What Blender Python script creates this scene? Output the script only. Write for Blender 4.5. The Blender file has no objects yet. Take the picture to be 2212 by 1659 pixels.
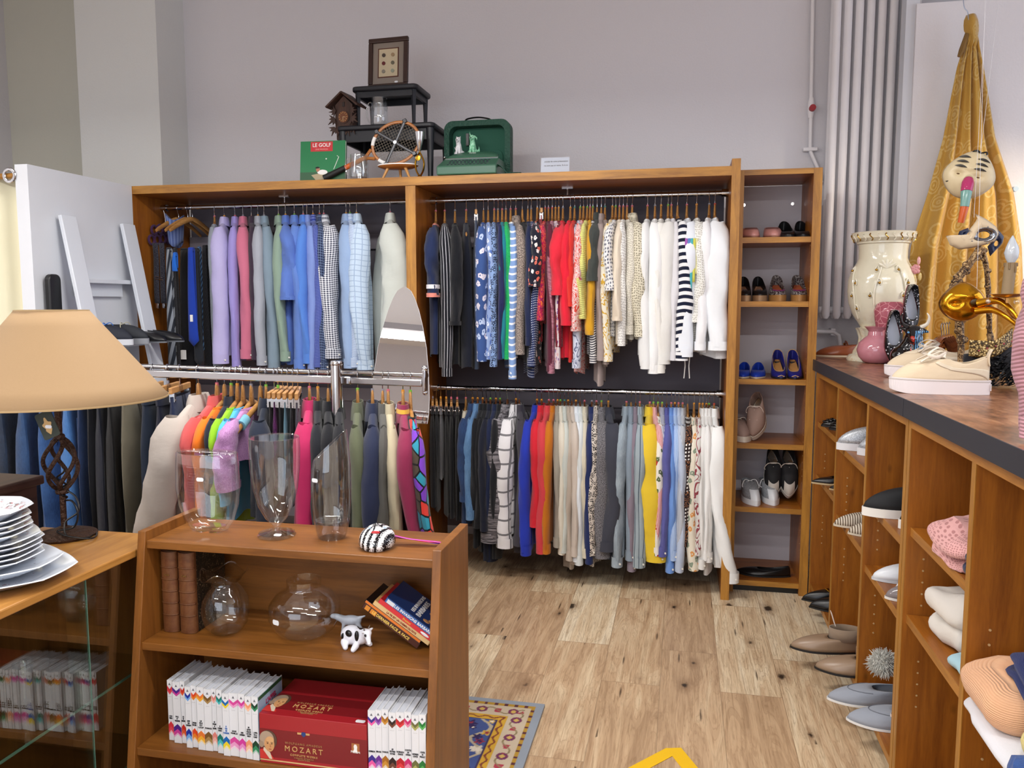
import bpy, bmesh, math, random
from math import pi, sin, cos, sqrt
from mathutils import Vector, Matrix, Euler
random.seed(7)
SC = bpy.context.scene
COL = SC.collection
# ---------------------------------------------------------------- camera
F_PX, YAW, PITCH, CAM_H = 1744.5, .208, .1, 1.53
cam_d = bpy.data.cameras.new('camera'); cam = bpy.data.objects.new('camera', cam_d); COL.objects.link(cam)
cam_d.sensor_width = 36; cam_d.lens = 36*F_PX/2212; cam_d.clip_start = .05
cam.location = (0, 0, CAM_H); cam.rotation_euler = (pi/2-PITCH, 0, YAW)
SC.camera = cam
# ---------------------------------------------------------------- view, world, lights
vs = SC.view_settings; vs.view_transform = 'Standard'; vs.look = 'None'; vs.gamma = 1; vs.use_curve_mapping = False
vs.exposure = 0.46
wd = bpy.data.worlds.new('world'); SC.world = wd; wd.use_nodes = True
wd.node_tree.nodes['Background'].inputs[0].default_value = (.75, .82, 1, 1)
wd.node_tree.nodes['Background'].inputs[1].default_value = .12
def area(name, loc, rot, sx, sy, power, col=(1, 1, 1), spread=pi):
    l = bpy.data.lights.new(name, 'AREA'); l.shape = 'RECTANGLE'; l.size = sx; l.size_y = sy
    l.energy = power; l.color = col; l.spread = spread
    o = bpy.data.objects.new(name, l); COL.objects.link(o); o.location = loc; o.rotation_euler = rot
    return o
# suspended fluorescent fittings (their housings are built further down)
LAMPS = [(-1.2, 2.75), (-1.2, .3), (1.0, 1.2), (-3.6, 1.8), (-2.6, -1.0), (.6, -1.4)]
for i, (x, y) in enumerate(LAMPS):
    area('fluorescent_light', (x, y, 2.795), (0, 0, 0), 1.45, .12, (34, 26, 30, 26, 26, 20)[i], (1, .97, .93))
# daylight through the two shop windows behind the camera and the display window on the right
area('daylight', (-1.6, -2.45, 1.7), (pi/2, 0, 0), 3.2, 2.0, 46, (.80, .88, 1))
area('daylight', (3.1, 2.6, 2.1), (0, pi/2, 0), 1.8, 3.0, 26, (.82, .86, 1))
# warm display spotlight over the window dressing
sp = bpy.data.lights.new('display_spot', 'SPOT'); sp.energy = 42; sp.color = (1, .84, .62); sp.spot_size = 1.5; sp.spot_blend = .8; sp.shadow_soft_size = .04
so = bpy.data.objects.new('display_spot', sp); COL.objects.link(so); so.location = (2.35, 3.75, 2.25)
so.rotation_euler = (Vector((1.45, 4.6, 1.5))-Vector(so.location)).to_track_quat('-Z', 'Y').to_euler()

# ---------------------------------------------------------------- unprojection helpers: a photo pixel to a point of the room
_cy, _sy, _cp, _sp = cos(YAW), sin(YAW), cos(PITCH), sin(PITCH)
_F = Vector((-_sy*_cp, _cy*_cp, -_sp)); _R = Vector((_cy, _sy, 0)); _U = _R.cross(_F); _C = Vector((0, 0, CAM_H))
def _ray(u, v): return _F+_R*((u-1106)/F_PX)+_U*((829.5-v)/F_PX)
def aty(u, v, y): d = _ray(u, v); return _C+d*(y/d[1])
def atx(u, v, x): d = _ray(u, v); return _C+d*(x/d[0])
def atz(u, v, z): d = _ray(u, v); return _C+d*((z-CAM_H)/d[2])

# ---------------------------------------------------------------- mesh builder
def lin(c):
    if isinstance(c, str):
        c = c.lstrip('#'); c = c if len(c) == 6 else ''.join(q*2 for q in c); c = [int(c[i:i+2], 16)/255 for i in (0, 2, 4)]
    return tuple(x/12.92 if x <= .04045 else ((x+.055)/1.055)**2.4 for x in c[:3])+(1,)
class MB:
    def __init__(s): s.v = []; s.f = []; s.uv = []; s.mi = []
    def add(s, vs, fs, mat=0, uv=None, M=None):
        b = len(s.v)
        s.v += [tuple(M @ Vector(p)) if M is not None else tuple(p) for p in vs]
        for f in fs:
            s.f.append([b+i for i in f]); s.mi.append(mat)
            s.uv.append([uv[i] for i in f] if uv else None)
        return s
    def box(s, x0, y0, z0, x1, y1, z1, mat=0, M=None):
        vs = [(x0, y0, z0), (x1, y0, z0), (x1, y1, z0), (x0, y1, z0), (x0, y0, z1), (x1, y0, z1), (x1, y1, z1), (x0, y1, z1)]
        return s.add(vs, [(0, 3, 2, 1), (4, 5, 6, 7), (0, 1, 5, 4), (1, 2, 6, 5), (2, 3, 7, 6), (3, 0, 4, 7)], mat, None, M)
    def grid(s, fn, nu, nv, cu=False, cv=False, mat=0, uvf=None, M=None, flip=False):
        U = nu if cu else nu+1; V = nv if cv else nv+1
        vs = [fn(i/nu, j/nv) for j in range(V) for i in range(U)]
        fs = []; b = len(s.v)
        s.v += [tuple(M @ Vector(p)) if M is not None else tuple(p) for p in vs]
        for j in range(nv):
            for i in range(nu):
                q = [(i, j), (i+1, j), (i+1, j+1), (i, j+1)]
                if flip: q.reverse()
                s.f.append([b+(c % V if cv else c)*U+(a % U if cu else a) for a, c in q]); s.mi.append(mat)
                s.uv.append([uvf(a/nu, c/nv) if uvf else (a/nu, c/nv) for a, c in q])
        return s
    def tube(s, pts, r, n=8, mat=0, cap=True, flat=None, M=None, up=None, cyc=False):
        pts = [Vector(p) for p in pts]; m = len(pts); rings = []
        ref = Vector(up) if up else None
        for i, p in enumerate(pts):
            if cyc: t = pts[(i+1) % m]-pts[i-1]
            else: t = pts[min(i+1, m-1)]-pts[max(i-1, 0)]
            if t.length < 1e-9: t = Vector((0, 0, 1))
            t.normalize()
            if ref is None: ref = Vector((0, 0, 1)) if abs(t.z) < .9 else Vector((1, 0, 0))
            a = t.cross(ref)
            if a.length < 1e-5: a = t.orthogonal()
            a.normalize(); b = a.cross(t).normalized()
            if up is None: ref = b
            rr = r[i] if isinstance(r, (list, tuple)) else r
            fa, fb = (flat if flat else (1, 1))
            rings.append([p+a*(cos(2*pi*k/n)*rr*fa)+b*(sin(2*pi*k/n)*rr*fb) for k in range(n)])
        vs = [q for g in rings for q in g]; fs = []
        L = 0; uv = []
        for i in range(m):
            if i: L += (pts[i]-pts[i-1]).length
            for k in range(n): uv.append((2*pi*k/n*(r[i] if isinstance(r, (list, tuple)) else r), L))
        for i in range(m if cyc else m-1):
            j = (i+1) % m
            for k in range(n): fs.append((i*n+k, i*n+(k+1) % n, j*n+(k+1) % n, j*n+k))
        if cap and not cyc: fs.append(tuple(range(n))[::-1]); fs.append(tuple((m-1)*n+k for k in range(n)))
        return s.add(vs, fs, mat, uv, M)
    def lathe(s, prof, n=32, c=(0, 0, 0), sx=1, sy=1, mat=0, M=None, wob=None):
        vs = []; m = len(prof)
        for r, z in prof:
            for k in range(n):
                a = 2*pi*k/n; w = wob(a, z) if wob else 1
                vs.append((c[0]+r*cos(a)*sx*w, c[1]+r*sin(a)*sy*w, c[2]+z))
        fs = []
        for i in range(m-1):
            for k in range(n): fs.append((i*n+k, i*n+(k+1) % n, (i+1)*n+(k+1) % n, (i+1)*n+k))
        if prof[0][0] > 1e-4: fs.append(tuple(range(n))[::-1])
        if prof[-1][0] > 1e-4 and prof[-1] != prof[0]: fs.append(tuple((m-1)*n+k for k in range(n)))
        return s.add(vs, fs, mat, None, M)
    def prism(s, pts, d, axis='y', o=0, mat=0, M=None):
        n = len(pts)
        def q(a, b, c): return {'y': (a, c, b), 'x': (c, a, b), 'z': (a, b, c)}[axis]
        vs = [q(a, b, o) for a, b in pts]+[q(a, b, o+d) for a, b in pts]
        fs = [tuple(range(n)), tuple(range(2*n-1, n-1, -1))]+[(i, (i+1) % n+0, (i+1) % n+n, i+n) for i in range(n)]
        return s.add(vs, fs, mat, None, M)
    def ball(s, c, r, n=16, m=10, mat=0, M=None):
        rx, ry, rz = r if isinstance(r, (tuple, list)) else (r, r, r)
        return s.grid(lambda u, v: (c[0]+rx*cos(2*pi*u)*sin(pi*max(.002, min(.998, v))), c[1]+ry*sin(2*pi*u)*sin(pi*max(.002, min(.998, v))), c[2]-rz*cos(pi*v)), n, m, cu=True, mat=mat, M=M)
    def build(s, name, mats, parent=None, smooth=True, bevel=0, sub=0, ang=.7, solid=0, shadow=True):
        me = bpy.data.meshes.new(name); me.from_pydata(s.v, [], s.f)
        if any(u is not None for u in s.uv):
            L = me.uv_layers.new(name='UVMap'); k = 0
            for fi, f in enumerate(s.f):
                u = s.uv[fi]
                for q in range(len(f)):
                    if u: L.data[k].uv = u[q]
                    k += 1
        for m in (mats if isinstance(mats, (list, tuple)) else [mats]): me.materials.append(m)
        me.polygons.foreach_set('material_index', s.mi)
        bm = bmesh.new(); bm.from_mesh(me); bmesh.ops.recalc_face_normals(bm, faces=bm.faces); bm.to_mesh(me); bm.free()
        if smooth:
            me.polygons.foreach_set('use_smooth', [True]*len(me.polygons)); me.set_sharp_from_angle(angle=ang)
        me.update()
        o = bpy.data.objects.new(name, me); COL.objects.link(o)
        if parent is not None: o.parent = parent
        if bevel:
            b = o.modifiers.new('b', 'BEVEL'); b.width = bevel; b.segments = 2; b.limit_method = 'ANGLE'; b.angle_limit = .9
        if solid:
            d = o.modifiers.new('s', 'SOLIDIFY'); d.thickness = solid; d.offset = 0
        if sub:
            d = o.modifiers.new('u', 'SUBSURF'); d.levels = sub; d.render_levels = sub
        return o
def thing(name, label, cat, loc=(0, 0, 0), rz=0, group=None, rot=None, scale=None):
    o = bpy.data.objects.new(name, None); COL.objects.link(o); o.empty_display_size = .05
    o.location = loc; o.rotation_euler = rot if rot else (0, 0, rz)
    if scale: o.scale = scale if isinstance(scale, (tuple, list)) else (scale,)*3
    return tag(o, label, cat, group)
def tag(o, label=None, cat=None, group=None, kind=None):
    if label: o['label'] = label
    if cat: o['category'] = cat
    if group: o['group'] = group
    if kind: o['kind'] = kind
    return o
def struct(o): o['kind'] = 'structure'; return o
def copy_tree(o, parent=None):
    c = o.copy(); COL.objects.link(c)
    if parent is not None: c.parent = parent
    for ch in list(o.children): copy_tree(ch, c)
    return c
def lettering(txt, size, mat, parent, M, name='lettering', sx=1, ext=.0006, align='CENTER', spacing=1, bold=0):
    cu = bpy.data.curves.new('t', 'FONT'); cu.body = txt; cu.size = size; cu.extrude = ext; cu.align_x = align; cu.align_y = 'CENTER'
    cu.space_character = spacing; cu.offset = bold; cu.resolution_u = 3
    t = bpy.data.objects.new('t', cu); me = bpy.data.meshes.new_from_object(t)
    bpy.data.objects.remove(t)
    me.transform(M @ Matrix.Diagonal((sx, 1, 1, 1))); me.materials.clear(); me.materials.append(mat)
    o = bpy.data.objects.new(name, me); COL.objects.link(o); o.parent = parent
    return o
def frame(o, x, y): # matrix: local X->x, local Y->y, Z normal
    x = Vector(x).normalized(); y = Vector(y).normalized(); z = x.cross(y)
    M = Matrix.Identity(4)
    for i in range(3): M[i][0] = x[i]; M[i][1] = y[i]; M[i][2] = z[i]; M[i][3] = o[i]
    return M

# ---------------------------------------------------------------- materials
class NT:
    def __init__(s, name):
        s.m = bpy.data.materials.new(name); s.m.use_nodes = True; s.t = s.m.node_tree
        s.b = s.t.nodes['Principled BSDF']
    def n(s, typ, **kw):
        x = s.t.nodes.new(typ)
        for k, v in kw.items():
            if k.startswith('i_'):
                key = k[2:]; key = int(key) if key.isdigit() else key
                s.set(x.inputs[key], v)
            else: setattr(x, k, v)
        return x
    def set(s, inp, v):
        if hasattr(v, 'is_linked') or isinstance(v, bpy.types.NodeSocket): s.t.links.new(v, inp)
        else: inp.default_value = v
    def math(s, op, a, b=0, c=None):
        x = s.t.nodes.new('ShaderNodeMath'); x.operation = op; s.set(x.inputs[0], a); s.set(x.inputs[1], b)
        if c is not None: s.set(x.inputs[2], c)
        return x.outputs[0]
    def mix(s, f, a, b, mode='MIX'):
        x = s.t.nodes.new('ShaderNodeMix'); x.data_type = 'RGBA'; x.blend_type = mode; s.set(x.inputs[0], f); s.set(x.inputs[6], a); s.set(x.inputs[7], b)
        return x.outputs[2]
    def ramp(s, f, stops, interp='LINEAR'):
        x = s.t.nodes.new('ShaderNodeValToRGB'); s.set(x.inputs[0], f); e = x.color_ramp.elements; x.color_ramp.interpolation = interp
        while len(e) < len(stops): e.new(.5)
        for el, (p, c) in zip(e, stops): el.position = p; el.color = c if not isinstance(c, (int, float)) else (c, c, c, 1)
        return x.outputs[0]
    def coord(s, which='Object', scale=(1, 1, 1), rot=(0, 0, 0), loc=(0, 0, 0)):
        t = s.n('ShaderNodeTexCoord'); mp = s.n('ShaderNodeMapping'); s.t.links.new(t.outputs[which], mp.inputs[0])
        mp.inputs['Scale'].default_value = scale; mp.inputs['Rotation'].default_value = rot; mp.inputs['Location'].default_value = loc
        return mp.outputs[0]
    def noise(s, vec, scale, detail=3, rough=.5, dist=0):
        return s.n('ShaderNodeTexNoise', i_Vector=vec, i_Scale=scale, i_Detail=detail, i_Roughness=rough, i_Distortion=dist).outputs[0]
    def out(s, col=None, rough=None, bump=None, bs=.3, bd=.002, metal=None, **kw):
        if col is not None: s.set(s.b.inputs['Base Color'], col)
        if rough is not None: s.set(s.b.inputs['Roughness'], rough)
        if metal is not None: s.set(s.b.inputs['Metallic'], metal)
        if bump is not None:
            bn = s.n('ShaderNodeBump', i_Strength=bs, i_Distance=bd, i_Height=bump); s.t.links.new(bn.outputs[0], s.b.inputs['Normal'])
        for k, v in kw.items(): s.set(s.b.inputs[k.replace('_', ' ')], v)
        return s.m
_mc = {}
def plain(c, rough=.5, metal=0, spec=.5, coat=0, bump=0, name=None, var=0):
    k = (str(c), rough, metal, spec, coat, bump, var)
    if k in _mc: return _mc[k]
    t = NT(name or 'surface'); col = lin(c)
    v = t.coord('Object')
    nz = t.noise(v, 60 if bump else 8, 3)
    cc = t.mix(t.math('MULTIPLY', nz, var if var else .12), col, tuple(x*.6 for x in col[:3])+(1,))
    m = t.out(cc, rough, nz if bump else None, .3, bump or .001, metal)
    t.b.inputs['Specular IOR Level'].default_value = spec; t.b.inputs['Coat Weight'].default_value = coat
    _mc[k] = m; return m
def wood(c, c2, scale=1, rough=.42, axis='z', knots=0, name='wood', grain=1, coat=0):
    k = ('w', str(c), str(c2), scale, rough, axis, knots, grain)
    if k in _mc: return _mc[k]
    t = NT(name)
    st = {'z': (14, 14, 1.1), 'x': (1.1, 14, 14), 'y': (14, 1.1, 14)}[axis]
    v = t.coord('Object', tuple(a*scale for a in st)); v2 = t.coord('Object', tuple(a*scale*5 for a in st))
    a = t.noise(v, 1.6, 4, .6, .8); b = t.noise(v2, 3, 3, .7)
    f = t.math('ADD', t.math('MULTIPLY', a, .75), t.math('MULTIPLY', b, .25))
    col = t.mix(t.ramp(f, [(.36, 0), (.66, 1)]), lin(c), lin(c2))
    if knots:
        vo = t.n('ShaderNodeTexVoronoi', i_Vector=t.coord('Object', tuple(q*.35 for q in (3, 3, 3) if 1) if 0 else {'z': (7, 7, 3.5), 'x': (3.5, 7, 7), 'y': (7, 3.5, 7)}[axis]), i_Scale=1.0).outputs[0]
        kn = t.ramp(vo, [(.02, 1), (.075, 0)])
        col = t.mix(t.math('MULTIPLY', kn, knots), col, tuple(x*.25 for x in lin(c)[:3])+(1,))
    m = t.out(col, rough, b, .12*grain, .001); t.b.inputs['Coat Weight'].default_value = coat
    _mc[k] = m; return m
def glass(c=(1, 1, 1), rough=0.02, ior=1.5, name='clear_glass', boost=1.0):
    """thin clear glass: see-through with mirror-like reflections that grow towards grazing angles"""
    m = bpy.data.materials.new(name); m.use_nodes = True; t = m.node_tree; t.nodes.remove(t.nodes['Principled BSDF'])
    o = t.nodes['Material Output']; tr = t.nodes.new('ShaderNodeBsdfTransparent'); gl = t.nodes.new('ShaderNodeBsdfGlossy'); mx = t.nodes.new('ShaderNodeMixShader')
    lw = t.nodes.new('ShaderNodeLayerWeight'); lw.inputs[0].default_value = .5; r = t.nodes.new('ShaderNodeValToRGB'); t.links.new(lw.outputs['Facing'], r.inputs[0])
    e = r.color_ramp.elements; e[0].position = .5; e[0].color = c+(1,); e[1].position = 1; e[1].color = tuple(x*.88 for x in c)+(1,)
    t.links.new(r.outputs[0], tr.inputs[0]); gl.inputs['Roughness'].default_value = rough; gl.inputs[0].default_value = (1, 1, 1, 1)
    r2 = t.nodes.new('ShaderNodeValToRGB'); t.links.new(lw.outputs['Facing'], r2.inputs[0]); e = r2.color_ramp.elements
    e[0].position = .0; e[0].color = (.055*boost,)*3+(1,); e[1].position = 1; e[1].color = (.75,)*3+(1,); q = e.new(.7); q.color = (min(.3, .10*boost),)*3+(1,)
    t.links.new(r2.outputs[0], mx.inputs[0]); t.links.new(tr.outputs[0], mx.inputs[1]); t.links.new(gl.outputs[0], mx.inputs[2]); t.links.new(mx.outputs[0], o.inputs[0])
    return m
CHROME = plain('#c9c9cc', .12, 1, name='chrome')
STEEL = plain('#8c8c90', .3, 1, name='steel')
GOLD = plain('#c9962f', .25, 1, name='gold')
WHITE = plain('#dfe3ea', .4, name='white_laminate')
PAPER = plain('#f0efec', .7, name='white_card')
BLACK = plain('#101012', .35, name='black')
# ================================================================= THE ROOM
def wall_mat(c, name):
    t = NT(name); v = t.coord('Object'); n1 = t.noise(v, 85, 4, .6); n2 = t.noise(v, 1.1, 2)
    col = t.mix(t.math('MULTIPLY', n2, .12), lin(c), tuple(x*.85 for x in lin(c)[:3])+(1,))
    return t.out(col, .85, n1, .45, .004)
WALLM = wall_mat('#dedce0', 'rough_plaster'); WALLP = wall_mat('#e2e4e2', 'pillar_plaster')
def sbox(name, b, m, parent=None):
    o = MB().box(*b).build(name, m, parent, smooth=False)
    if parent is None: struct(o)
    return o
def floor_mat():
    t = NT('oak_planks')
    v = t.coord('Object', rot=(0, 0, pi/2), loc=(.31, .06, 0))
    br = t.n('ShaderNodeTexBrick', i_Vector=v, i_Scale=1.0); br.offset = .37; br.offset_frequency = 2
    br.inputs['Color1'].default_value = (0, 0, 0, 1); br.inputs['Color2'].default_value = (1, 1, 1, 1); br.inputs['Mortar'].default_value = (.5, .5, .5, 1)
    br.inputs['Mortar Size'].default_value = .0012; br.inputs['Brick Width'].default_value = .95; br.inputs['Row Height'].default_value = .235; br.inputs['Mortar Smooth'].default_value = 0
    rnd = t.math('MULTIPLY', br.outputs[0], 1.0)
    xyz = t.n('ShaderNodeSeparateXYZ', i_Vector=t.coord('Object'))
    comb = t.n('ShaderNodeCombineXYZ', i_X=t.math('ADD', xyz.outputs[0], t.math('MULTIPLY', rnd, 5)), i_Y=t.math('ADD', xyz.outputs[1], t.math('MULTIPLY', rnd, 3)), i_Z=t.math('MULTIPLY', rnd, 9))
    mp = t.n('ShaderNodeMapping', i_Vector=comb.outputs[0]); mp.inputs['Scale'].default_value = (9, .95, 1)
    w = t.noise(mp.outputs[0], 1.6, 4, .55, 1.6)
    rings = t.math('FRACT', t.math('MULTIPLY', w, 9)); rings = t.math('ABSOLUTE', t.math('SUBTRACT', rings, .5))
    mp2 = t.n('ShaderNodeMapping', i_Vector=comb.outputs[0]); mp2.inputs['Scale'].default_value = (150, 6, 1)
    fine = t.noise(mp2.outputs[0], 1, 3, .7)
    tone = t.math('ADD', t.math('MULTIPLY', rnd, .38), t.math('MULTIPLY', w, .80))
    base = t.ramp(tone, [(.28, lin('#eadcc0')), (.50, lin('#dcc6a4')), (.70, lin('#c4a684')), (.92, lin('#a08264'))])
    col = t.mix(t.math('MULTIPLY', t.ramp(rings, [(.0, 1), (.16, 0)]), .30), base, lin('#7d5b3c'))
    col = t.mix(t.math('MULTIPLY', t.ramp(fine, [(.46, 0), (.72, 1)]), .62), col, lin('#8a6a4a'))
    # knots and cracks
    mp3 = t.n('ShaderNodeMapping', i_Vector=comb.outputs[0]); mp3.inputs['Scale'].default_value = (4.0, 1.9, 1)
    vo = t.n('ShaderNodeTexVoronoi', i_Vector=mp3.outputs[0], i_Scale=1.0); vo.voronoi_dimensions = '2D'
    msk = t.n('ShaderNodeSeparateXYZ', i_Vector=vo.outputs[1]).outputs[0]
    dn = t.math('ADD', t.math('ADD', vo.outputs[0], t.math('MULTIPLY', t.noise(comb.outputs[0], 40, 4, .7), .12)), t.math('MULTIPLY', msk, .11))
    col = t.mix(t.math('MULTIPLY', t.ramp(dn, [(.09, 1), (.27, 0)]), .6), col, lin('#6d4c30'))
    col = t.mix(t.math('MULTIPLY', t.ramp(dn, [(.105, 1), (.15, 0)]), .95), col, lin('#22160e'))
    mp4 = t.n('ShaderNodeMapping', i_Vector=comb.outputs[0]); mp4.inputs['Scale'].default_value = (22, 1.9, 1)
    cr = t.n('ShaderNodeTexVoronoi', i_Vector=mp4.outputs[0], i_Scale=.55); cr.voronoi_dimensions = '2D'; cr = t.math('ADD', cr.outputs[0], t.math('MULTIPLY', t.noise(comb.outputs[0], 30, 2), .03))
    col = t.mix(t.math('MULTIPLY', t.math('MULTIPLY', t.ramp(cr, [(.04, 1), (.075, 0)]), t.math('GREATER_THAN', t.noise(comb.outputs[0], 2.2, 1), .5)), .8), col, lin('#3a281a'))
    col = t.mix(t.math('MULTIPLY', br.outputs[1], .6), col, lin('#6a4c30'))
    return t.out(col, .42, fine, .12, .001)
FLOORM = floor_mat()
sbox('floor', (-4.8, -2.6, -.05, 3.3, 5.3, 0), FLOORM)
sbox('wall_back', (-3.6, 5.08, 0, 3.3, 5.3, 3.9), WALLM)
sbox('wall_back', (-4.8, 5.08, 0, -3.6, 5.3, 3.9), wall_mat('#d2d2c6', 'grey_green_plaster'))
sbox('wall_pillar', (-3.93, 4.78, 0, -3.335, 5.08, 3.9), WALLP)
sbox('wall_left', (-4.9, -2.6, 0, -4.75, 5.3, 3.9), WALLM)
# right wall with the display window opening (y 1.0..4.3, z 1.1..3.1)
for b in [(3.15, -2.6, 0, 3.3, .9, 3.9), (3.15, 4.3, 0, 3.3, 5.1, 3.9), (3.15, .9, 0, 3.3, 4.3, 1.1), (3.15, .9, 3.1, 3.3, 4.3, 3.9)]:
    sbox('wall_right', b, WALLM)
# front wall behind the camera with a shop window (x -3.3..0.1, z .6..2.8)
for b in [(-4.8, -2.75, 0, -3.3, -2.6, 3.9), (.1, -2.75, 0, 3.3, -2.6, 3.9), (-3.3, -2.75, 0, .1, -2.6, .6), (-3.3, -2.75, 2.8, .1, -2.6, 3.9)]:
    sbox('wall_front', b, WALLM)
sbox('ceiling', (-4.8, -2.6, 3.9, 3.3, 5.3, 4.0), wall_mat('#e9e6e4', 'ceiling_paint'))
FR = plain('#d8d8d8', .4)
w = MB()
for x in (-3.3, -1.62, .06): w.box(x, -2.68, .6, x+.05, -2.62, 2.8)
w.box(-3.3, -2.68, .6, .1, -2.62, .65).box(-3.3, -2.68, 2.75, .1, -2.62, 2.8)
struct(w.build('window_1', FR, smooth=False))
w = MB()
for y in (.9, 2.55, 4.25): w.box(3.18, y, 1.1, 3.24, y+.05, 3.1)
w.box(3.18, .9, 1.1, 3.24, 4.3, 1.15).box(3.18, .9, 3.05, 3.24, 4.3, 3.1)
struct(w.build('window_2', FR, smooth=False))
# suspended fluorescent fittings
TUBE = NT('lit_tube'); TUBE = TUBE.out((1, 1, 1, 1), .5, Emission_Color=(1, .98, .95, 1), Emission_Strength=6.0)
for i, (x, y) in enumerate(LAMPS):
    t = thing('ceiling_light', 'long white fluorescent ceiling fitting hung on two wires, '+('over the clothes wardrobe', 'over the glass cabinet', 'over the shoe counter', 'at the left of the room', 'behind the camera on the left', 'behind the camera on the right')[i], 'ceiling light', (x, y, 2.80), group='fluorescent fittings')
    MB().box(-.78, -.1, .03, .78, .1, .09).build('housing', WHITE, t, smooth=False)
    MB().tube([(-.74, 0, .012), (.74, 0, .012)], .014, 10).build('tube', TUBE, t)
    for s in (-.6, .6): MB().tube([(s, 0, .09), (s, 0, 1.10)], .003, 5).build('wire', STEEL, t)

# ================================================================= WARDROBE, SHOE CABINET
PINE = wood('#a8661f', '#7d4513', 1, .38, 'z', .5, 'stained_pine'); PINEX = wood('#a8661f', '#7d4513', 1, .38, 'x', .5, 'stained_pine_across'); PINEY = wood('#a8661f', '#7d4513', 1, .38, 'y', .5, 'stained_pine_deep')
EDGE = wood('#bb8433', '#8a5a20', 1.5, .4, 'z', 0, 'ply_edge'); EDGEX = wood('#bb8433', '#8a5a20', 1.5, .4, 'x', 0, 'ply_edge_across'); EDGEY = wood('#b67c33', '#8f5c22', 1.5, .4, 'y', 0, 'ply_edge_deep')
def panel(name, b, parent, face='y', m=None, e=None):
    """board with a plywood edge strip on its front face (lowest y, or lowest x)"""
    x0, y0, z0, x1, y1, z1 = b; k = MB()
    vert = (z1-z0) > max(x1-x0 if face == 'y' else y1-y0, .2)
    k.box(*b, mat=0)
    if face == 'y': k.box(x0, y0-.002, z0, x1, y0-.0002, z1, mat=1)
    else: k.box(x0-.002, y0, z0, x0-.0002, y1, z1, mat=1)
    if m is None: m = PINE if vert else (PINEX if face == 'y' else PINEY)
    if e is None: e = EDGE if vert else (EDGEX if face == 'y' else EDGEY)
    return k.build(name, [m, e], parent, smooth=False)
WX0, WX1, WY0, WY1, WD = -3.165, .262, 4.19, 4.74, -1.44
W = thing('wardrobe', 'long open stained-pine wardrobe with two bays full of hanging clothes, against the back wall', 'wardrobe', ((WX0+WX1)/2, WY0, 0))
wx = -(WX0+WX1)/2; wy = -WY0
def WB(name, x0, y0, z0, x1, y1, z1, **kw): return panel(name, (x0+wx, y0+wy, z0, x1+wx, y1+wy, z1), W, **kw)
WB('side_panel', WX0, WY0, 0, WX0+.042, WY1, 2.2)
WB('side_panel', WX1-.042, WY0, 0, WX1, WY1, 2.235)
WB('divider', WD-.028, WY0+.004, 0, WD+.028, WY1, 2.153)
WB('top_panel', WX0+.042, WY0+.002, 2.155, WX1-.042, WY1, 2.2)
GREYB = plain('#8d8790', .7)
MB().box(WX0+.05+wx, WY1-.02+wy, 1.86, WX1-.05+wx, WY1+wy, 1.95).build('back_rail', GREYB, W, smooth=False)
MB().box(WX0+.05+wx, WY1-.02+wy, .92, WX1-.05+wx, WY1+wy, 1.0).build('back_rail', GREYB, W, smooth=False)
MB().box(WX0+.05+wx, WY1+.002+wy, .15, WX1-.05+wx, WY1+.008+wy, 2.15).build('back_panel', plain('#77727c', .8), W, smooth=False)
RY, RZ1, RZ2 = 4.46, 2.105, 1.043
def rail(x0, x1, z, support=None):
    r = MB().tube([(x0+wx, RY+wy, z), (x1+wx, RY+wy, z)], .0135, 16).build('clothes_rail', CHROME, W)
    for x, s in ((x0, 1), (x1, -1)):
        MB().tube([(x+wx, RY+wy, z), (x+s*.035+wx, RY+wy, z)], .021, 16).build('rail_socket', CHROME, r)
    if support:
        MB().tube([(support+wx, RY+wy, z), (support+wx, RY+wy, 2.155)], .005, 8).box(support-.03+wx, RY-.012+wy, 2.149, support+.03+wx, RY+.012+wy, 2.155).build('rail_hook', CHROME, r)
rail(WX0+.042, WD-.028, RZ1, aty(615, 440, RY)[0]); rail(WD+.028, WX1-.042, RZ1, aty(1226, 425, RY)[0]); rail(WD+.028, WX1-.042, RZ2)
# shoe cabinet
SX0, SX1, SY0, SY1 = .268, .665, 4.33, 4.74
S = thing('shoe_cabinet', 'tall narrow stained-pine cabinet with pairs of shoes on its shelves, right of the wardrobe', 'shoe cabinet', ((SX0+SX1)/2, SY0, 0))
sx, sy = -(SX0+SX1)/2, -SY0
def SB(name, x0, y0, z0, x1, y1, z1, **kw): return panel(name, (x0+sx, y0+sy, z0, x1+sx, y1+sy, z1), S, **kw)
SB('side_panel', SX0, SY0, 0, SX0+.022, SY1, 2.2); SB('side_panel', SX1-.042, SY0, 0, SX1, SY1, 2.2)
SB('top_panel', SX0+.022, SY0+.001, 2.173, SX1-.042, SY1, 2.2)
SHZ = [1.863, 1.538, 1.137, .799, .46, .062]
for z in SHZ: SB('shelf', SX0+.022, SY0+.012, z-.028, SX1-.042, SY1-.01, z)
MB().box(SX0+.022+sx, SY1-.01+sy, .06, SX1-.042+sx, SY1-.004+sy, 2.17).build('back_panel', plain('#c9c4cb', .8), S, smooth=False)
MB().box(SX0+.022+sx, SY0+.03+sy, 0, SX1-.042+sx, SY0+.045+sy, .034).build('plinth', BLACK, S, smooth=False)
for x in (SX0+.05, SX1-.09): MB().tube([(x+sx, SY1-.011+sy, 2.07), (x+sx, SY1-.02+sy, 2.07)], .009, 12).build('bolt', CHROME, S)
k = MB()
for i in range(52):
    for y in (.03,): k.tube([(SX1-.0415+sx, SY0+y+sy, .2+i*.036), (SX1-.0425+sx, SY0+y+sy, .2+i*.036)], .003, 6)
k.build('pin_holes', plain('#d0b080', .5), S)['kind'] = 'stuff'

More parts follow.
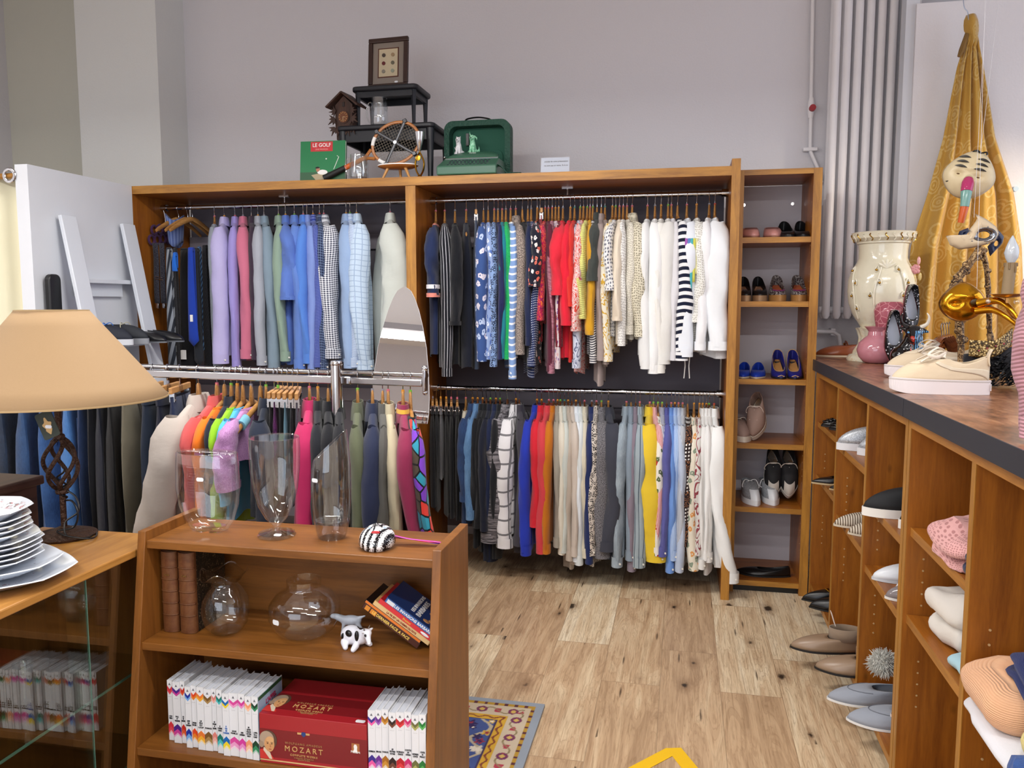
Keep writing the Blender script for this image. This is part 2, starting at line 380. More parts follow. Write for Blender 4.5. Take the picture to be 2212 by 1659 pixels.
# ================================================================= COUNTER WITH CUBBYHOLES
CX = .672; HB = 1.19
def unit(name, y0, y1, divs, label, shelves, loc):
    u = thing(name, label, 'shelf unit', (CX, y0, 0)); w = .42
    def B(nm, x0, a, z0, x1, b, z1, **kw): return panel(nm, (x0, a-y0, z0, x1, b-y0, z1), u, 'x', **kw)
    B('side_panel', 0, y0, 0, w, y0+.028, HB); B('side_panel', 0, y1-.028, 0, w, y1, HB)
    B('top_panel', .0, y0+.028, HB-.03, w, y1-.028, HB)
    B('base_panel', .004, y0+.028, .06, w, y1-.028, .085)
    for d in divs: B('divider', .002, d-.014, .085, w, d+.014, HB-.03)
    MB().box(w, 0, .06, w+.008, y1-y0, HB).build('back_panel', PINE, u, smooth=False)
    MB().box(.03, .028, 0, .05, y1-y0-.028, .06).build('plinth', BLACK, u, smooth=False)
    for a, b, z in shelves: B('shelf', .012, a+.0005, z-.026, w-.005, b-.0005, z)
    k = MB()
    for d in [y0+.028]+list(divs)+[y1-.028]:
        q = d-y0+(.0146 if d in divs else 0)
        for i in range(5):
            for zz in (.3, .62): k.tube([(.05, q+.0002-.001, zz+i*.036), (.05, q+.0012, zz+i*.036)], .0032, 6)
            for zz in (.3, .62):
                q2 = d-y0-(.0146 if d in divs else 0)
                k.tube([(.05, q2+.001, zz+i*.036), (.05, q2-.0012, zz+i*.036)], .0032, 6)
    k.build('pin_holes', plain('#c8a878', .5), u)['kind'] = 'stuff'
    return u
CUB = [4.31, 3.737, 3.15, 2.585, 2.03, 1.35]
unit('cubby_unit', 2.60, 4.325, [3.737, 3.15], 'far stained-pine cubbyhole unit holding shoes under the counter top', [(3.751, 4.297, .93), (3.751, 4.297, .66), (3.164, 3.723, .91), (3.164, 3.723, .60), (2.628, 3.136, .80), (2.628, 3.136, .56)], 0)
unit('cubby_unit', 1.35, 2.594, [2.04], 'near stained-pine cubbyhole unit holding folded knitwear and linen', [(2.054, 2.566, .86), (2.054, 2.566, .59), (1.378, 2.026, .60)], 0)
def top_mat():
    t = NT('walnut_print_top'); v = t.coord('Object', (8, 3, 8)); a = t.noise(v, 1.4, 5, .65, 1.2); b = t.noise(t.coord('Object', (60, 14, 60)), 1, 3, .7)
    col = t.ramp(t.math('ADD', t.math('MULTIPLY', a, .7), t.math('MULTIPLY', b, .3)), [(.36, lin('#4a2e20')), (.52, lin('#8a5a3e')), (.68, lin('#b08464'))])
    return t.out(col, .3)
TOPM = top_mat(); TOPE = plain('#2e3038', .5)
for y0, y1, lb in ((2.592, 4.72, 'far length of dark-edged walnut-look counter top carrying the vases and sneakers'), (.95, 2.588, 'near length of dark-edged walnut-look counter top under the pink sleeve')):
    t = thing('counter_top', lb, 'counter top', (.655, y0, HB+.002), group='counter top lengths')
    xa = .655 if y1 < 4 else .655
    if y1 > 4: pts = [(.0, 0), (1.5, 0), (1.5, y1-y0), (.02, y1-y0), (.02, 4.325-y0), (0, 4.325-y0)]
    else: pts = [(0, 0), (1.5, 0), (1.5, y1-y0), (0, y1-y0)]
    MB().prism(pts, .052, 'z', 0).build('board', TOPM, t, smooth=False)
    MB().box(-.004, 0, -.001, -.0002, (4.325 if y1 > 4 else y1)-y0, .053).build('edge_strip', TOPE, t, smooth=False)
CZ = HB+.054
struct(MB().box(1.12, .9, 0, 1.15, 4.7, HB-.002).build('wall_counter', WALLM, smooth=False))
# white backdrop of the display window
bx = aty(1981, 8, 4.745)
struct(MB().box(bx[0], 4.745, CZ+.001, 3.14, 4.77, bx[2]).build('wall_backdrop', wall_mat('#eceaec', 'backdrop_paint'), smooth=False))
k = MB().box(bx[0]-.045, 4.77, 1.0, bx[0]+.02, 4.86, 3.6)
struct(k.build('trim_1', WHITE, smooth=False))
# radiator
rx0 = aty(1786, 300, 4.93)[0]; R_ = thing('radiator', 'tall white column radiator with round vertical tubes beside the display window', 'radiator', (rx0, 4.93, 1.44))
RW = plain('#f3f1f3', .38)
for i in range(8):
    x = .03+i*.0585
    for y in (0, .085):
        MB().tube([(x, y, .0), (x, y, .02), (x, y, 2.0), (x, y, 2.02)], [.012, .022, .022, .012], 16).build('column', RW, R_)
for z in (.05, 1.97): MB().tube([(0, .043, z), (.46, .043, z)], .02, 12).build('header', RW, R_)
pp = [aty(*p, 5.03) for p in [(1757, 0), (1752, 225)]]
t = thing('heating_pipe', 'thin white heating pipe with a red valve cap running down the back wall', 'pipe', tuple(aty(1750, 330, 5.055)))
o = Vector(t.location)
a = [aty(*p, 5.055)-o for p in [(1757, -60), (1752, 232), (1750, 325), (1766, 362), (1775, 395)]]
MB().tube(a, .011, 12).build('pipe', RW, t)
c = aty(1752, 232, 5.055)-o
MB().tube([c+Vector((0, 0, .055)), c+Vector((0, 0, .03)), c-Vector((0, 0, .03)), c-Vector((0, 0, .06))], [.012, .019, .019, .014], 12).build('valve', RW, t)
MB().tube([c+Vector((.004, -.01, -.01)), c+Vector((.004, -.045, -.01))], .018, 16).build('valve_cap', plain('#a3222b', .5), t)
c = aty(1750, 323, 5.055)-o
MB().box(c[0]-.04, c[1]-.016, c[2]-.01, c[0]+.04, c[1]+.016, c[2]+.01).build('bracket', RW, t, bevel=.003)
a = [aty(*p, 5.0) for p in [(1755, 716), (1800, 717), (1812, 724), (1815, 745), (1815, 800)]]; o = a[-1]
t = thing('heating_pipe', 'short bent grey-white pipe under the radiator', 'pipe', tuple(o)); MB().tube([p-o for p in a], .012, 12).build('pipe', RW, t); q = a[1]-o; MB().box(q[0]-.012, 0, q[2]-.02, q[0]+.012, .079, q[2]+.02).build('wall_bracket', RW, t)

# ================================================================= PARTITION, EYELET CURTAIN, LADDER SHELF
struct(MB().box(-3.195, 3.425, 0, -3.123, 4.188, 2.2).build('wall_partition', WHITE, bevel=.001, smooth=False))
CREAM = NT('cream_cotton'); CREAM = CREAM.out(lin('#e9e4c8'), .9, CREAM.noise(CREAM.coord('Object'), 300, 2), .2, .001)
t = thing('eyelet_curtain', 'cream curtain with metal eyelets hung beside the white partition', 'curtain', (-3.6, 3.46, 0))
MB().grid(lambda u, v: (.36-.72*u, .05*sin(u*22+.6), .02+2.14*v), 60, 8).build('cloth', CREAM, t, solid=.003)
e = aty(27, 380, 3.44); e = Vector((e[0]+3.6, -.03, e[2]))
MB().grid(lambda u, v: (e[0]+(.03+.009*cos(2*pi*v))*cos(2*pi*u), e[1]-.01+.005*sin(2*pi*v), e[2]+(.03+.009*cos(2*pi*v))*sin(2*pi*u)), 28, 8, True, True).build('eyelet', CHROME, t)
t = tag(MB().tube([(0, 0, 0), (-.75, 0, 0)], .014, 12).build('curtain_rod', EDGEX), 'thin wooden curtain rod through the eyelet of the cream curtain', 'curtain rod'); t.location = (-3.196, 3.44, e[2])

LW = plain('#dfe5ee', .35, name='white_lacquer')
t = thing('ladder_shelf', 'white leaning ladder shelf with two steps visible, propped on the white partition', 'ladder shelf', (-3.1, 3.6, 0))
def strip(y, zt):  # rail leaning on the partition: foot further out in +x
    top = Vector((-.0, y, zt)); lean = Vector((.36, 0, -zt)).normalized()
    L = zt/abs(lean.z)
    P = [top, top+lean*L]; k = MB(); n = Vector((-lean.z, 0, lean.x)) # normal pointing +x up
    d = .05; th = .011
    q = [Vector((0, 0, 0))]
    a = top+n*d*0; pts = []
    vs = []
    for base in (top, top+lean*L):
        for yy in (-th, th):
            vs += [base+Vector((0, yy, 0)), base+n*.075+Vector((0, yy, 0))]
    return k.add(vs, [(0, 1, 3, 2), (4, 6, 7, 5), (0, 4, 5, 1), (2, 3, 7, 6), (0, 2, 6, 4), (1, 5, 7, 3)])
Y1, Y2 = 3.63-3.6, 4.09-3.6
def rail2(y, zt):
    # flat board, its wide face towards the room (like the photo)
    lean = Vector((.36, 0, -zt)).normalized(); n = Vector((-lean.z, 0, lean.x)); L = (zt)/abs(lean.z); w = .052
    top = Vector((.0, y, zt)); vs = []
    for b in (top, top+lean*L):
        for yy in (-w, w): vs += [b+Vector((0, yy, 0)), b+n*.022+Vector((0, yy, 0))]
    return MB().add(vs, [(0, 1, 3, 2), (4, 6, 7, 5), (0, 4, 5, 1), (2, 3, 7, 6), (0, 2, 6, 4), (1, 5, 7, 3)])
zt = 1.97
for y in (Y1, Y2): rail2(y, zt).build('ladder_rail', LW, t, bevel=.003, smooth=False)
for z, dx in ((1.635, .28), (1.29, .33), (.9, .38), (.5, .44)):
    x0 = {1.635: aty(312, 622, 4.17)[0], 1.29: aty(335, 765, 4.17)[0]}.get(z, -2.78)+3.1
    MB().box(-.02, Y1+.05, z, x0, Y2+.09, z+.022).build('step', LW, t, bevel=.002, smooth=False)
    MB().box(-.015, Y1+.053, z-.07, .0, Y2-.053, z).build('step_rail', LW, t, smooth=False)
TRAYZ = 1.635
# ================================================================= FABRICS
_fb = {}
def fab(c, pat='', c2='#ffffff', s=.03, c3=None):
    """woven or knitted cloth; UV are metres: u around, v up"""
    k = (c, pat, c2, s, c3)
    if k in _fb: return _fb[k]
    t = NT('cloth'); uv = t.n('ShaderNodeUVMap').outputs[0]
    sep = t.n('ShaderNodeSeparateXYZ', i_Vector=uv); U, V = sep.outputs[0], sep.outputs[1]
    col = lin(c); a, b = lin(c), lin(c2); cc = lin(c3) if c3 else b
    def st(X, per, duty): return t.math('LESS_THAN', t.math('FRACT', t.math('DIVIDE', X, per)), duty)
    def vor(sc, feat='F1', rnd=1):
        x = t.n('ShaderNodeTexVoronoi', i_Vector=uv, i_Scale=sc); x.feature = feat; x.voronoi_dimensions = '2D'; x.inputs['Randomness'].default_value = rnd; return x
    h = None
    if pat == 'h': col = t.mix(st(V, s, .28), a, b)
    elif pat == 'H': col = t.mix(st(V, s, .5), a, b)
    elif pat == 'v': col = t.mix(st(U, s, .16), a, b)
    elif pat == 'V': col = t.mix(st(U, s, .5), a, b)
    elif pat == 'g': col = t.mix(t.math('MULTIPLY', t.math('ADD', st(U, s, .5), st(V, s, .5)), .5), a, b)
    elif pat == 'c': col = t.mix(t.math('MULTIPLY', t.math('MAXIMUM', st(U, s, .14), st(V, s, .14)), .8), a, b)
    elif pat == 'd': col = t.mix(t.math('LESS_THAN', vor(1/s, rnd=.0).outputs[0], .22), a, b)
    elif pat == 'f':
        v = vor(1/s); rc = v.outputs[1]; d = v.outputs[0]; wob = t.noise(uv, 3/s, 2)
        dd = t.math('ADD', d, t.math('MULTIPLY', wob, .5)); r = t.math('FRACT', t.math('MULTIPLY', t.n('ShaderNodeSeparateXYZ', i_Vector=rc).outputs[0], 7))
        col = t.mix(t.math('LESS_THAN', dd, .52), a, t.mix(t.math('GREATER_THAN', r, .5), b, cc)); col = t.mix(t.math('LESS_THAN', dd, .3), col, a)
    elif pat == 'l':
        d = t.math('ADD', vor(1/s).outputs[0], t.math('MULTIPLY', t.noise(uv, 2/s, 2), .35))
        ring = t.math('MULTIPLY', t.math('GREATER_THAN', d, .38), t.math('LESS_THAN', d, .58)); col = t.mix(ring, a, b)
    elif pat == 'a':
        v = vor(1/s); n = t.n('ShaderNodeSeparateXYZ', i_Vector=v.outputs[1]).outputs[0]
        col = t.ramp(n, [(0, b), (.3, cc), (.5, a), (.7, lin('#2f8fa8'))], 'CONSTANT')
        col = t.mix(t.math('LESS_THAN', vor(1/s, 'DISTANCE_TO_EDGE').outputs[0], .07), col, lin('#0c0c10'))
    elif pat == 'p':
        w = t.math('FRACT', t.math('MULTIPLY', t.noise(uv, .6/s, 2, .5, .6), 7)); col = t.mix(t.math('LESS_THAN', w, .3), a, b)
        if c3: col = t.mix(t.math('GREATER_THAN', t.noise(uv, .9/s, 2), .58), col, cc)
    elif pat == 't': col = t.mix(t.ramp(t.noise(uv, 1/s, 3, .8), [(.42, 0), (.58, 1)]), a, b)
    elif pat == 'r':
        mp = t.n('ShaderNodeMapping', i_Vector=uv); mp.inputs['Scale'].default_value = (9, 90, 1); h = t.noise(mp.outputs[0], 1.5, 3, .6)
        col = t.mix(t.ramp(h, [(.4, 0), (.6, 1)]), a, b)
    elif pat == 'R': h = t.math('SINE', t.math('MULTIPLY', V, 6.283/s)); col = t.mix(t.math('MULTIPLY', t.math('ADD', h, 1), .25), a, b)
    elif pat == 'x':
        d = vor(1/s, rnd=.4).outputs[0]; col = t.mix(t.math('LESS_THAN', d, .3), a, b); h = d
    elif pat == 'D':
        mp = t.n('ShaderNodeMapping', i_Vector=uv); mp.inputs['Scale'].default_value = (60, 9, 1)
        f = t.math('ADD', t.math('MULTIPLY', t.noise(mp.outputs[0], 6, 3), .5), t.math('MULTIPLY', t.noise(uv, 9, 2), .5)); col = t.mix(t.ramp(f, [(.35, 0), (.65, 1)]), a, b)
    elif pat == 'w': # houndstooth beside swirls
        g = t.math('MULTIPLY', st(U, .018, .5), st(V, .018, .5)); w = t.math('FRACT', t.math('MULTIPLY', t.noise(uv, 22, 1), 8))
        big = st(V, .16, .5); col = t.mix(t.math('MULTIPLY', g, big), a, b); col = t.mix(t.math('MULTIPLY', t.math('LESS_THAN', w, .22), t.math('SUBTRACT', 1, big)), col, cc)
    weave = t.noise(uv, 900, 2); fold = t.noise(uv, 16, 3, .5)
    hh = t.math('ADD', t.math('MULTIPLY', weave, .15), fold)
    if h is not None: hh = t.math('ADD', hh, t.math('MULTIPLY', h, .35))
    m = t.out(col, .88, hh, .45, .011); t.b.inputs['Specular IOR Level'].default_value = .25
    t.b.inputs['Sheen Weight'].default_value = .15; t.b.inputs['Sheen Roughness'].default_value = .5
    _fb[k] = m; return m

# ================================================================= HANGERS
HW = {'p': wood('#c39156', '#9a6a38', 2, .35, 'y', 0, 'pale_hanger_wood'), 'd': wood('#7a4a2a', '#4c2b18', 2, .3, 'y', 0, 'dark_hanger_wood')}
MARK = {'pink': '#e2748a', 'green': '#7ecb3c', 'orange': '#eea02a', 'grey': '#9a9aa8', 'red': '#d84a3c', 'teal': '#2a8f80', 'yellow': '#e6cf3a'}
_hp = {}
def hanger_proto(w, mk, clip, drop=0):
    key = (w, mk, clip, drop)
    if key in _hp: return None
    t = thing('clip_hanger' if clip else 'coat_hanger', 'x', 'hanger'); R = .0165
    pts = [(0, cos(a)*R, sin(a)*R-.0175+.0175) for a in [-.5+i*(pi+.9)/9 for i in range(10)]]
    pts = [(0, -y, z) for _, y, z in pts][::-1]
    pts = pts+[(0, -.006, -.03), (0, 0, -.042), (0, 0, -.066)] if pts[-1][1] < 0 else pts[::-1]+[(0, -.006, -.03), (0, 0, -.042), (0, 0, -.066)]
    MB().tube(pts, .0019, 6).build('hook', CHROME, t)
    if clip:
        MB().box(-.007, -.13, -.092, .007, .13, -.066).build('clamp_bar', HW[w], t, bevel=.003, smooth=False)
        for y in (-.1, .1): MB().box(-.01, y-.012, -.125, .01, y+.012, -.088).tube([(-.013, y, -.118), (.013, y, -.118)], .004, 6).build('clip', CHROME, t)
    else:
        k = MB(); n = 9
        for s in (-1, 1):
            P = [(0, s*.2*i/n, -.068-drop-.085*(i/n)**1.35) for i in range(n+1)]
            k.tube(P, [.011, .013, .013, .0125, .012, .012, .0115, .011, .011, .008], 8, flat=(1.15, .6), up=(1, 0, 0))
        k.tube([(0, 0, -.056), (0, 0, -.062), (0, 0, -.074-drop)], [.006, .0095, .016], 10, flat=(1.5, .52), up=(1, 0, 0))
        k.build('arms', HW[w], t)
    if mk: MB().box(-.0055, -.006, -.064, .0055, .006, -.05).build('size_marker', plain(MARK[mk], .4), t, bevel=.002, smooth=False)
    _hp[key] = t; return t
HANGERS = []
def hanger(x, y, z, rz, w, mk, clip, label, group, drop=0):
    t = hanger_proto(w, mk, clip, drop)
    if t is None: t = copy_tree(_hp[(w, mk, clip, drop)])
    t.location = (x, y, z); t.rotation_euler = (0, 0, rz); t['label'] = label; t['category'] = 'hanger'; t['group'] = group
    HANGERS.append(t); return t

# ================================================================= GARMENTS
BUTTON = plain('#e9e6dc', .3)
def lerp(a, b, t): return a+(b-a)*t
def interp(tab, v):
    for (a, x), (b, y) in zip(tab, tab[1:]):
        if v <= b: return lerp(x, y, (v-a)/(b-a) if b > a else 0)
    return tab[-1][1]
def garment(name, label, cat, loc, rz, m, w, style, Ls, Lb, group, rnd, neckm=None, cuffm=None, hw=.2, extra=None, fan=0, drop=0):
    """style: c collared, k knit/round neck, s collared short sleeve, t round neck short sleeve, n sleeveless, j coat with lapel collar, T trousers, S skirt/straight cloth"""
    t = thing(name, label, cat, loc, rz, group)
    p1, p2, p3 = rnd.uniform(0, 6), rnd.uniform(0, 6), rnd.uniform(0, 6)
    hx = w/2
    if style in 'TS':
        z0 = -.105; k = MB(); L = Lb
        def bf(u, v):
            a = 2*pi*u; z = z0-L*v; ww = .125+.02*v; x = hx*.8*(.5+.5*min(1, v*4))
            y = ww*cos(a)*(1-.06*sin(9*v)); xx = x*sin(a)+ .3*x*sin(3*a+p1+2*v)*min(1, v*3)
            if style == 'T' and v > .3: xx *= (1-.35*math.exp(-(y/.02)**2))
            return (xx, y, z)
        k.grid(bf, 28, 16, cu=True, uvf=lambda u, v: (u*.55, -L*v)).build('cloth', m, t)
        if style == 'T':
            MB().grid(lambda u, v: ((hx*.45+.006)*sin(2*pi*u), .128*cos(2*pi*u), z0+.004-.04*v), 24, 2, cu=True, uvf=lambda u, v: (u*.5, v*.04)).build('waistband', m, t)
        if extra: extra(t, hx, z0)
        return t
    col = style in 'csj'; short = style in 'st'
    nk = .055 if col else .10
    ztop = -.052-.085*(nk/.2)**1.35-drop
    zsh = -.137-drop; bot = -Lb
    k = MB(); nv = 20
    zs = [ztop, ztop-.008]+[ztop-.008-(ztop-.008-zsh)*i/4 for i in (1, 2, 3, 4)]+[lerp(zsh-.02, bot, (i/(nv-6))) for i in range(nv-5)]
    def ybody(z):
        if z > zsh: return min(hw-.012, max(nk, .2*max(0, (-.052-drop-z)/.085)**.74))
        f = (zsh-z)/(zsh-bot); return hw-.012-.015*sin(pi*min(1, f*1.6))*(1 if f < .62 else 1)+.012*f
    def bf(u, v):
        i = min(len(zs)-1, int(round(v*(len(zs)-1)))); z = zs[i]; a = 2*pi*u
        f = max(0, (zsh-z)/(zsh-bot)); Y = ybody(z); x = lerp(.016, hx, min(1, (ztop-z)/.22))
        y = Y*cos(a); s = sin(a); amp = .42*x*min(1, f*2.5)
        xx = x*(abs(s)**.7)*(1 if s > 0 else -1)+amp*(sin(y*46+p1+f*1.5)*.6+sin(y*27+p2-f)*.5)
        zz = z+(.012*sin(y*24+p3) if i == len(zs)-1 else 0)
        return (xx+fan*f*.5, y, zz)
    k.grid(bf, 32, len(zs)-1, cu=True, uvf=lambda u, v: (u*.95, zs[min(len(zs)-1, int(round(v*(len(zs)-1))))]))
    body = k.build('body', m, t)
    # sleeves
    if style != 'n':
        for s in (-1, 1):
            L = Ls if s < 0 else Ls*.97; tip = zsh-L if not short else zsh-L
            n = 15; P = []; wid = []
            bend = rnd.uniform(-.22, .22)*w; kick = rnd.uniform(.0, .03); wob_ = rnd.uniform(.6, 1.25); sw_ = rnd.uniform(-.2, .2)*w
            for i in range(n+1):
                f = i/n; z = zsh+.028-(L+.028)*f
                y = s*(hw-.03+.047*min(1, f*4)**.7+(.012 if not short else .03)*f-kick*max(0, f-.55))
                P.append((bend*sin(pi*f)+(fan+sw_)*f*f+.0015*wob_*sin(f*13+p1), y+.006*sin(f*9+p2), z))
            rx = [hx*.55, hx*.9]+[hx*(1.08-.28*i/n if not short else 1.15) for i in range(2, n+1)]
            ry = [.03, .045]+[(.052-.016*i/n) if not short else .07 for i in range(2, n+1)]
            q1, q2 = rnd.uniform(0, 6), rnd.uniform(0, 6)
            def sf(u, v):
                i = min(n, int(round(v*n))); a = 2*pi*u; f = i/n; c = P[i]
                wr = 1+wob_*(.13*sin(2*a+q1+f*5)*min(1, f*3)+.09*sin(3*a+f*11+q2)*min(1, f*2)+.05*sin(f*26+a*2+q1))
                crease = .006*sin(f*17+q1)*(sin(a)+.3)
                return (c[0]+rx[i]*sin(a)*wr, c[1]+ry[i]*cos(a)*wr+crease, c[2]+.004*sin(a*2+q2))
            sl = MB().grid(sf, 18, n, cu=True, uvf=lambda u, v: (u*.24, -L*v)).build('sleeve', m, t)
            if s < 0 or not short:
                # cuff: a band hemmed to the sleeve end
                j = n; hgt = .055 if style in 'cj' else (.022 if short else .045); c = P[j]; cm = cuffm or m
                g = lambda u, v: (c[0]+(rx[j]*(1.04 if style in 'kts' else 1.12)+.001)*sin(2*pi*u), c[1]+(ry[j]*1.06+.001)*cos(2*pi*u), c[2]+hgt*.6-hgt*v)
                MB().grid(g, 18, 3, cu=True, uvf=lambda u, v: (u*.24, -v*hgt)).build('cuff', cm, sl)
                if style == 'c': MB().tube([(c[0]+rx[j]*.7, c[1]-ry[j]*.85, c[2]), (c[0]+rx[j]*.75, c[1]-ry[j]*.85-.006, c[2])], .005, 8).build('button', BUTTON, sl)
    if col:
        prof = [(0, -.012), (.0, .018), (.002, .03), (.007, .031), (.014, .012), (.021, -.016)] if style != 'j' else [(0, -.012), (0, .016), (.003, .024), (.009, .024), (.02, .0), (.03, -.035)]
        def cf(u, v):
            i = min(5, int(round(v*5))); o, z = prof[i]; a = 2*pi*u; op = 1-.0*cos(a)
            return ((min(.019, .008+hx*.32)+o*min(.8, hx*14))*sin(a), (nk+.004+o*.9)*cos(a), ztop+z*1.05-.012*abs(cos(a/2+0))*(1 if z < 0 else 0))
        MB().grid(cf, 26, 5, cu=True, uvf=lambda u, v: (u*.35, v*.06)).build('collar', neckm or m, t)
    else:
        MB().grid(lambda u, v: ((.015+.005*sin(pi*v))*sin(2*pi*u), (nk+.004+.002*sin(pi*v))*cos(2*pi*u), ztop+.006-.018*v-.0*u), 22, 3, cu=True, uvf=lambda u, v: (u*.3, v*.02)).build('neckband', neckm or m, t)
    if extra: extra(t, hx, zsh)
    return t
KIND = {'c': ('shirt', 'shirt'), 'k': ('sweater', 'sweater'), 's': ('short_sleeve_shirt', 'shirt'), 't': ('blouse', 'top'), 'n': ('tank_top', 'top'), 'j': ('jacket', 'jacket'), 'T': ('trousers', 'trousers'), 'S': ('skirt', 'skirt')}
WORDS = {}
def patch(t, hx, zsh, c, y=-.235, z=-.33, sx=.02):
    k = MB(); k.grid(lambda u, v: (hx*1.0+.004+.0*u, y+.04*cos(2*pi*u)*v, zsh+z+.07*sin(2*pi*u)*v), 20, 3, cu=True, uvf=lambda u, v: (u*.1, v*.1)).build('elbow_patch', fab(c), t, solid=.002)
def hang_row(rows, RYv, zrod, group, hgroup, hwood, seed, hw=.2, drop=0):
    rnd = random.Random(seed); n = len(rows); cz = {}
    for i, r in enumerate(rows):
        px, dx, wpx, style, c, pat, c2, s, c3, ysl, ybd, mk, label = r[:13]; opt = r[13] if len(r) > 13 else {}
        ry = RYv(px) if callable(RYv) else RYv; zr = zrod(px) if callable(zrod) else zrod
        py0 = 620 if not callable(zrod) else 815
        P = aty(px, py0, ry); x = P[0]
        yn = ry-hw-.02
        xn = aty(px+dx, py0, yn)[0]; rz = math.atan2(xn-x, hw+.02)
        sp_ = ((px-rows[i-1][0] if i else 30)+(rows[i+1][0]-px if i < n-1 else 30))/2; wpx = min(wpx, 1.5*sp_+7 if wpx < 40 else 2*sp_+18)
        depth = yn; w = wpx/F_PX*depth*1.02
        zc = zr-.018+.0035
        zt = lambda py: aty(px+dx, py, yn)[2]
        Ls = zr-.018-.137-drop-zt(ysl) if ysl else .5; Lb = zr-.018-aty(px+dx, ybd, ry-.15)[2] if ybd else Ls+.2
        if style in 'TS': Lb = Lb-.105
        m = fab(c, pat, c2, s, c3) if not isinstance(c, bpy.types.Material) else c
        nm, cat = opt.get('name', KIND[style][0]), opt.get('cat', KIND[style][1])
        loc = (x, ry, zc)
        garment(nm, label, cat, loc, rz, m, w, style, Ls, Lb, group, rnd, opt.get('neck'), opt.get('cuff'), opt.get('hw', hw+rnd.uniform(-.002, .022)), opt.get('extra'), opt.get('fan', rnd.uniform(-.006, .006)), drop)
        wd_ = hwood(i, rnd)
        hl = ('%s hanger holding the %s' % ('pale' if wd_ == 'p' else 'dark', ' '.join(label.split()[:12])))
        hanger(x, ry, zc, rz, wd_, mk, style in 'TS', ' '.join(hl.split()[:16]), hgroup, drop)
# ---- rows: px, dx(near sleeve), width px, style, colour, pattern, colour 2, scale, colour 3, y sleeve end, y body end, size marker, label
def tail(t, hx, z):
    for i, (y, L) in enumerate([(-.10, .74), (-.05, .58), (.0, .55)]): MB().grid(lambda u, v: ((u-.5)*.03+.006*sin(v*7+i), y+.03*u+.008*sin(v*9), z-.40-(L-.40)*v), 4, 14, uvf=lambda u, v: (u*.03, v*.4)).build('cloth_tail', fab('#8d9096'), t, solid=.002)
UL = [
 (469, -6, 24, 'k', '#8b929c', '', '#fff', .03, None, 790, 800, 'pink', 'grey marl jumper, first garment right of the neckties'),
 (490, -14, 40, 'c', '#b7b0dc', '', '#fff', .03, None, 778, 772, 'orange', 'pale lavender shirt with a turned-back cuff, left of the purple shirt'),
 (513, -6, 24, 'c', '#9a8fd0', '', '#fff', .03, None, 792, 770, 'pink', 'light purple shirt between the lavender and the pink shirts'),
 (530, -2, 32, 'c', '#c8708a', '', '#fff', .03, None, 768, 775, 'grey', 'rose pink shirt, the only pink one on the left rail'),
 (548, 2, 18, 'c', '#3a2c3c', '', '#fff', .03, None, 770, 780, None, 'dark plum shirt mostly hidden behind the rose pink shirt'),
 (562, -1, 26, 'c', '#a7abb6', 'v', '#8f94a2', .006, None, 782, 775, 'orange', 'light grey pinstriped shirt right of the pink shirt'),
 (575, 6, 32, 'c', '#8194a4', '', '#fff', .03, None, 797, 780, 'grey', 'blue-grey plain shirt beside the pinstriped grey shirt'),
 (606, 2, 26, 'c', '#8aa090', '', '#fff', .03, None, 773, 778, 'green', 'sage green shirt with a grey elbow patch', {'extra': lambda t, hx, z: patch(t, hx, z, '#8e97a0')}),
 (621, 0, 34, 's', '#5a78c2', '', '#fff', .03, None, 646, 790, 'orange', 'mid blue short-sleeved shirt right of the sage green shirt'),
 (640, 2, 30, 'c', '#6283cb', '', '#fff', .03, None, 790, 780, 'green', 'cornflower blue long shirt behind the blue short-sleeved one'),
 (659, -2, 28, 'c', '#5684d6', '', '#fff', .03, None, 778, 776, 'pink', 'bright blue shirt with a pale elbow patch', {'extra': lambda t, hx, z: patch(t, hx, z, '#a9c0ea')}),
 (667, 8, 28, 'c', '#7f95d2', '', '#fff', .03, None, 800, 770, None, 'periwinkle blue shirt, right of the one with a pale elbow patch'),
 (680, 6, 22, 'c', '#34479a', 'd', '#aab6e6', .008, None, 786, 776, 'orange', 'royal blue shirt with tiny white dots'),
 (694, 4, 24, 'c', '#1f2b4c', 'c', '#8fa4c8', .014, None, 794, 780, 'red', 'dark navy plaid shirt left of the gingham shirt'),
 (703, 16, 44, 'c', '#eceef5', 'g', '#1a2240', .0115, None, 768, 776, 'pink', 'navy and white gingham shirt'),
 (751, -2, 34, 'c', '#8da6cc', 'H', '#97afd2', .004, None, 788, 780, 'orange', 'light blue fine-striped shirt after the gap'),
 (759, 6, 26, 'c', '#c2d2e8', 'c', '#4f6ca8', .009, None, 786, 790, 'green', 'white shirt with a small blue check, between two light blue shirts'),
 (773, 10, 44, 'c', '#bfd2e6', 'c', '#8fa6c6', .028, None, 792, 796, 'orange', 'pale blue windowpane-check shirt with a wide collar'),
 (845, 2, 60, 'c', '#c3c8c2', '', '#fff', .03, None, 800, 806, 'pink', 'pale sage-white shirt hanging alone behind the oval mirror'),
]
def hems(t, hx, zsh):
    sl = [c for c in t.children if c.name.startswith('sleeve')][0]; cf = [c for c in sl.children if c.name.startswith('cuff')][0]; c2 = cf.copy(); c2.data = cf.data.copy(); COL.objects.link(c2); c2.parent = sl
    c2.name = 'sleeve_stripe'; c2.data.materials.clear(); c2.data.materials.append(fab('#eceaf0')); c2.data.transform(Matrix.Translation((0, 0, .045)))
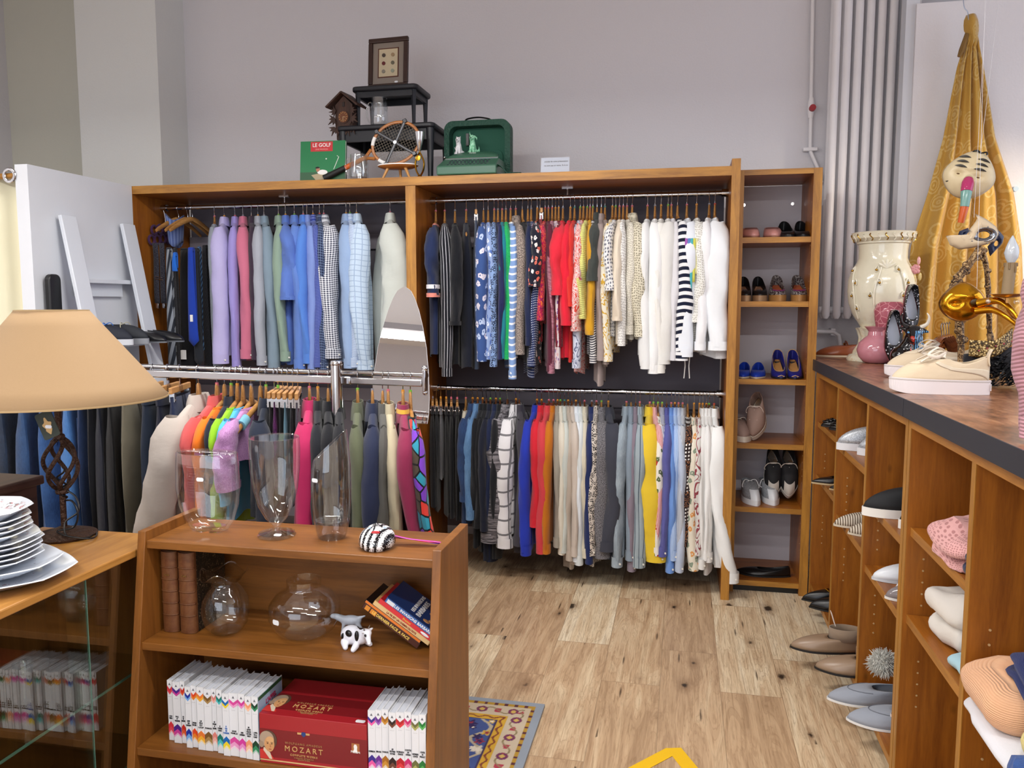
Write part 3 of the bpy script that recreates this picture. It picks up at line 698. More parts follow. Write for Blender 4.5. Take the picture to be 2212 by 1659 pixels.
def hoodie(t, hx, zsh):
    for i, c in enumerate(['#a45cb4', '#5f86c8', '#4fb4bc', '#d8d85a', '#e8e4b0']):
        MB().grid(lambda u, v: (lerp(-hx*.75, hx*.75, (i+.9*u)/5), -.262+.012*v*0-.012*cos(((i+u)/5-.5)*2.4), zsh-.06-.34*v*(1-.12*i)), 3, 8, uvf=lambda u, v: (u*.02, v*.3)).build('rainbow_stripe', fab(c), t, solid=.001)
    for x in (-.012, .012): MB().tube([(x, -.17, -.72), (x*1.3, -.172, -.82), (x*.8, -.17, -.90), (x*1.2, -.17, -.965)], .003, 6).build('drawstring', PAPER, t)
UR = [
 (943, -8, 24, 't', '#1e2a4e', '', '#fff', .03, None, 640, 770, 'pink', 'navy top with white and salmon striped sleeve hems', {'cuff': fab('#e58e80'), 'neck': fab('#e58e80'), 'extra': hems}),
 (962, 0, 28, 'k', '#14161f', 'v', '#d8d8e0', .02, None, 806, 790, 'pink', 'black blouse with thin white vertical stripes'),
 (984, 0, 22, 't', '#0f1118', '', '#fff', .03, None, 700, 790, 'grey', 'plain black top right of the white-striped black blouse'),
 (1008, 0, 32, 'n', '#171b29', '', '#fff', .03, None, 700, 794, 'pink', 'black-navy dress with a white hem edge'),
 (1029, 0, 16, 'S', '#49566e', '', '#fff', .03, None, 700, 800, None, 'slate grey skirt on a clip hanger with a grey tail hanging low', {'extra': tail}),
 (1045, -4, 30, 'k', '#38538c', 'f', '#b7c7e6', .055, '#dcd6e2', 774, 765, None, 'denim-blue blouse with large white lily print'),
 (1055, 2, 18, 'k', '#8ea4d0', 'f', '#e0e6f2', .04, '#4a68b0', 770, 770, None, 'pale blue flowered blouse next to the lily print blouse'),
 (1068, -2, 20, 'k', '#86a2d0', 'l', '#14203c', .022, None, 786, 780, 'pink', 'light blue blouse printed with dark chain rings'),
 (1076, 4, 14, 'k', '#1d2350', '', '#fff', .03, None, 770, 760, 'grey', 'dark indigo top between the ring print and teal blouses'),
 (1085, 0, 24, 'k', '#1f7c8c', '', '#fff', .03, None, 768, 760, 'pink', 'teal blouse left of the bright green knit'),
 (1093, 2, 24, 'k', '#22b866', 'R', '#1a9c54', .006, None, 770, 720, 'grey', 'bright green ribbed knit right of the teal blouse'),
 (1103, 6, 20, 'k', '#7f9fd2', 'h', '#eef2f8', .036, None, 812, 770, 'pink', 'light blue jumper with wide-spaced white stripes'),
 (1114, 12, 24, 'j', '#4a4040', 't', '#b5a79c', .006, None, 758, 752, 'pink', 'brown flecked tweed cardigan', {'name': 'cardigan', 'cat': 'cardigan'}),
 (1128, 16, 12, 'k', '#121218', '', '#fff', .03, None, 790, 780, None, 'black top squeezed behind the flecked tweed cardigan'),
 (1140, 4, 16, 'k', '#1a2446', '', '#fff', .03, None, 740, 760, None, 'plain navy top left of the polka dot blouse'),
 (1147, 6, 26, 'k', '#1c2b58', 'd', '#dfe4f0', .012, None, 785, 812, 'grey', 'navy blouse with white polka dots'),
 (1160, -4, 26, 't', '#16182a', 'f', '#f0e6e2', .035, '#ee7a66', 618, 790, 'orange', 'black top with coral and white flowers'),
 (1166, 6, 12, 'S', '#c02838', 'f', '#201018', .03, '#f0a0a0', 700, 740, None, 'red flowered skirt held by a pale clip hanger'),
 (1177, -8, 30, 'k', '#b81c4e', 'p', '#e06a3a', .02, '#8c1a52', 686, 700, 'red', 'magenta and orange paisley blouse with puffed sleeves'),
 (1184, 2, 20, 'k', '#5c1f34', '', '#fff', .03, None, 796, 780, 'pink', 'maroon top between the paisley blouse and mauve jumper'),
 (1192, -2, 30, 'k', '#b8808f', 'r', '#8e5468', .03, None, 800, 790, 'red', 'mauve pink jumper with crinkled horizontal ribs'),
 (1199, 4, 14, 'k', '#dccdd0', 'f', '#7a4a9a', .03, '#d8a0a0', 790, 780, 'orange', 'pale blouse with small purple print'),
 (1206, 2, 24, 'k', '#7c1228', 'R', '#5c0c1c', .007, None, 743, 740, 'orange', 'dark red ribbed jumper'),
 (1215, -6, 28, 't', '#d8293c', '', '#fff', .03, None, 636, 770, 'grey', 'red short-sleeved top right of the dark red ribbed jumper'),
 (1231, -8, 22, 't', '#dc1f36', '', '#fff', .03, None, 700, 775, 'orange', 'bright scarlet top with elbow-length sleeves'),
 (1240, -6, 16, 't', '#d6342c', '', '#fff', .03, None, 660, 780, 'teal', 'orange-red top left of the grey graffiti print blouse'),
 (1252, -6, 24, 'k', '#c9cede', 'p', '#6a6f8a', .05, None, 788, 770, 'green', 'grey-white blouse with dark brushwork print'),
 (1259, -10, 34, 't', '#e8c8c6', 'p', '#d4473c', .022, None, 712, 806, 'orange', 'white blouse with coral arabesque print'),
 (1267, -8, 34, 't', '#dcdc86', 'R', '#c4c468', .009, None, 686, 690, 'green', 'pale yellow chunky knit with half sleeves'),
 (1273, 0, 18, 't', '#cf9a22', '', '#fff', .03, None, 720, 715, 'pink', 'mustard top behind the pale yellow knit'),
 (1279, 0, 20, 'k', '#e2e0de', 'H', '#3a3a46', .012, None, 778, 770, 'green', 'white top with narrow black stripes'),
 (1288, -4, 26, 's', '#3d423f', '', '#fff', .03, None, 606, 770, None, 'charcoal short-sleeved top with a folded collar'),
 (1297, -2, 34, 'j', '#a1928e', '', '#fff', .03, None, 770, 829, None, 'long taupe draped cardigan reaching lowest on the upper rail', {'name': 'cardigan', 'cat': 'cardigan'}),
 (1305, 4, 16, 'k', '#97877f', '', '#fff', .03, None, 780, 790, 'teal', 'taupe jumper next to the draped taupe cardigan'),
 (1321, -10, 26, 'k', '#e8e2cf', 'p', '#d2a73a', .04, None, 774, 760, 'orange', 'cream blouse with mustard print'),
 (1328, -10, 34, 't', '#f0efee', 'x', '#6c7080', .018, None, 626, 730, 'green', 'white crochet top with large eyelets and wide sleeves'),
 (1336, 0, 18, 't', '#e2d5c2', '', '#fff', .03, None, 690, 740, 'pink', 'cream blouse with gathered short sleeve between crochet tops'),
 (1344, -2, 34, 'k', '#f0efec', 'x', '#b9b6b2', .013, None, 740, 742, 'pink', 'white open-knit lace jumper'),
 (1352, 10, 22, 'k', '#e4dfd2', 'x', '#a09a8c', .009, None, 716, 738, 'pink', 'ivory lace blouse right of the white open-knit jumper'),
 (1363, 16, 30, 'j', '#d9d2bd', 'x', '#8c8672', .012, None, 719, 732, 'pink', 'beige lace cardigan, last before the gap', {'name': 'cardigan', 'cat': 'cardigan'}),
 (1396, -4, 26, 'k', '#e9eaea', '', '#fff', .03, None, 790, 770, 'pink', 'thin white jumper, first after the gap'),
 (1412, 0, 30, 'k', '#f0f1f1', '', '#fff', .03, None, 800, 776, 'grey', 'white long-sleeved jumper left of the off-white one'),
 (1425, 0, 26, 'k', '#ecebe6', '', '#fff', .03, None, 799, 780, 'orange', 'off-white long-sleeved blouse between two white tops'),
 (1440, 2, 40, 'k', '#e4e3df', '', '#fff', .03, None, 780, 778, 'green', 'ivory wide plain blouse with a straight hem'),
 (1447, 12, 18, 'k', '#dcdbe0', '', '#fff', .03, None, 772, 770, 'pink', 'pale grey-white blouse beside the breton stripes'),
 (1460, 14, 34, 'k', '#ecedef', 'H', '#131a33', .034, None, 772, 760, None, 'white jumper with navy breton stripes'),
 (1480, 10, 36, 'k', '#e8edf5', '', '#fff', .03, None, 764, 755, 'pink', 'white hooded sweatshirt with rainbow stripes and hanging drawstrings', {'extra': hoodie}),
 (1501, 6, 26, 'k', '#efefea', 'x', '#bdbab0', .011, None, 690, 765, 'orange', 'white lace top with scalloped sleeve'),
 (1528, -8, 28, 'k', '#f1f2f5', '', '#fff', .03, None, 750, 765, 'grey', 'white top second from the right end of the upper rail'),
 (1540, 8, 48, 'k', '#eef2f6', '', '#fff', .03, None, 750, 770, 'red', 'white loose sweatshirt at the right end of the upper rail'),
]
LR = [
 (932, 0, 18, 'T', '#15171d', '', '#fff', .03, None, 0, 1100, 'grey', 'black leather-look trousers at the left end of the lower rail'),
 (940, 2, 18, 'T', '#1b1e26', '', '#fff', .03, None, 0, 1110, None, 'dark charcoal trousers second on the lower rail'),
 (950, 0, 16, 'T', '#2b2d33', 'V', '#a8aab2', .006, None, 0, 1040, 'orange', 'grey and black flecked trousers third on the lower rail'),
 (962, 0, 16, 'T', '#111217', '', '#fff', .03, None, 0, 1120, 'orange', 'black trousers right of the flecked pair'),
 (973, 0, 16, 'T', '#14151b', '', '#fff', .03, None, 0, 1124, 'pink', 'second black trousers right of the flecked pair'),
 (986, 0, 16, 'T', '#0f1014', '', '#fff', .03, None, 0, 1128, 'pink', 'third black trousers, beside the dark denim jacket'),
 (1005, -8, 18, 'n', '#c9c2b0', '', '#fff', .03, None, 0, 950, 'pink', 'short cream top hidden beside the denim jackets'),
 (1020, -22, 26, 'j', '#20304f', 'D', '#2f4a78', .03, None, 1075, 1133, 'orange', 'dark denim jacket left of the faded blue one', {'name': 'denim_jacket'}),
 (1031, -20, 28, 'j', '#4a6f9c', 'D', '#6a92bc', .03, None, 1112, 1090, 'orange', 'faded blue denim jacket with a frayed cuff', {'name': 'denim_jacket'}),
 (1042, -16, 22, 'j', '#14161b', '', '#fff', .03, None, 1130, 1180, 'orange', 'black blazer right of the faded denim jacket'),
 (1050, -16, 20, 'j', '#111318', '', '#fff', .03, None, 1130, 1190, None, 'second black blazer on the lower rail'),
 (1059, -14, 20, 'j', '#161b2c', '', '#fff', .03, None, 1135, 1200, 'green', 'midnight blue blazer between black blazers'),
 (1071, -16, 20, 'j', '#1a2444', '', '#fff', .03, None, 1135, 1210, 'orange', 'navy blazer left of the marled grey jacket'),
 (1080, -12, 18, 'j', '#15171c', '', '#fff', .03, None, 1120, 1205, 'green', 'black blazer behind the marled grey jacket'),
 (1096, -30, 46, 'j', '#2e2c31', 'r', '#8b878d', .03, None, 1163, 1150, None, 'dark grey marled jacket with a yellow tag'),
 (1115, -24, 42, 'j', '#e2e1e5', 'c', '#3a3a42', .075, None, 1174, 1150, 'orange', 'white boucle jacket with a dark stitched check', {'fan': -.02}),
 (1122, 6, 30, 'j', '#3e3b44', '', '#fff', .03, None, 1170, 1190, None, 'charcoal jacket behind the white checked one'),
 (1161, -22, 26, 'j', '#2437ac', '', '#fff', .03, None, 1188, 1180, 'orange', 'royal blue blazer left of the bright red one'),
 (1171, -14, 26, 'j', '#cf2434', '', '#fff', .03, None, 1128, 1140, 'orange', 'bright red blazer right of the royal blue one'),
 (1187, -16, 26, 'j', '#cc4048', '', '#fff', .03, None, 1184, 1170, 'pink', 'coral red denim-style jacket between red and ochre'),
 (1197, -10, 34, 'j', '#c07018', '', '#fff', .03, None, 1184, 1170, 'pink', 'ochre orange jacket right of the coral red one'),
 (1206, -2, 26, 'j', '#9c968a', '', '#fff', .03, None, 1172, 1180, 'orange', 'taupe grey jacket right of the ochre one'),
 (1212, 4, 26, 'j', '#d9d3c4', '', '#fff', .03, None, 1188, 1175, 'green', 'cream slim jacket right of the taupe jacket'),
 (1221, 2, 24, 'j', '#c3c9c4', '', '#fff', .03, None, 1184, 1170, 'teal', 'pale grey-green jacket right of the cream slim jacket'),
 (1229, 6, 24, 'j', '#b6a99c', '', '#fff', .03, None, 1200, 1230, 'orange', 'beige trench jacket reaching low'),
 (1237, 6, 22, 'j', '#c9bdb2', '', '#fff', .03, None, 1190, 1212, None, 'beige jacket with a dark button on its shoulder strap'),
 (1246, 6, 28, 'j', '#dfe6ee', '', '#fff', .03, None, 1203, 1190, 'orange', 'white denim jacket with metal buttons', {'name': 'denim_jacket'}),
 (1255, 4, 24, 'j', '#d4dadb', '', '#fff', .03, None, 1210, 1190, None, 'pale mint-white jacket right of the white denim jacket'),
 (1265, 2, 22, 'j', '#cfc8b4', '', '#fff', .03, None, 1195, 1200, 'pink', 'cream cotton jacket left of the navy one'),
 (1281, -2, 20, 'j', '#1f2c5c', '', '#fff', .03, None, 1208, 1200, 'grey', 'plain navy jacket left of the leopard print'),
 (1291, -6, 24, 'c', '#cfc6bd', 'l', '#17151a', .02, None, 1190, 1220, 'pink', 'leopard print blouse in grey and black'),
 (1302, 2, 40, 'j', '#8d8b90', 't', '#35343a', .004, None, 1197, 1190, 'green', 'grey salt-and-pepper jacket right of the leopard blouse'),
 (1317, 10, 40, 'j', '#3c3e49', '', '#fff', .03, None, 1180, 1200, 'orange', 'slate grey waistcoat jacket, last before the gap'),
 (1357, -8, 26, 'c', '#7d8b98', 'D', '#a3b0ba', .03, None, 1214, 1200, 'pink', 'washed blue-grey patterned shirt, first after the gap'),
 (1367, 0, 22, 'c', '#8694a2', '', '#fff', .03, None, 1200, 1200, None, 'plain blue-grey shirt second after the gap'),
 (1377, 0, 32, 'c', '#857986', '', '#fff', .03, None, 1225, 1215, None, 'mauve grey shirt with a buttoned tab'),
 (1386, 4, 30, 'c', '#9aa7ae', 'v', '#4a5866', .03, None, 1214, 1210, 'pink', 'light grey shirt with a dark seam stripe, left of the yellow shirt'),
 (1408, -2, 48, 'c', '#e3c235', '', '#fff', .03, None, 1202, 1150, 'pink', 'bright yellow shirt right of the grey shirts', {'fan': .03}),
 (1416, 14, 18, 'c', '#e9dada', 'V', '#c4303e', .008, None, 1180, 1190, 'green', 'red and white candy-striped shirt behind the yellow one'),
 (1426, 6, 22, 'k', '#e8e4dc', 'f', '#b5242e', .05, '#5b6a4a', 1190, 1200, 'green', 'white blouse with big red roses'),
 (1435, 4, 20, 'c', '#dfe1ea', 'V', '#28336e', .008, None, 1195, 1210, 'green', 'navy and white narrow-striped shirt'),
 (1445, 2, 30, 'c', '#5a5c9e', '', '#fff', .03, None, 1190, 1200, None, 'indigo shirt right of the navy-striped shirt'),
 (1455, 2, 28, 'c', '#6f98dc', '', '#fff', .03, None, 1227, 1210, 'pink', 'sky blue shirt with the lowest-hanging blue cuff'),
 (1463, 4, 20, 'c', '#c6d8f0', 'V', '#7fa3dc', .007, None, 1200, 1200, 'orange', 'light blue fine-striped shirt between sky blue and ice blue'),
 (1471, 6, 26, 'c', '#b9c5da', '', '#fff', .03, None, 1223, 1215, 'pink', 'ice blue plain shirt left of the diagonal-striped one'),
 (1480, 2, 20, 'c', '#d2d6dc', 'V', '#9a9fac', .01, None, 1205, 1230, 'pink', 'white shirt with grey diagonal stripes'),
 (1491, 4, 30, 'k', '#2a1c1c', 'w', '#e8e4e0', .03, '#a5714e', 1172, 1190, None, 'black and white houndstooth and swirl blouse'),
 (1505, 0, 34, 'k', '#e6dfcd', 'f', '#dd9c5a', .05, '#8a9a86', 1224, 1215, 'orange', 'cream blouse with pale orange flowers'),
 (1517, 0, 20, 'k', '#d8d5d0', 'p', '#8f3f48', .06, None, 1190, 1200, 'orange', 'white blouse with a red chain print at the shoulder'),
 (1524, 4, 28, 'c', '#e8e8e6', '', '#fff', .03, None, 1219, 1205, 'orange', 'white shirt right of the flowered cream blouse'),
 (1532, 4, 28, 'c', '#efefee', '', '#fff', .03, None, 1200, 1200, 'orange', 'white shirt third from the right end of the lower rail'),
 (1538, 8, 22, 'c', '#e3e2e0', '', '#fff', .03, None, 1205, 1235, 'green', 'white shirt second from the right end of the lower rail'),
 (1549, 8, 40, 'c', '#f0f2f2', '', '#fff', .03, None, 1246, 1220, 'red', 'crisp white shirt at the right end of the lower rail, sleeve swinging out', {'fan': .09}),
]
hang_row(UL, RY, RZ1+.0135, 'shirts on the upper left rail', 'hangers on the upper left rail', lambda i, r: 'p' if i == 0 or r.random() < .3 else 'd', 11, drop=.03)
hang_row(UR, RY, RZ1+.0135, 'tops on the upper right rail', 'hangers on the upper right rail', lambda i, r: 'p', 12, drop=.055)
hang_row(LR, RY, RZ2+.0135, 'clothes on the lower rail', 'hangers on the lower rail', lambda i, r: 'p' if i < 7 or (i > 30 and r.random() < .6) else 'd', 13, drop=.038)
# ================================================================= ROLLING RACK
RA, RB = Vector((-3.02, 3.07, 1.268)), Vector((-.905, 2.80, 1.268))
rd = (RB-RA).normalized()
def rack_y(px):   # rail's y where this pixel column crosses it
    d = _ray(px, 815); t = (RA.x*d.y-RA.y*d.x)/(rd.y*d.x-rd.x*d.y); return RA.y+rd.y*t
t = thing('rolling_rack', 'chrome rolling garment rack with coats and jeans, standing in front of the wardrobe', 'garment rack', (-1.41, 2.864, 0))
o = Vector(t.location); side = Vector((rd.y, -rd.x, 0))
k = MB().tube([RA-o, RB-o], .009, 12); k.build('top_bar', CHROME, t)
off = side*.022
M = frame(RA-o+off+Vector((0, 0, -.028)), rd, (0, 0, 1))
L = (RB-RA).length
MB().box(0, -.014, -.008, L-.19*1.6, .016, .008, M=M).build('beam', CHROME, t, bevel=.004)
MB().box(L-.19*1.6, -.012, -.0065, L-.01, .014, .0065, M=M).build('beam_extension', CHROME, t, bevel=.004)
for s in (0, L): MB().box(s-.006, -.03, -.013, s+.006, .052, .013, M=M).ball((s, .055, 0), .012, 12, 8, M=M).ball((s, -.033, 0), .01, 12, 8, M=M).build('end_plate', CHROME, t, bevel=.003)
for q in (rack_y(742),):
    px_ = aty(742, 815, q)-o+side*.05
    MB().tube([(px_[0], px_[1], .12), (px_[0], px_[1], 1.30)], .021, 20).lathe([(.0, 1.30), (.021, 1.30), (.023, 1.305), (.02, 1.316), (0, 1.318)], 20, (px_[0], px_[1], 0)).build('post', CHROME, t)
    MB().tube([(px_[0]-side.x*.3, px_[1]-side.y*.3, .12), (px_[0]+side.x*.2, px_[1]+side.y*.2, .12)], .018, 12).build('foot', CHROME, t)
p2_ = RA-o+rd*.35+side*.05
MB().tube([(p2_[0], p2_[1], .12), (p2_[0], p2_[1], 1.26)], .021, 20).build('post', CHROME, t)
MB().tube([(p2_[0]-side.x*.3, p2_[1]-side.y*.3, .12), (p2_[0]+side.x*.2, p2_[1]+side.y*.2, .12)], .018, 12).build('foot', CHROME, t)
MB().tube([(p2_[0], p2_[1], .12), (px_[0], px_[1], .12)], .018, 12).build('base_bar', CHROME, t)
for c in (p2_, px_):
    for s in (-.3, .2): MB().tube([(c[0]+side.x*s-.012, c[1]+side.y*s, .045), (c[0]+side.x*s+.012, c[1]+side.y*s, .045)], .045, 20).tube([(c[0]+side.x*s, c[1]+side.y*s, .045), (c[0]+side.x*s, c[1]+side.y*s, .12)], .008, 8).build('caster', BLACK, t)
def jp(color, seam='#b98a4a'):
    def ex(t, hx, z):
        pass
    return ex
RK = [
 (20, -50, 70, 'T', '#17202e', 'D', '#25344c', .03, None, 0, 1250, None, 'near-black jeans at the far left edge of the rack', {'name': 'jeans', 'cat': 'jeans'}),
 (64, -44, 70, 'T', '#1f3658', 'D', '#33527f', .03, None, 0, 1250, None, 'faded navy jeans second from the left edge of the rack', {'name': 'jeans', 'cat': 'jeans'}),
 (110, -40, 90, 'T', '#24406e', 'D', '#3a5e94', .03, None, 0, 1250, None, 'dark blue jeans with a stitched back pocket, left of the lamp stem', {'name': 'jeans', 'cat': 'jeans'}),
 (158, -40, 60, 'T', '#35609c', 'D', '#4f7fbc', .03, None, 0, 1250, None, 'mid blue jeans directly behind the lamp stem', {'name': 'jeans', 'cat': 'jeans'}),
 (184, -34, 50, 'T', '#1b2a48', 'D', '#25385e', .03, None, 0, 1250, None, 'navy jeans right of the lamp stem', {'name': 'jeans', 'cat': 'jeans'}),
 (206, -36, 50, 'T', '#14161d', '', '#fff', .03, None, 0, 1250, None, 'black jeans between the navy pair and the dark trousers', {'name': 'jeans', 'cat': 'jeans'}),
 (226, -36, 50, 'T', '#181c2a', '', '#fff', .03, None, 0, 1250, None, 'dark midnight trousers left of the black pair'),
 (250, -36, 50, 'T', '#0f1014', '', '#fff', .03, None, 0, 1250, None, 'plain black trousers left of the khaki pair'),
 (286, -42, 70, 'T', '#6b6657', '', '#fff', .03, None, 0, 1250, None, 'khaki grey chinos left of the coated trousers'),
 (330, -40, 70, 'T', '#212b3c', '', '#fff', .03, None, 0, 1250, None, 'dark blue coated trousers with a shiny waist'),
 (362, -44, 60, 'T', '#171c30', '', '#fff', .03, None, 0, 1250, 'grey', 'navy trousers on a large pale clip hanger'),
 (388, -40, 50, 'S', '#1c2848', '', '#fff', .03, None, 0, 1100, None, 'navy skirt behind the beige trench coat'),
 (428, -62, 110, 'j', '#b9b0a8', '', '#fff', .03, None, 1250, 1290, None, 'large beige trench coat with a wide collar', {'name': 'trench_coat', 'cat': 'coat', 'fan': -.12}),
 (468, -62, 32, 'j', '#cc5a5a', '', '#fff', .03, None, 1098, 1160, 'pink', 'coral red jacket left of the orange one'),
 (484, -56, 36, 'k', '#ee7a1e', '', '#fff', .03, None, 1106, 1150, None, 'bright orange fleece left of the lime one'),
 (499, -48, 26, 'j', '#1d2230', '', '#fff', .03, None, 1100, 1150, 'green', 'black jacket between the orange and lime ones'),
 (512, -52, 32, 'k', '#93c727', '', '#fff', .03, None, 1112, 1150, 'orange', 'lime green fleece left of the mauve top'),
 (524, -44, 20, 'k', '#54b4dc', '', '#fff', .03, None, 1080, 1120, None, 'turquoise top squeezed behind the lime fleece'),
 (542, -50, 38, 't', '#a874ac', 't', '#c294c4', .004, None, 1050, 1000, 'grey', 'heather mauve short-sleeved top'),
 (574, -20, 50, 'j', '#1c2435', '', '#fff', .03, None, 1180, 1120, 'green', 'navy coat hanging behind the tall goblet vase', {'name': 'coat', 'cat': 'coat'}),
 (592, -24, 24, 'S', '#141318', '', '#fff', .03, None, 0, 1120, None, 'black skirt, leftmost of the skirts on short pale hangers'),
 (600, -20, 20, 'S', '#451546', 't', '#6a2a6c', .02, None, 0, 1060, 'green', 'dark purple velvet skirt'),
 (610, -18, 20, 'S', '#15151b', '', '#fff', .03, None, 0, 1100, None, 'black skirt between the purple and the teal ones'),
 (621, -16, 16, 'S', '#5f8799', '', '#fff', .03, None, 0, 1040, None, 'dusty teal skirt on a short pale hanger'),
 (632, -12, 20, 'S', '#1a1b22', '', '#fff', .03, None, 0, 1100, None, 'charcoal skirt right of the teal one'),
 (643, -8, 26, 'S', '#4b4a58', 't', '#33323f', .006, None, 0, 1080, None, 'grey flannel skirt left of the fuchsia coat'),
 (668, -14, 56, 'j', '#b4285c', '', '#fff', .03, None, 1280, 1300, 'pink', 'fuchsia pink wool coat behind the glass vases', {'name': 'coat', 'cat': 'coat', 'fan': -.03}),
 (686, -4, 30, 'j', '#1b1d24', '', '#fff', .03, None, 1200, 1250, 'orange', 'black coat right of the fuchsia one', {'name': 'coat', 'cat': 'coat'}),
 (708, -2, 40, 'j', '#15161c', '', '#fff', .03, None, 1200, 1230, None, 'black jacket behind the slanted glass vase'),
 (730, 2, 34, 'j', '#1b1c22', '', '#fff', .03, None, 1200, 1230, None, 'black jacket directly left of the chrome post'),
 (772, -6, 36, 'j', '#5a5f49', '', '#fff', .03, None, 1260, 1280, 'green', 'olive green jacket right of the chrome post'),
 (804, 0, 44, 'j', '#232a44', '', '#fff', .03, None, 1260, 1280, 'grey', 'dark navy coat between the olive and grey jackets', {'name': 'coat', 'cat': 'coat'}),
 (826, 2, 28, 'j', '#54534f', '', '#fff', .03, None, 1260, 1270, 'grey', 'grey crinkled jacket left of the cream coat'),
 (838, 8, 36, 'j', '#b5ab90', '', '#fff', .03, None, 1280, 1290, 'pink', 'cream wool coat in front of the oval mirror', {'name': 'coat', 'cat': 'coat'}),
 (870, 6, 40, 'j', '#86284a', '', '#fff', .03, None, 1290, 1290, 'orange', 'burgundy jacket with yellow striped collar', {'neck': fab('#86284a', 'h', '#d5a63c', .022), 'fan': .1}),
 (886, 14, 34, 'k', '#d83a30', 'a', '#7a3fc0', .045, '#4a3f34', 1290, 1290, 'green', 'multicoloured abstract print dress with a black collar', {'neck': fab('#1b1c22'), 'name': 'dress', 'cat': 'dress', 'fan': .08}),
]
hang_row(RK, rack_y, lambda px: 1.268+.009, 'clothes on the rolling rack', 'hangers on the rolling rack', lambda i, r: 'p', 14, drop=.058)
px_b = 562; ryb = rack_y(px_b); Pb = aty(px_b, 815, ryb); xb_ = aty(px_b-60, 815, ryb-.22)[0]; rzb = math.atan2(xb_-Pb[0], .22)
hb_ = hanger(Pb[0], ryb, 1.277-.0145, rzb, 'p', None, False, 'empty pale hanger with light blue cloth wrapped round its front arm, beside the mauve top', 'x', .058); del hb_['group']
P = [(0, -.2*i/9, -.068-.058-.085*(i/9)**1.35) for i in (5.6, 6.2, 6.8, 7.4)]; MB().tube(P, .018, 12, flat=(.9, 1.2)).build('cloth_wrap', fab('#6fa8bc'), hb_)
# stitched pockets on the first jeans
for o in [x for x in COL.objects if x.name.startswith('jeans') and x.parent is None][2:4]:
    seam = plain('#b7925c', .8)
    k = MB().box(.036, -.115, -.34, .040, .0, -.215); pk = k.build('back_pocket', fab('#1f3860', 'D', '#2f5288'), o, bevel=.002)
    MB().tube([(.042, -.112, -.218), (.042, -.112, -.325), (.042, -.058, -.337), (.042, -.004, -.325), (.042, -.004, -.218), (.042, -.112, -.218)], .0012, 4).build('stitching', seam, pk)
    for y in (-.1, .06): MB().box(.034, y, -.155, .039, y+.014, -.1).build('belt_loop', fab('#1f3860', 'D', '#2f5288'), o)

# ================================================================= NECKTIES, BRACES at the left end of the upper rail
for i, (px, l) in enumerate([(385, 'leftmost of the three shiny wooden tie hangers'), (405, 'middle of the three shiny wooden tie hangers'), (415, 'right-hand one of the three shiny wooden tie hangers')]):
    P = aty(px, 445, RY); xn = aty(px-56, 445, RY-.22)[0]
    hanger(P[0], RY, RZ1-.001, math.atan2(xn-P[0], .22), 'p', None, False, l, 'tie hangers')
def tie(label, px, y, ztop, zbot, w, m, cat='necktie', name='necktie', point=True, rz=0):
    P = aty(px, 600, y); t = thing(name, label, cat, (P[0], y, ztop), rz, 'accessories at the left end of the upper rail')
    L = ztop-zbot; n = 14
    def fn(u, v):
        ww = w*(.45+.55*v)/2; x = (u-.5)*2*ww; z = -L*v
        if point and v > .9: z += abs(u-.5)*2*w*.5*((v-.9)*10)
        return (x, -.006*sin(pi*v)-.004*cos((u-.5)*3), z)
    MB().grid(fn, 6, n, uvf=lambda u, v: (u*w+v*.35*L, -v*L)).build('blade', m, t, solid=.005)
    MB().grid(lambda u, v: ((u-.5)*w*.5, .018, -L*.8*v), 2, 4, uvf=lambda u, v: (u*w*.5+v*.35*L, -v*L)).build('tail', m, t, solid=.004)
    MB().tube([(-w*.22, .008, 0), (w*.22, .008, 0)], .012, 8).build('fold', m, t)
    return t
TZ = aty(366, 540, 4.3)[2]
tie('light and dark grey diagonally striped necktie, the leftmost', 366, 4.25, TZ, aty(370, 815, 4.25)[2], .058, fab('#8d949e', 'V', '#272c36', .05))
tie('thin black flecked scarf right of the striped necktie', 379, 4.28, TZ, aty(379, 810, 4.28)[2], .03, fab('#15161a', 't', '#3a3a3e', .004), 'scarf', 'scarf', False)
t = tie('wide black velvet scarf with a white price tag near its lower edge', 403, 4.32, TZ+.0, aty(403, 812, 4.32)[2], .14, fab('#0c0c10'), 'scarf', 'scarf', False)
q = aty(398, 766, 4.305)-Vector(t.location); MB().box(q[0]-.018, q[1]-.008, q[2]-.028, q[0]+.018, q[1]-.006, q[2]+.028).build('price_tag', PAPER, t)
tie('small bright blue satin scarf end hanging below the tie hangers', 379, 4.22, TZ-.03, aty(379, 586, 4.22)[2], .035, fab('#1f66c8'), 'scarf', 'scarf', False)
t = tie('royal blue satin necktie showing its pale label', 414, 4.26, TZ, aty(418, 748, 4.26)[2], .066, fab('#1c3ea8'))
MB().box(-.012, -.014, -.42, .006, -.012, -.38).build('label_patch', PAPER, t)
tie('dark charcoal necktie reaching lower than the blue one', 424, 4.30, TZ, aty(427, 790, 4.30)[2], .062, fab('#23262c', 'V', '#2f333b', .01))
tie('navy and light blue twisted rope-striped necktie', 431, 4.34, TZ+.01, aty(434, 760, 4.34)[2], .03, fab('#1b2a4a', 'V', '#5d86b4', .014))
tie('black tie with tiny pale dots left of the grey jumper', 444, 4.36, TZ+.02, aty(446, 800, 4.36)[2], .05, fab('#121216', 'd', '#55555c', .008))
tie('plain black tie next to the dotted one', 454, 4.40, TZ+.02, aty(456, 805, 4.40)[2], .06, fab('#101014'))
P = aty(356, 449, RY)
t = thing('scarf_hanger', 'purple padded hanger made of linked rings, at the far left of the upper rail', 'hanger', (P[0], RY, RZ1-.001)); PUR = fab('#4a2a55')
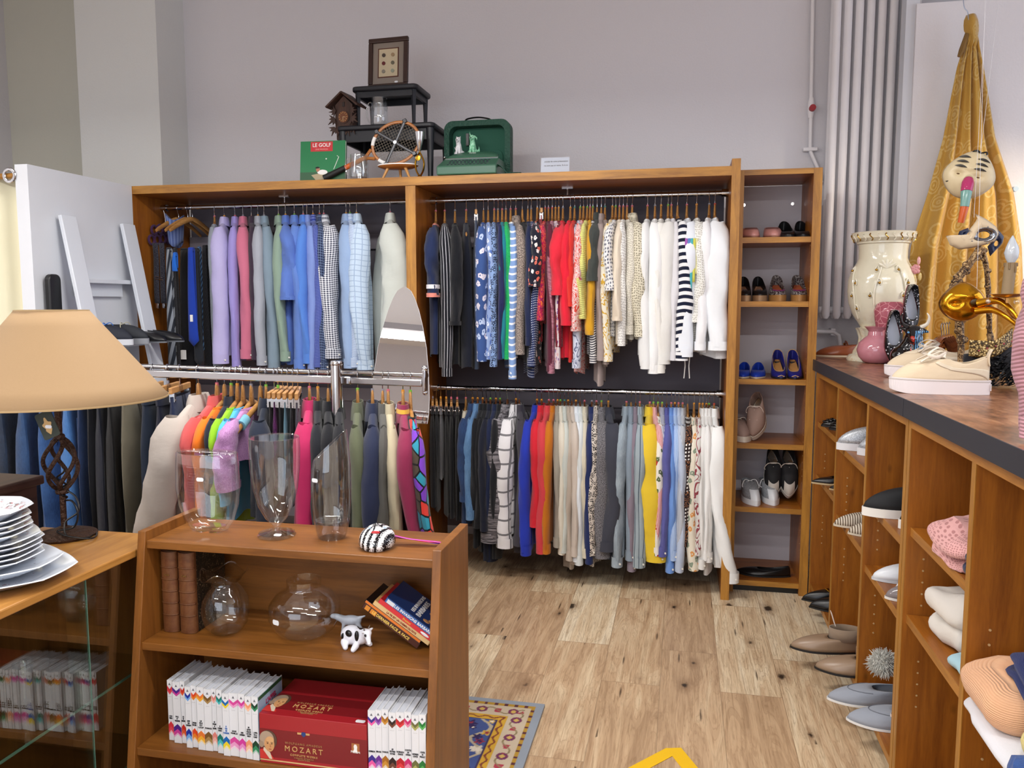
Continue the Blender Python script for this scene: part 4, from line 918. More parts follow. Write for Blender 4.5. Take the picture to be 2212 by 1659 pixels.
MB().tube([(0, .0165*cos(a), .0165*sin(a)) for a in [i*.45 for i in range(8)]]+[(0, 0, -.06), (0, 0, -.1)], .0018, 6).build('hook', CHROME, t)
for i, (y, z) in enumerate([(0, -.13), (-.055, -.13), (-.11, -.14), (.055, -.13), (-.03, -.185), (-.085, -.195), (-.14, -.2), (.03, -.185)]):
    MB().tube([(0, y+.026*cos(a*pi/8), z+.026*sin(a*pi/8)) for a in range(16)], .007, 8, cyc=True).build('ring', PUR, t)
c = aty(342, 525, 4.3); t = thing('braces', 'black patterned trouser braces with metal clips and slider', 'braces', (c[0], 4.3, c[2]))
BR = fab('#1a1a22', 't', '#484854', .006); zb = aty(342, 655, 4.3)[2]-c[2]
for s in (-.022, .02):
    MB().grid(lambda u, v: (s+(u-.5)*.034, .004*sin(6*v), zb*v), 3, 10, uvf=lambda u, v: (u*.03, v*.3)).build('strap', BR, t, solid=.003)
    MB().box(s-.008, -.006, zb-.03, s+.008, .006, zb).build('clip', CHROME, t, bevel=.002)
MB().tube([(s_*.024-.0, -.008, zb*.58+z_) for s_, z_ in ((-1, .01), (1, .0), (1, -.012), (-1, -.004))], .0018, 6, cyc=True).build('slider', CHROME, t)
P = aty(378, 470, 4.44)
t = tag(MB().grid(lambda u, v: (.035*cos(2*pi*u)*(1-.3*v), .08*sin(2*pi*u)*(1-.2*v), -.16*v+.02*sin(4*pi*u)), 20, 6, cu=True, uvf=lambda u, v: (u*.3, v*.16)).build('scarf', fab('#5a6da8', 'V', '#7d90c4', .02), None, solid=.003), 'blue striped scarf draped over a hanger behind the tie hangers', 'scarf'); t.location = tuple(P)

# ================================================================= OVAL MIRROR
pb, pt_ = Vector((-1.325, 3.62, .90)), Vector((-1.33, 3.74, 1.627))
mc = aty(868, 770, 3.68)
t = thing('standing_mirror', 'tall pointed-oval frameless mirror standing in front of the wardrobe divider', 'mirror', (mc[0], 3.68, 0), rot=(0, 0, 0))
zc = mc[2]; H1 = aty(870, 614, 3.68)[2]; H0 = aty(868, 912, 3.68)[2]
def half(z):
    tab = [(H0, .131), (1.0, .137), (1.08, .137), (1.2, .129), (1.32, .115), (1.42, .095), (1.5, .074), (1.56, .052), (1.6, .031), (H1-.008, .013), (H1, .001)]
    return interp(tab, z)
zs = [H0+(H1-H0)*(1-(1-i/36)**1.35) for i in range(37)]
pm_ = Vector((mc[0], 3.68, mc[2]+.10)); dv = (pm_-_C).normalized(); Lm = Vector((-.95, .3, 2.80)); nm_ = ((Lm-pm_).normalized()-dv).normalized()
MM = Matrix.Translation((0, 0, zc)) @ Vector((0, -1, 0)).rotation_difference(nm_).to_matrix().to_4x4() @ Matrix.Translation((0, 0, -zc))
pts = [(-half(z), z) for z in zs]+[(half(z), z) for z in reversed(zs)]
MIR = plain('#e8e8ea', .0, 1, name='mirror_silver')
MIR.node_tree.nodes['Principled BSDF'].inputs['Base Color'].default_value = (.9, .9, .9, 1)
MB().prism(pts, .005, 'y', 0, M=MM).build('mirror_glass', MIR, t, smooth=False)
MB().prism([(a*1.015, zc+(b-zc)*1.004) for a, b in pts], .012, 'y', .0055, M=MM).build('backing', plain('#dcdde0', .4), t, smooth=False)
MB().tube([(0, .05, H0+.1), (0, .12, .02)], .012, 8).tube([(-.16, -.1, .015), (0, .12, .02), (.16, -.1, .015)], .012, 8).tube([(0, -.06, H0+.02), (0, .12, .02)], .012, 8).build('stand', STEEL, t)
# ================================================================= TEAK BOOKCASE
TEAK = wood('#8f5a24', '#6b4016', 1, .4, 'x', 0, 'teak_across', .6); TEAKZ = wood('#8f5a24', '#6b4016', 1, .4, 'z', 0, 'teak_upright', .6)
TEAKL = wood('#b87440', '#96552a', 1, .38, 'x', 0, 'teak_edge', .6)
BX0, BX1, ZT, Z2, Z3 = -1.485, -.598, .866, .587, .300
t = thing('bookcase', 'low teak bookcase with slanted sides, glass vases on top and books on its shelves', 'bookcase', (-1.04, 2.03, 0)); bo = Vector(t.location)
prof = [(1.950, .893), (1.822, 0), (2.215, 0), (2.215, .893)]
for x in (BX0, BX1-.024):
    MB().prism([(a-bo.y, b) for a, b in prof], .024, 'x', x-bo.x).build('side_panel', TEAKZ, t, smooth=False, bevel=.0015)
fy = lambda z: 1.950-.128*(1-z/.893)
for z, n in ((ZT, 'top_shelf'), (Z2, 'shelf'), (Z3, 'shelf'), (.05, 'base_shelf')):
    y0 = fy(z)+.006
    MB().box(BX0+.024-bo.x, y0-bo.y, z-.022, BX1-.024-bo.x, 2.2-bo.y, z).build(n, TEAK, t, smooth=False, bevel=.0015)
MB().box(BX0+.024-bo.x, 2.203-bo.y, .03, BX1-.024-bo.x, 2.211-bo.y, ZT-.022).build('back_panel', TEAK, t, smooth=False)
GL = glass((.985, .995, .99), boost=1.7); GLT = glass((.93, .98, .96), name='thick_glass')
STK = plain('#eef0f4', .5)
def sticker(M, parent, w=.022, h=.011):
    pts = [(-w/2+.003, -h/2), (w/2-.003, -h/2), (w/2, -h/4), (w/2, h/4), (w/2-.003, h/2), (-w/2+.003, h/2), (-w/2, h/4), (-w/2, -h/4)]
    MB().prism(pts, .0006, 'z', 0, M=M).build('price_sticker', STK, parent, smooth=False)
def vessel(name, label, cat, loc, prof, th, m=GL, sx=1, sy=1, n=48, wob=None, rz=0, group=None):
    """closed glass wall: outer profile up, inner profile down"""
    t = thing(name, label, cat, loc, rz, group); k = MB()
    inner = [(max(r-th, .0), z) for r, z in prof if z >= prof[0][1]+th*2.2 or r < 1e-3]
    P = [(0, prof[0][1])]+prof+[(prof[-1][0]-th*.5, prof[-1][1]+th*.5), (prof[-1][0]-th, prof[-1][1]-.001)]
    k.lathe(P, n, sx=sx, sy=sy, wob=wob); k.lathe([(0, th*2), (max(.002, prof[0][0]-th), th*2.2), (max(.003, prof[1][0]-th), th*3)], n, sx=sx, sy=sy); k.build('glass', m, t); return t
# oval optic vase
t = vessel('glass_vase', 'wide oval glass vase with vertical optic ribs, leftmost on the teak bookcase', 'vase', (-1.342, 2.075, ZT+.001), [(.045, 0), (.058, .006), (.078, .035), (.093, .08), (.099, .13), (.097, .19), (.094, .232)], .006, sx=1.0, sy=.52, n=64, wob=lambda a, z: 1+.008*cos(a*16))
sticker(frame((.012, -.056, .165), (1, 0, 0), (0, 0, 1)), t)
# goblet vase
t = vessel('goblet_vase', 'footed goblet-shaped clear glass vase, middle of the three on the bookcase', 'vase', (-1.125, 2.07, ZT+.001), [(.052, 0), (.054, .003), (.03, .010), (.012, .017), (.0095, .024), (.013, .034), (.03, .052), (.05, .09), (.062, .14), (.068, .19), (.0705, .245), (.0695, .285)], .0035)
sticker(frame((.022, -.036, .0135), (1, 0, 0), (0, .95, .3)), t)
# slanted-cut vase with a thick base
t = thing('slanted_vase', 'tall glass vase with a slanted oval mouth and heavy base, right of the goblet', 'vase', (-.962, 2.085, ZT+.001)); n = 48
op = [(.038, 0), (.043, .01), (.05, .05), (.0545, .10), (.0565, .15), (.056, .2), (.053, .25), (.047, .31)]
def vz(a, z): return z*(1-(1-(.72+.28*(.5+.5*cos(a-.15)))) * max(0, (z/.31))**1.2)
k = MB(); th = .0045; prof = [(0, 0)]+op+[(.0455, .311), (.0435, .309)]
vs = []
for r, z in prof:
    for i in range(n): a = 2*pi*i/n; vs.append((r*cos(a), r*sin(a), vz(a, z)))
fs = [(j*n+i, j*n+(i+1) % n, (j+1)*n+(i+1) % n, (j+1)*n+i) for j in range(len(prof)-1) for i in range(n)]
k.add(vs, fs); k.lathe([(0, .048), (.04, .049), (.0455, .053)], n); k.build('glass', GL, t)
MB().lathe([(0, .001), (.036, .001), (.041, .01), (.047, .047), (0, .047)], 40).build('thick_base', glass((.72, .68, .68), .02, 1.5, 'heavy_glass', 2.2), t)
sticker(frame((-.024, -.0515, .175), (1, -.4, 0), (0, 0, 1)), t)
# zebra mask with ribbons
def maskmat(kind):
    T = NT('zebra_enamel'); v = T.coord('Object')
    w = T.n('ShaderNodeTexWave', i_Vector=T.coord('Object', (1, 1, 1), (0, 0, .5)), i_Scale=19, i_Distortion=3.2, **{'i_Detail Scale': 22, 'i_Detail': 1}).outputs[1]
    return T.out(T.mix(T.ramp(w, [(.48, 0), (.54, 1)]), lin('#f2f2f4'), lin('#14141a')), .08)
t = thing('painted_mask', 'small glossy zebra-striped face mask lying on the bookcase with red lips', 'mask', (-.806, 2.035, ZT+.001), .25, None, None, 1.12)
def face(u, v):
    a = 2*pi*u; r = v; x = .044*r*cos(a); y = .052*r*sin(a); z = .036*sqrt(max(0, 1-r**2.2))
    z += .014*math.exp(-((x/.006)**2+((y+.002)/.014)**2)) + .003*math.exp(-((x/.012)**2+((y+.022)/.005)**2))
    z -= .004*math.exp(-(((abs(x)-.016)/.009)**2+((y-.008)/.006)**2))
    return (x, y*.95-.002, z+.002)
MX = Matrix.Rotation(.30, 4, 'X') @ Matrix.Identity(4)
MX = Matrix.Translation((0, 0, .013)) @ Matrix.Rotation(.28, 4, 'X')
MB().grid(face, 40, 16, cu=True, M=MX).build('face', maskmat(1), t, solid=.002)
k = MB().ball((0, -.0225, .038), (.011, .0045, .004), 14, 8, M=MX); k.build('lips', plain('#b8242c', .2), t)
for s in (-1, 1): MB().ball((s*.016, .008, .0315), (.0075, .003, .002), 12, 6, M=MX).build('eye', plain('#7ea0c0', .2), t)
for i, c in enumerate(['#e0338c', '#7a5ce0', '#ee4a5c', '#c33aa8']):
    pts = [(.04+.115*f+.0, .015-.006*i*f+.006*sin(5*f+i)-.01*f, .012*(1-f)+.0035+.002*i) for f in [j/8 for j in range(9)]]
    MB().tube(pts, .0016, 6, flat=(2.2, .5)).build('ribbon', plain(c, .4), t)

# ---- shelf 2
def leather(c): 
    T = NT('old_leather'); n = T.noise(T.coord('Object'), 60, 4, .7); return T.out(T.mix(T.ramp(n, [(.4, 0), (.7, 1)]), lin(c), lin('#5d3118')), .5, n, .3, .001)
T = NT('marbled_paper'); n_ = T.noise(T.coord('Object', (1, 1, 1)), 90, 3, .7, 2.5); MARB = T.out(T.ramp(n_, [(.5, lin('#0e0d0e')), (.6, lin('#2b251c')), (.66, lin('#a08f6c'))]), .5)
GOLDL = plain('#a8854a', .4, .6)
for i, (x, lb, nm) in enumerate([(-1.452, 'left of the two old brown leather-bound volumes on the upper shelf', 'UNE'), (-1.397, 'right of the two old brown leather-bound volumes, with black marbled covers', 'DEUX')]):
    t = thing('leather_book', lb, 'book', (x, 1.99, Z2+.001), 0, 'old leather-bound books'); w = .05
    LT = leather('#6e4526')
    MB().grid(lambda u, v: (w*.5-w*.5*cos(pi*u), .012-.014*sin(pi*u), .236*v), 10, 2).box(0, .012, 0, w, .02, .236).build('spine', LT, t)
    for xx in (0, w-.003): MB().box(xx, .02, 0, xx+.003, .165, .236).build('cover', MARB, t, smooth=False)
    MB().box(.003, .022, .004, w-.003, .158, .232).build('pages', plain('#55504c', .9), t, smooth=False)
    for z in (.05, .085, .12, .155, .19):
        MB().grid(lambda u, v: (w*.5-w*.515*cos(pi*u), .012-.0155*sin(pi*u), z+.003*v), 10, 1).build('raised_band', LT, t, solid=.001)
    lettering('%s\nTOME' % '. . .', .006, GOLDL, t, frame((w/2, -.0032, .172), (1, 0, 0), (0, 0, 1)))
# crimped-rim round vase
t = vessel('crimped_vase', 'round clear glass vase with a wavy flared rim on the upper shelf', 'vase', (-1.265, 2.02, Z2+.001), [(.03, 0), (.045, .008), (.06, .03), (.0665, .065), (.063, .10), (.048, .128), (.036, .142), (.034, .15), (.046, .163), (.066, .176)], .0028, wob=None)
for v in t.children[0].data.vertices:
    if v.co.z > .15:
        a = math.atan2(v.co.y, v.co.x); v.co.z += .012*sin(a*4+.6)*(v.co.z-.15)/.026
# globe bowl
t = vessel('globe_vase', 'squat globe-shaped clear glass bowl with a short collar neck', 'vase', (-1.035, 2.05, Z2+.001), [(.045, 0), (.06, .004), (.085, .025), (.101, .06), (.098, .095), (.078, .123), (.05, .138), (.047, .145), (.048, .165)], .0028)
sticker(frame((-.04, -.092, .07), (1, -.4, 0), (0, 0, 1)), t, .024, .014)
# cow and goat figurines
def cowmat():
    T = NT('cow_glaze'); v = T.n('ShaderNodeTexVoronoi', i_Vector=T.coord('Object', loc=(.013, .002, .01)), i_Scale=26); r = T.n('ShaderNodeSeparateXYZ', i_Vector=v.outputs[1]).outputs[0]
    return T.out(T.mix(T.math('MULTIPLY', T.math('GREATER_THAN', r, .62), T.math('LESS_THAN', v.outputs[0], .5)), lin('#e6e8f2'), lin('#121216')), .25)
WG = plain('#e2e6f2', .25); BG = plain('#121216', .25)
def metab(balls, name, m, parent, res=.004, M=None):
    """one continuous skin over a chain of blobs (voxel remeshed)"""
    k = MB()
    for c, r in balls: k.ball(c, r, 14, 10, M=M)
    o = k.build(name, m, parent); md = o.modifiers.new('r', 'REMESH'); md.mode = 'VOXEL'; md.voxel_size = res; md.use_smooth_shade = True
    s = o.modifiers.new('s', 'SMOOTH'); s.factor = .5; s.iterations = 4
    return o
def chain(a, b, r0, r1, n=5):
    a, b = Vector(a), Vector(b); return [(tuple(a.lerp(b, i/n)), lerp(r0, r1, i/n)) for i in range(n+1)]
cp_ = atz(765, 1402, Z2); t = thing('cow_figurine', 'small glazed black and white cow figurine lying on the upper shelf', 'figurine', (cp_[0], cp_[1]+.02, Z2), -.35, scale=1.4)
metab([((-.012, 0, .02), (.026, .02, .019)), ((.008, 0, .022), (.02, .017, .016))]+chain((.016, 0, .028), (.028, -.004, .034), .012, .009, 3)+[((.033, -.006, .036), (.0095, .009, .008))]+chain((.036, -.008, .032), (.045, -.014, .021), .0065, .0045, 3)+chain((.012, -.016, .009), (.014, -.026, .005), .007, .0055)+chain((-.018, -.016, .01), (-.006, -.026, .005), .008, .0055)+chain((.016, .012, .008), (.024, .012, .005), .006, .005)+chain((-.03, .0, .016), (-.038, .006, .005), .003, .002)+[((.03, -.015, .041), (.004, .006, .002)), ((.034, .005, .041), (.004, .006, .002))], 'body', cowmat(), t, .0022)
for c, r in (((-.006, -.0165, .03), (.008, .004, .007)), ((-.02, -.017, .02), (.005, .003, .008)), ((.013, -.014, .028), (.005, .004, .011)), ((.0365, -.0155, .035), (.0025, .0015, .003))): MB().ball(c, r, 12, 8).build('spot', BG, t)
for s in (-1, 1): MB().tube([(.031, s*.006-.006, .043), (.032, s*.009-.006, .049)], [.0016, .0006], 6).build('horn', plain('#6a6058', .4), t)
gp = atz(756, 1368, Z2); t = thing('goat_figurine', 'small pale grey lying animal figurine behind the spotted cow', 'figurine', (gp[0], gp[1]+.01, Z2), .1, None, None, 1.25)
metab([((0, 0, .028), (.026, .012, .012))]+chain((-.02, 0, .03), (-.036, 0, .036), .009, .007, 3)+[((-.04, -.002, .037), (.009, .007, .006))]+chain((.018, 0, .034), (.034, 0, .04), .005, .002, 4)+chain((.018, -.004, .02), (.03, -.006, .004), .006, .003)+chain((-.016, -.004, .02), (-.02, -.006, .003), .005, .003)+chain((.01, .006, .02), (.016, .008, .003), .005, .003), 'body', plain('#b9c0cc', .35), t, .0024)
# ---- film cases leaning at the right end
ang = math.radians(33.5); U_ = Vector((cos(ang), 0, -sin(ang))); N_ = Vector((sin(ang), 0, cos(ang)))
c0 = atz(903, 1404, Z2+.002); base = Vector((c0[0], c0[1], Z2+.002))
cases = [('#3a1c14', '#c9a15a', 'LE DERNIER FACE A FACE', '#f2d26a', 0, .018, 'brown film case with gold lettering, lowest of the leaning stack', .0),
         ('#141012', '#e07a2c', '', '#ffffff', .018, .009, 'slim dark film case with an orange spine, second from the bottom', -.002),
         ('#d9b070', '#e2c088', 'LA VIE EST UN CHEMIN DU PAYS', '#8a2a1c', .027, .014, 'cream-spined film case in the middle of the leaning stack', .02),
         ('#c8202c', '#d8303a', 'Promo!', '#e6c04a', .041, .014, 'red film case just under the blue one', .03),
         ('#15356e', '#2c68b0', 'LES INVASIONS BARBARES', '#ffffff', .055, .015, 'blue film case with white title lying on top of the leaning stack', .043)]
for c, sc_, tx, tc, off, th, lb, sh in cases:
    o = base-U_*.190+N_*off+U_*(sh-.004)
    t = thing('film_case', lb, 'film case', tuple(o), 0, 'film cases leaning on the right side'); Mx = frame((0, 0, 0), U_, (0, 1, 0))
    Mx = Matrix(((U_[0], 0, N_[0], 0), (U_[1], 1, N_[1], 0), (U_[2], 0, N_[2], 0), (0, 0, 0, 1)))
    LL = min(.190, (BX1-.024-.003-o[0]-N_[0]*th)/U_[0])
    MB().box(0, .001, 0, LL, .135, th, M=Mx).build('case', plain(c, .25), t, smooth=False, bevel=.001)
    MB().box(.002, 0, .001, LL-.002, .001, th-.001, M=Mx).build('spine', plain(sc_ if c != '#3a1c14' else '#4a2218', .3), t, smooth=False)
    F = Mx @ frame((.095, -.0003, th/2), (1, 0, 0), (0, 0, 1))
    if tx: lettering(tx, .0115 if th > .014 else .008, plain(tc, .4), t, F, 'title', sx=.85 if len(tx) > 24 else (.95 if len(tx) > 10 else 1.1), bold=.0002)
    if c == '#3a1c14':
        MB().box(.008, -.0006, .002, .022, 0, th-.002, M=Mx).box(.026, -.0006, .002, .045, 0, th-.002, M=Mx).build('spine_picture', plain('#d98a2e', .4), t, smooth=False)
        for i in range(6): MB().box(.012, .016+.016*i+(.012 if i > 2 else 0), th, .026, .029+.016*i+(.012 if i > 2 else 0), th+.0006, M=Mx).build('cover_photo', plain('#b7b29c', .4), t, smooth=False)
        lettering('Le DERNIER FACE', .014, plain('#c8b068', .4), t, Mx @ frame((.036, .07, th+.0004), (0, 1, 0), (-1, 0, 0)), 'title')
    if c == '#15356e':
        MB().box(.006, -.0006, .002, .03, 0, th-.002, M=Mx).build('spine_picture', plain('#dfe4ea', .4), t, smooth=False)
        MB().box(0, .001, th, LL, .133, th+.0008, M=Mx).build('cover_sheet', plain('#1b3c78', .25), t, smooth=False)
        lettering('LES INVASIONS', .0155, plain('#f2f2f4', .4), t, Mx @ frame((.078, .075, th+.0012), (0, 1, 0), (-1, 0, 0)), 'title', bold=.0004)
        lettering('BARBARES', .021, plain('#f2f2f4', .4), t, Mx @ frame((.098, .066, th+.0012), (0, 1, 0), (-1, 0, 0)), 'title', bold=.0005)
        k = MB()
        for i in range(9): k.ball((.125+.014*(i % 3)+.004*(i//3), .022+.036*(i//3)+.012*(i % 2), th+.001), (.011, .008, .0012), 10, 6, M=Mx)
        k.build('cover_picture', plain('#c79462', .5), t)
    if c == '#c8202c': MB().ball((.155, .0, th*.5), (.014, .0012, .004), 14, 8, M=Mx).build('price_sticker', STK, t)

# ---- shelf 3: the white series and the boxed set
BOOKW = plain('#e4e6ea', .35); PAGE = plain('#cfd4de', .8)
SER1 = [('L ILE AU\nTRESOR', ['#d4313e', '#e0485a']), ('PAUL\nET\nVIRGINIE', ['#4b1f86', '#c83c96']), ('L ILE\nDES\nDAUPHINS', ['#c7281e', '#e0582a']), ('LE PETIT\nLORD\nFAUNTLEROY', ['#1c2f9c', '#6fa8e6']), ('CAPITAINE\nFRACASSE', ['#e0461c', '#ea8420']), ('LE\nFILS\nDU\nLOUP', ['#e67a34', '#f0b030']), ('IVANHOE', ['#7a5628', '#a88650']), ('LES\nVOYAGES\nDE\nGULLIVER', ['#e0847a', '#f0b4a8']), ('LE\nCORSAIRE\nROUGE', ['#147a6c', '#4cc0c4']), ('LE\nPAYS\nDES\nFOURRURES', ['#1468b4', '#f0d428']), ('SANS\nFAMILLE', ['#d8489c', '#eaa0cc']), ('DAVID\nCOPPERFIELD', ['#d43a9c', '#e68cc8']), ('LES\nQUATRE\nFILLES DU\nDOCTEUR\nMARCH', ['#ee9a72', '#f6c4a4']), ('L APPEL\nDE LA\nFORET', ['#16412c', '#2f8a5c'])]
SER2 = [('ROBINSON', ['#3a2c8c', '#e85aa4']), ('BEN-HUR', ['#6a2a90', '#9a5ab8']), ('IVANHOE', ['#a86a1c', '#c88e34']), ('LES\nMYSTERES\nDE PARIS', ['#2c1816', '#6e4030']), ('ROBINSON\nCRUSOE', ['#b81e28', '#d8383e']), ('CONTES\nDE\nGRIMM', ['#c8286c', '#e088a8']), ('ANDERSEN\nCONTES', ['#6a6a3c', '#a8a860']), ('CONTES\nDE\nPERRAULT', ['#227a38', '#5ab05c'])]
ED1 = [365.5, 376.5, 393, 402.7, 415, 427.5, 443, 459.3, 469.8, 482, 496.5, 516.3, 530.8, 545, 559]
ED2 = [795, 811, 824.6, 839.5, 855.5, 873.5, 889, 904.8, 920]
CNAME = lambda i, s: ['leftmost', 'second', 'third', 'fourth', 'fifth', 'sixth', 'seventh', 'eighth', 'ninth', 'tenth', 'eleventh', 'twelfth', 'thirteenth', 'last'][i]
HUE = {1: ['red', 'purple and pink', 'orange-red', 'royal blue', 'orange', 'amber', 'brown', 'salmon', 'teal', 'blue and yellow', 'light magenta', 'magenta', 'peach', 'dark green'], 2: ['indigo and pink', 'violet', 'golden brown', 'dark brown', 'crimson', 'cerise', 'olive', 'leaf green']}
def series(edges, ser, ys, s):
    for i, (tx, cols) in enumerate(ser):
        y0 = ys(i); x0, x1 = aty(edges[i], 1590, y0)[0]+.0003, aty(edges[i+1], 1590, y0)[0]-.0005; w = x1-x0; H = .176+.002*((i*7) % 3)
        t = thing('white_book', 'white book with %s chevrons in the %s row of the bottom shelf' % (HUE[s][i], ['', 'left', 'right'][s]), 'book', (x0, y0, Z3+.001), 0, 'white series books, %s row' % ['', 'left', 'right'][s])
        k = MB().box(0, .0, 0, w, .004, H).box(0, .004, 0, .002, .135, H).box(w-.002, .004, 0, w, .135, H); k.build('cover', BOOKW, t, smooth=False)
        MB().box(.002, .0041, .003, w-.002, .131, H-.003).build('pages', PAGE, t, smooth=False)
        def chev(z, hh, up, c):
            a, d = (.010 if up else -.010), hh
            pts = [(0, z), (w/2, z+a), (w, z), (w, z+d), (w/2, z+d+a), (0, z+d)]
            MB().prism(pts, -.0004, 'y', -.00005).build('chevron', plain(c, .4), t, smooth=False)
        chev(H-.024, .0085, False, cols[0]); chev(H-.031, .007, False, cols[1])
        chev(.032, .014, True, cols[0]); chev(.021, .011, True, cols[1]); chev(.016, .005, True, '#%02x%02x%02x' % tuple(int(lerp(255, int(cols[1][j:j+2], 16), .45)) for j in (1, 3, 5)))
        MB().prism([(w/2-.0035, H-.0135), (w/2+.0035, H-.0135), (w/2, H-.0065)], -.0004, 'y', -.00005).build('emblem', plain('#6e7078', .5), t, smooth=False)
        nl = tx.count('\n')+1; mx = max(len(q) for q in tx.split('\n'))
        lettering(tx, .0062, plain('#1a1a1e' if cols[0] != '#1468b4' else '#2f6fc0', .5), t, frame((w/2, -.0003, .062+.0031*nl), (1, 0, 0), (0, 0, 1)), 'title', sx=min(1, (w-.001)/(mx*.0042)), bold=.0001)
        lettering('. . . . .', .0045, plain('#3a3a40', .5), t, frame((w/2, -.0003, H-.046), (1, 0, 0), (0, 0, 1)), 'author', sx=min(1, w*.9/.012))
    return t
def ys1(i): return [1.925, 1.915, 1.918, 1.90, 1.905, 1.897, 1.897, 1.90, 1.893, 1.885, 1.888, 1.885, 1.883, 1.882][i]
t = series(ED1, SER1, ys1, 1)
x1 = max(v.co.x for c in t.children for v in c.data.vertices if c.name.startswith('cover'))
k = MB().box(x1+.0001, .002, .0, x1+.0007, .132, .176); k.build('front_cover', plain('#9fc0e0', .3), t, smooth=False)
MB().box(x1+.0007, .002, .166, x1+.0011, .132, .176).build('cover_band', plain('#1d5a3c', .4), t, smooth=False)
for j, q in enumerate(("L'APPEL", 'DE LA FORET')): lettering(q, .019, plain('#a82a5c', .5), t, frame((x1+.0011, .07, .145-.024*j), (0, 1, 0), (0, 0, 1)), 'title', bold=.0006, sx=.9)
series(ED2, SER2, lambda i: 1.882+.002*(i % 3), 2)
# boxed set
xa, xb = aty(561.5, 1600, 1.878)[0], aty(792, 1600, 1.878)[0]; BW = xb-xa; BH = aty(560, 1541, 1.878)[2]-Z3; BD = .205
t = thing('music_box_set', 'red boxed set of classical music with a portrait and gold lettering, on the bottom shelf', 'box', (xa, 1.878, Z3+.001)); RED = plain('#a3222a', .3); DRED = plain('#7c1a20', .3); GT = plain('#cfa468', .4)
MB().box(0, 0, 0, BW, BD, BH).build('box', RED, t, smooth=False, bevel=.001)
MB().box(.0, -.0005, .018, BW, 0, BH*.70).build('band', DRED, t, smooth=False); MB().box(.0, .03, BH, BW, .115, BH+.0004).build('band', DRED, t, smooth=False)
MB().box(.0, -.0008, .007, BW, 0, .010).build('gold_line', plain('#d8b880', .4), t, smooth=False)
for M0, sc in ((frame((0, -.0012, 0), (1, 0, 0), (0, 0, 1)), 1), (frame((0, .0, BH+.0008), (1, 0, 0), (0, 1, 0)), 1.15)):
    M0 = M0 @ Matrix.Diagonal((1, sc, 1, 1))
    lettering('MOZART', .021, GT, t, M0 @ Matrix.Translation((.127, .047, .0)), 'lettering', spacing=1.45)
    lettering('WOLFGANG AMADEUS', .008, plain('#a87c50', .4), t, M0 @ Matrix.Translation((.127, .063, .0)), 'lettering', spacing=1.35)
    lettering('COMPLETE WORKS', .0075, GT, t, M0 @ Matrix.Translation((.127, .031, .0)), 'lettering', spacing=1.25)
    lettering("L'OEUVRE INTEGRALE\nGESAMTWERK", .0045, plain('#b08858', .4), t, M0 @ Matrix.Translation((.127, .0215, .0)), 'lettering', spacing=1.3)
    # portrait print: wig, face, features, coat as thin inlays
    def ell(cx, cy, rx, ry, c, h, nm, a0=0, a1=2*pi, n=28):
        pts = [(cx+rx*cos(a0+(a1-a0)*i/n), cy+ry*sin(a0+(a1-a0)*i/n)) for i in range(n+(0 if a1-a0 > 6.2 else 1))]
        MB().prism(pts, h, 'z', 0, M=M0).build(nm, plain(c, .45), t, smooth=False)
    ell(.026, .066, .0245, .027, '#5c4436', .0002, 'portrait_shadow')
    ell(.021, .068, .021, .022, '#b09a84', .0004, 'portrait_wig'); ell(.005, .052, .007, .009, '#a08a74', .0005, 'portrait_wig')
    MB().prism([(.0, .012), (.0, .036), (.012, .04), (.034, .024), (.043, .012)], .0004, 'z', 0, M=M0).build('portrait_coat', plain('#c8342c', .45), t, smooth=False)
    MB().prism([(.012, .045), (.030, .03), (.036, .013), (.028, .013), (.010, .036)], .0006, 'z', 0, M=M0).build('portrait_cravat', plain('#d8c8b0', .45), t, smooth=False)
    ell(.0285, .054, .0145, .021, '#d09a66', .0008, 'portrait_face'); ell(.031, .066, .011, .010, '#d8a874', .0009, 'portrait_face')
    for ex in (.0235, .0355): ell(ex, .056, .0026, .0012, '#3a281c', .0011, 'portrait_eye', n=12); ell(ex, .0595, .0038, .0008, '#6a4a30', .0011, 'portrait_brow', n=12)
    MB().prism([(.0305, .057), (.0335, .046), (.0295, .0455)], .0012, 'z', 0, M=M0).build('portrait_nose', plain('#b87c50', .45), t, smooth=False)
    ell(.0305, .0405, .0042, .0012, '#a04a3c', .0012, 'portrait_mouth', n=14)
MB().box(BW-.042, -.0009, .058, BW-.020, 0, .084).build('logo_ground', plain('#a8683c', .4), t, smooth=False)
MB().prism([(BW-.038, .06), (BW-.025, .06), (BW-.027, .068), (BW-.026, .075), (BW-.029, .081), (BW-.034, .081), (BW-.036, .076), (BW-.035, .069)], -.0006, 'y', -.0009).build('logo', PAPER, t, smooth=False)
lettering('Mozart', .009, PAPER, t, frame((BW-.031, -.0018, .061), (1, 0, 0), (0, 0, 1)), 'logo_lettering')
MB().box(.11, -.0012, BH*.66, .145, 0, BH*.66+.005).build('plaque', GT, t, smooth=False)
MB().prism([(.121, .091), (.128, .084), (.135, .091), (.133, .098), (.123, .098)], -.0006, 'y', -.0009).build('crest', plain('#27407c', .4), t, smooth=False)
sticker(frame((BW-.022, .014, BH+.0006), (1, 0, 0), (0, 1, 0)), t, .026, .013)
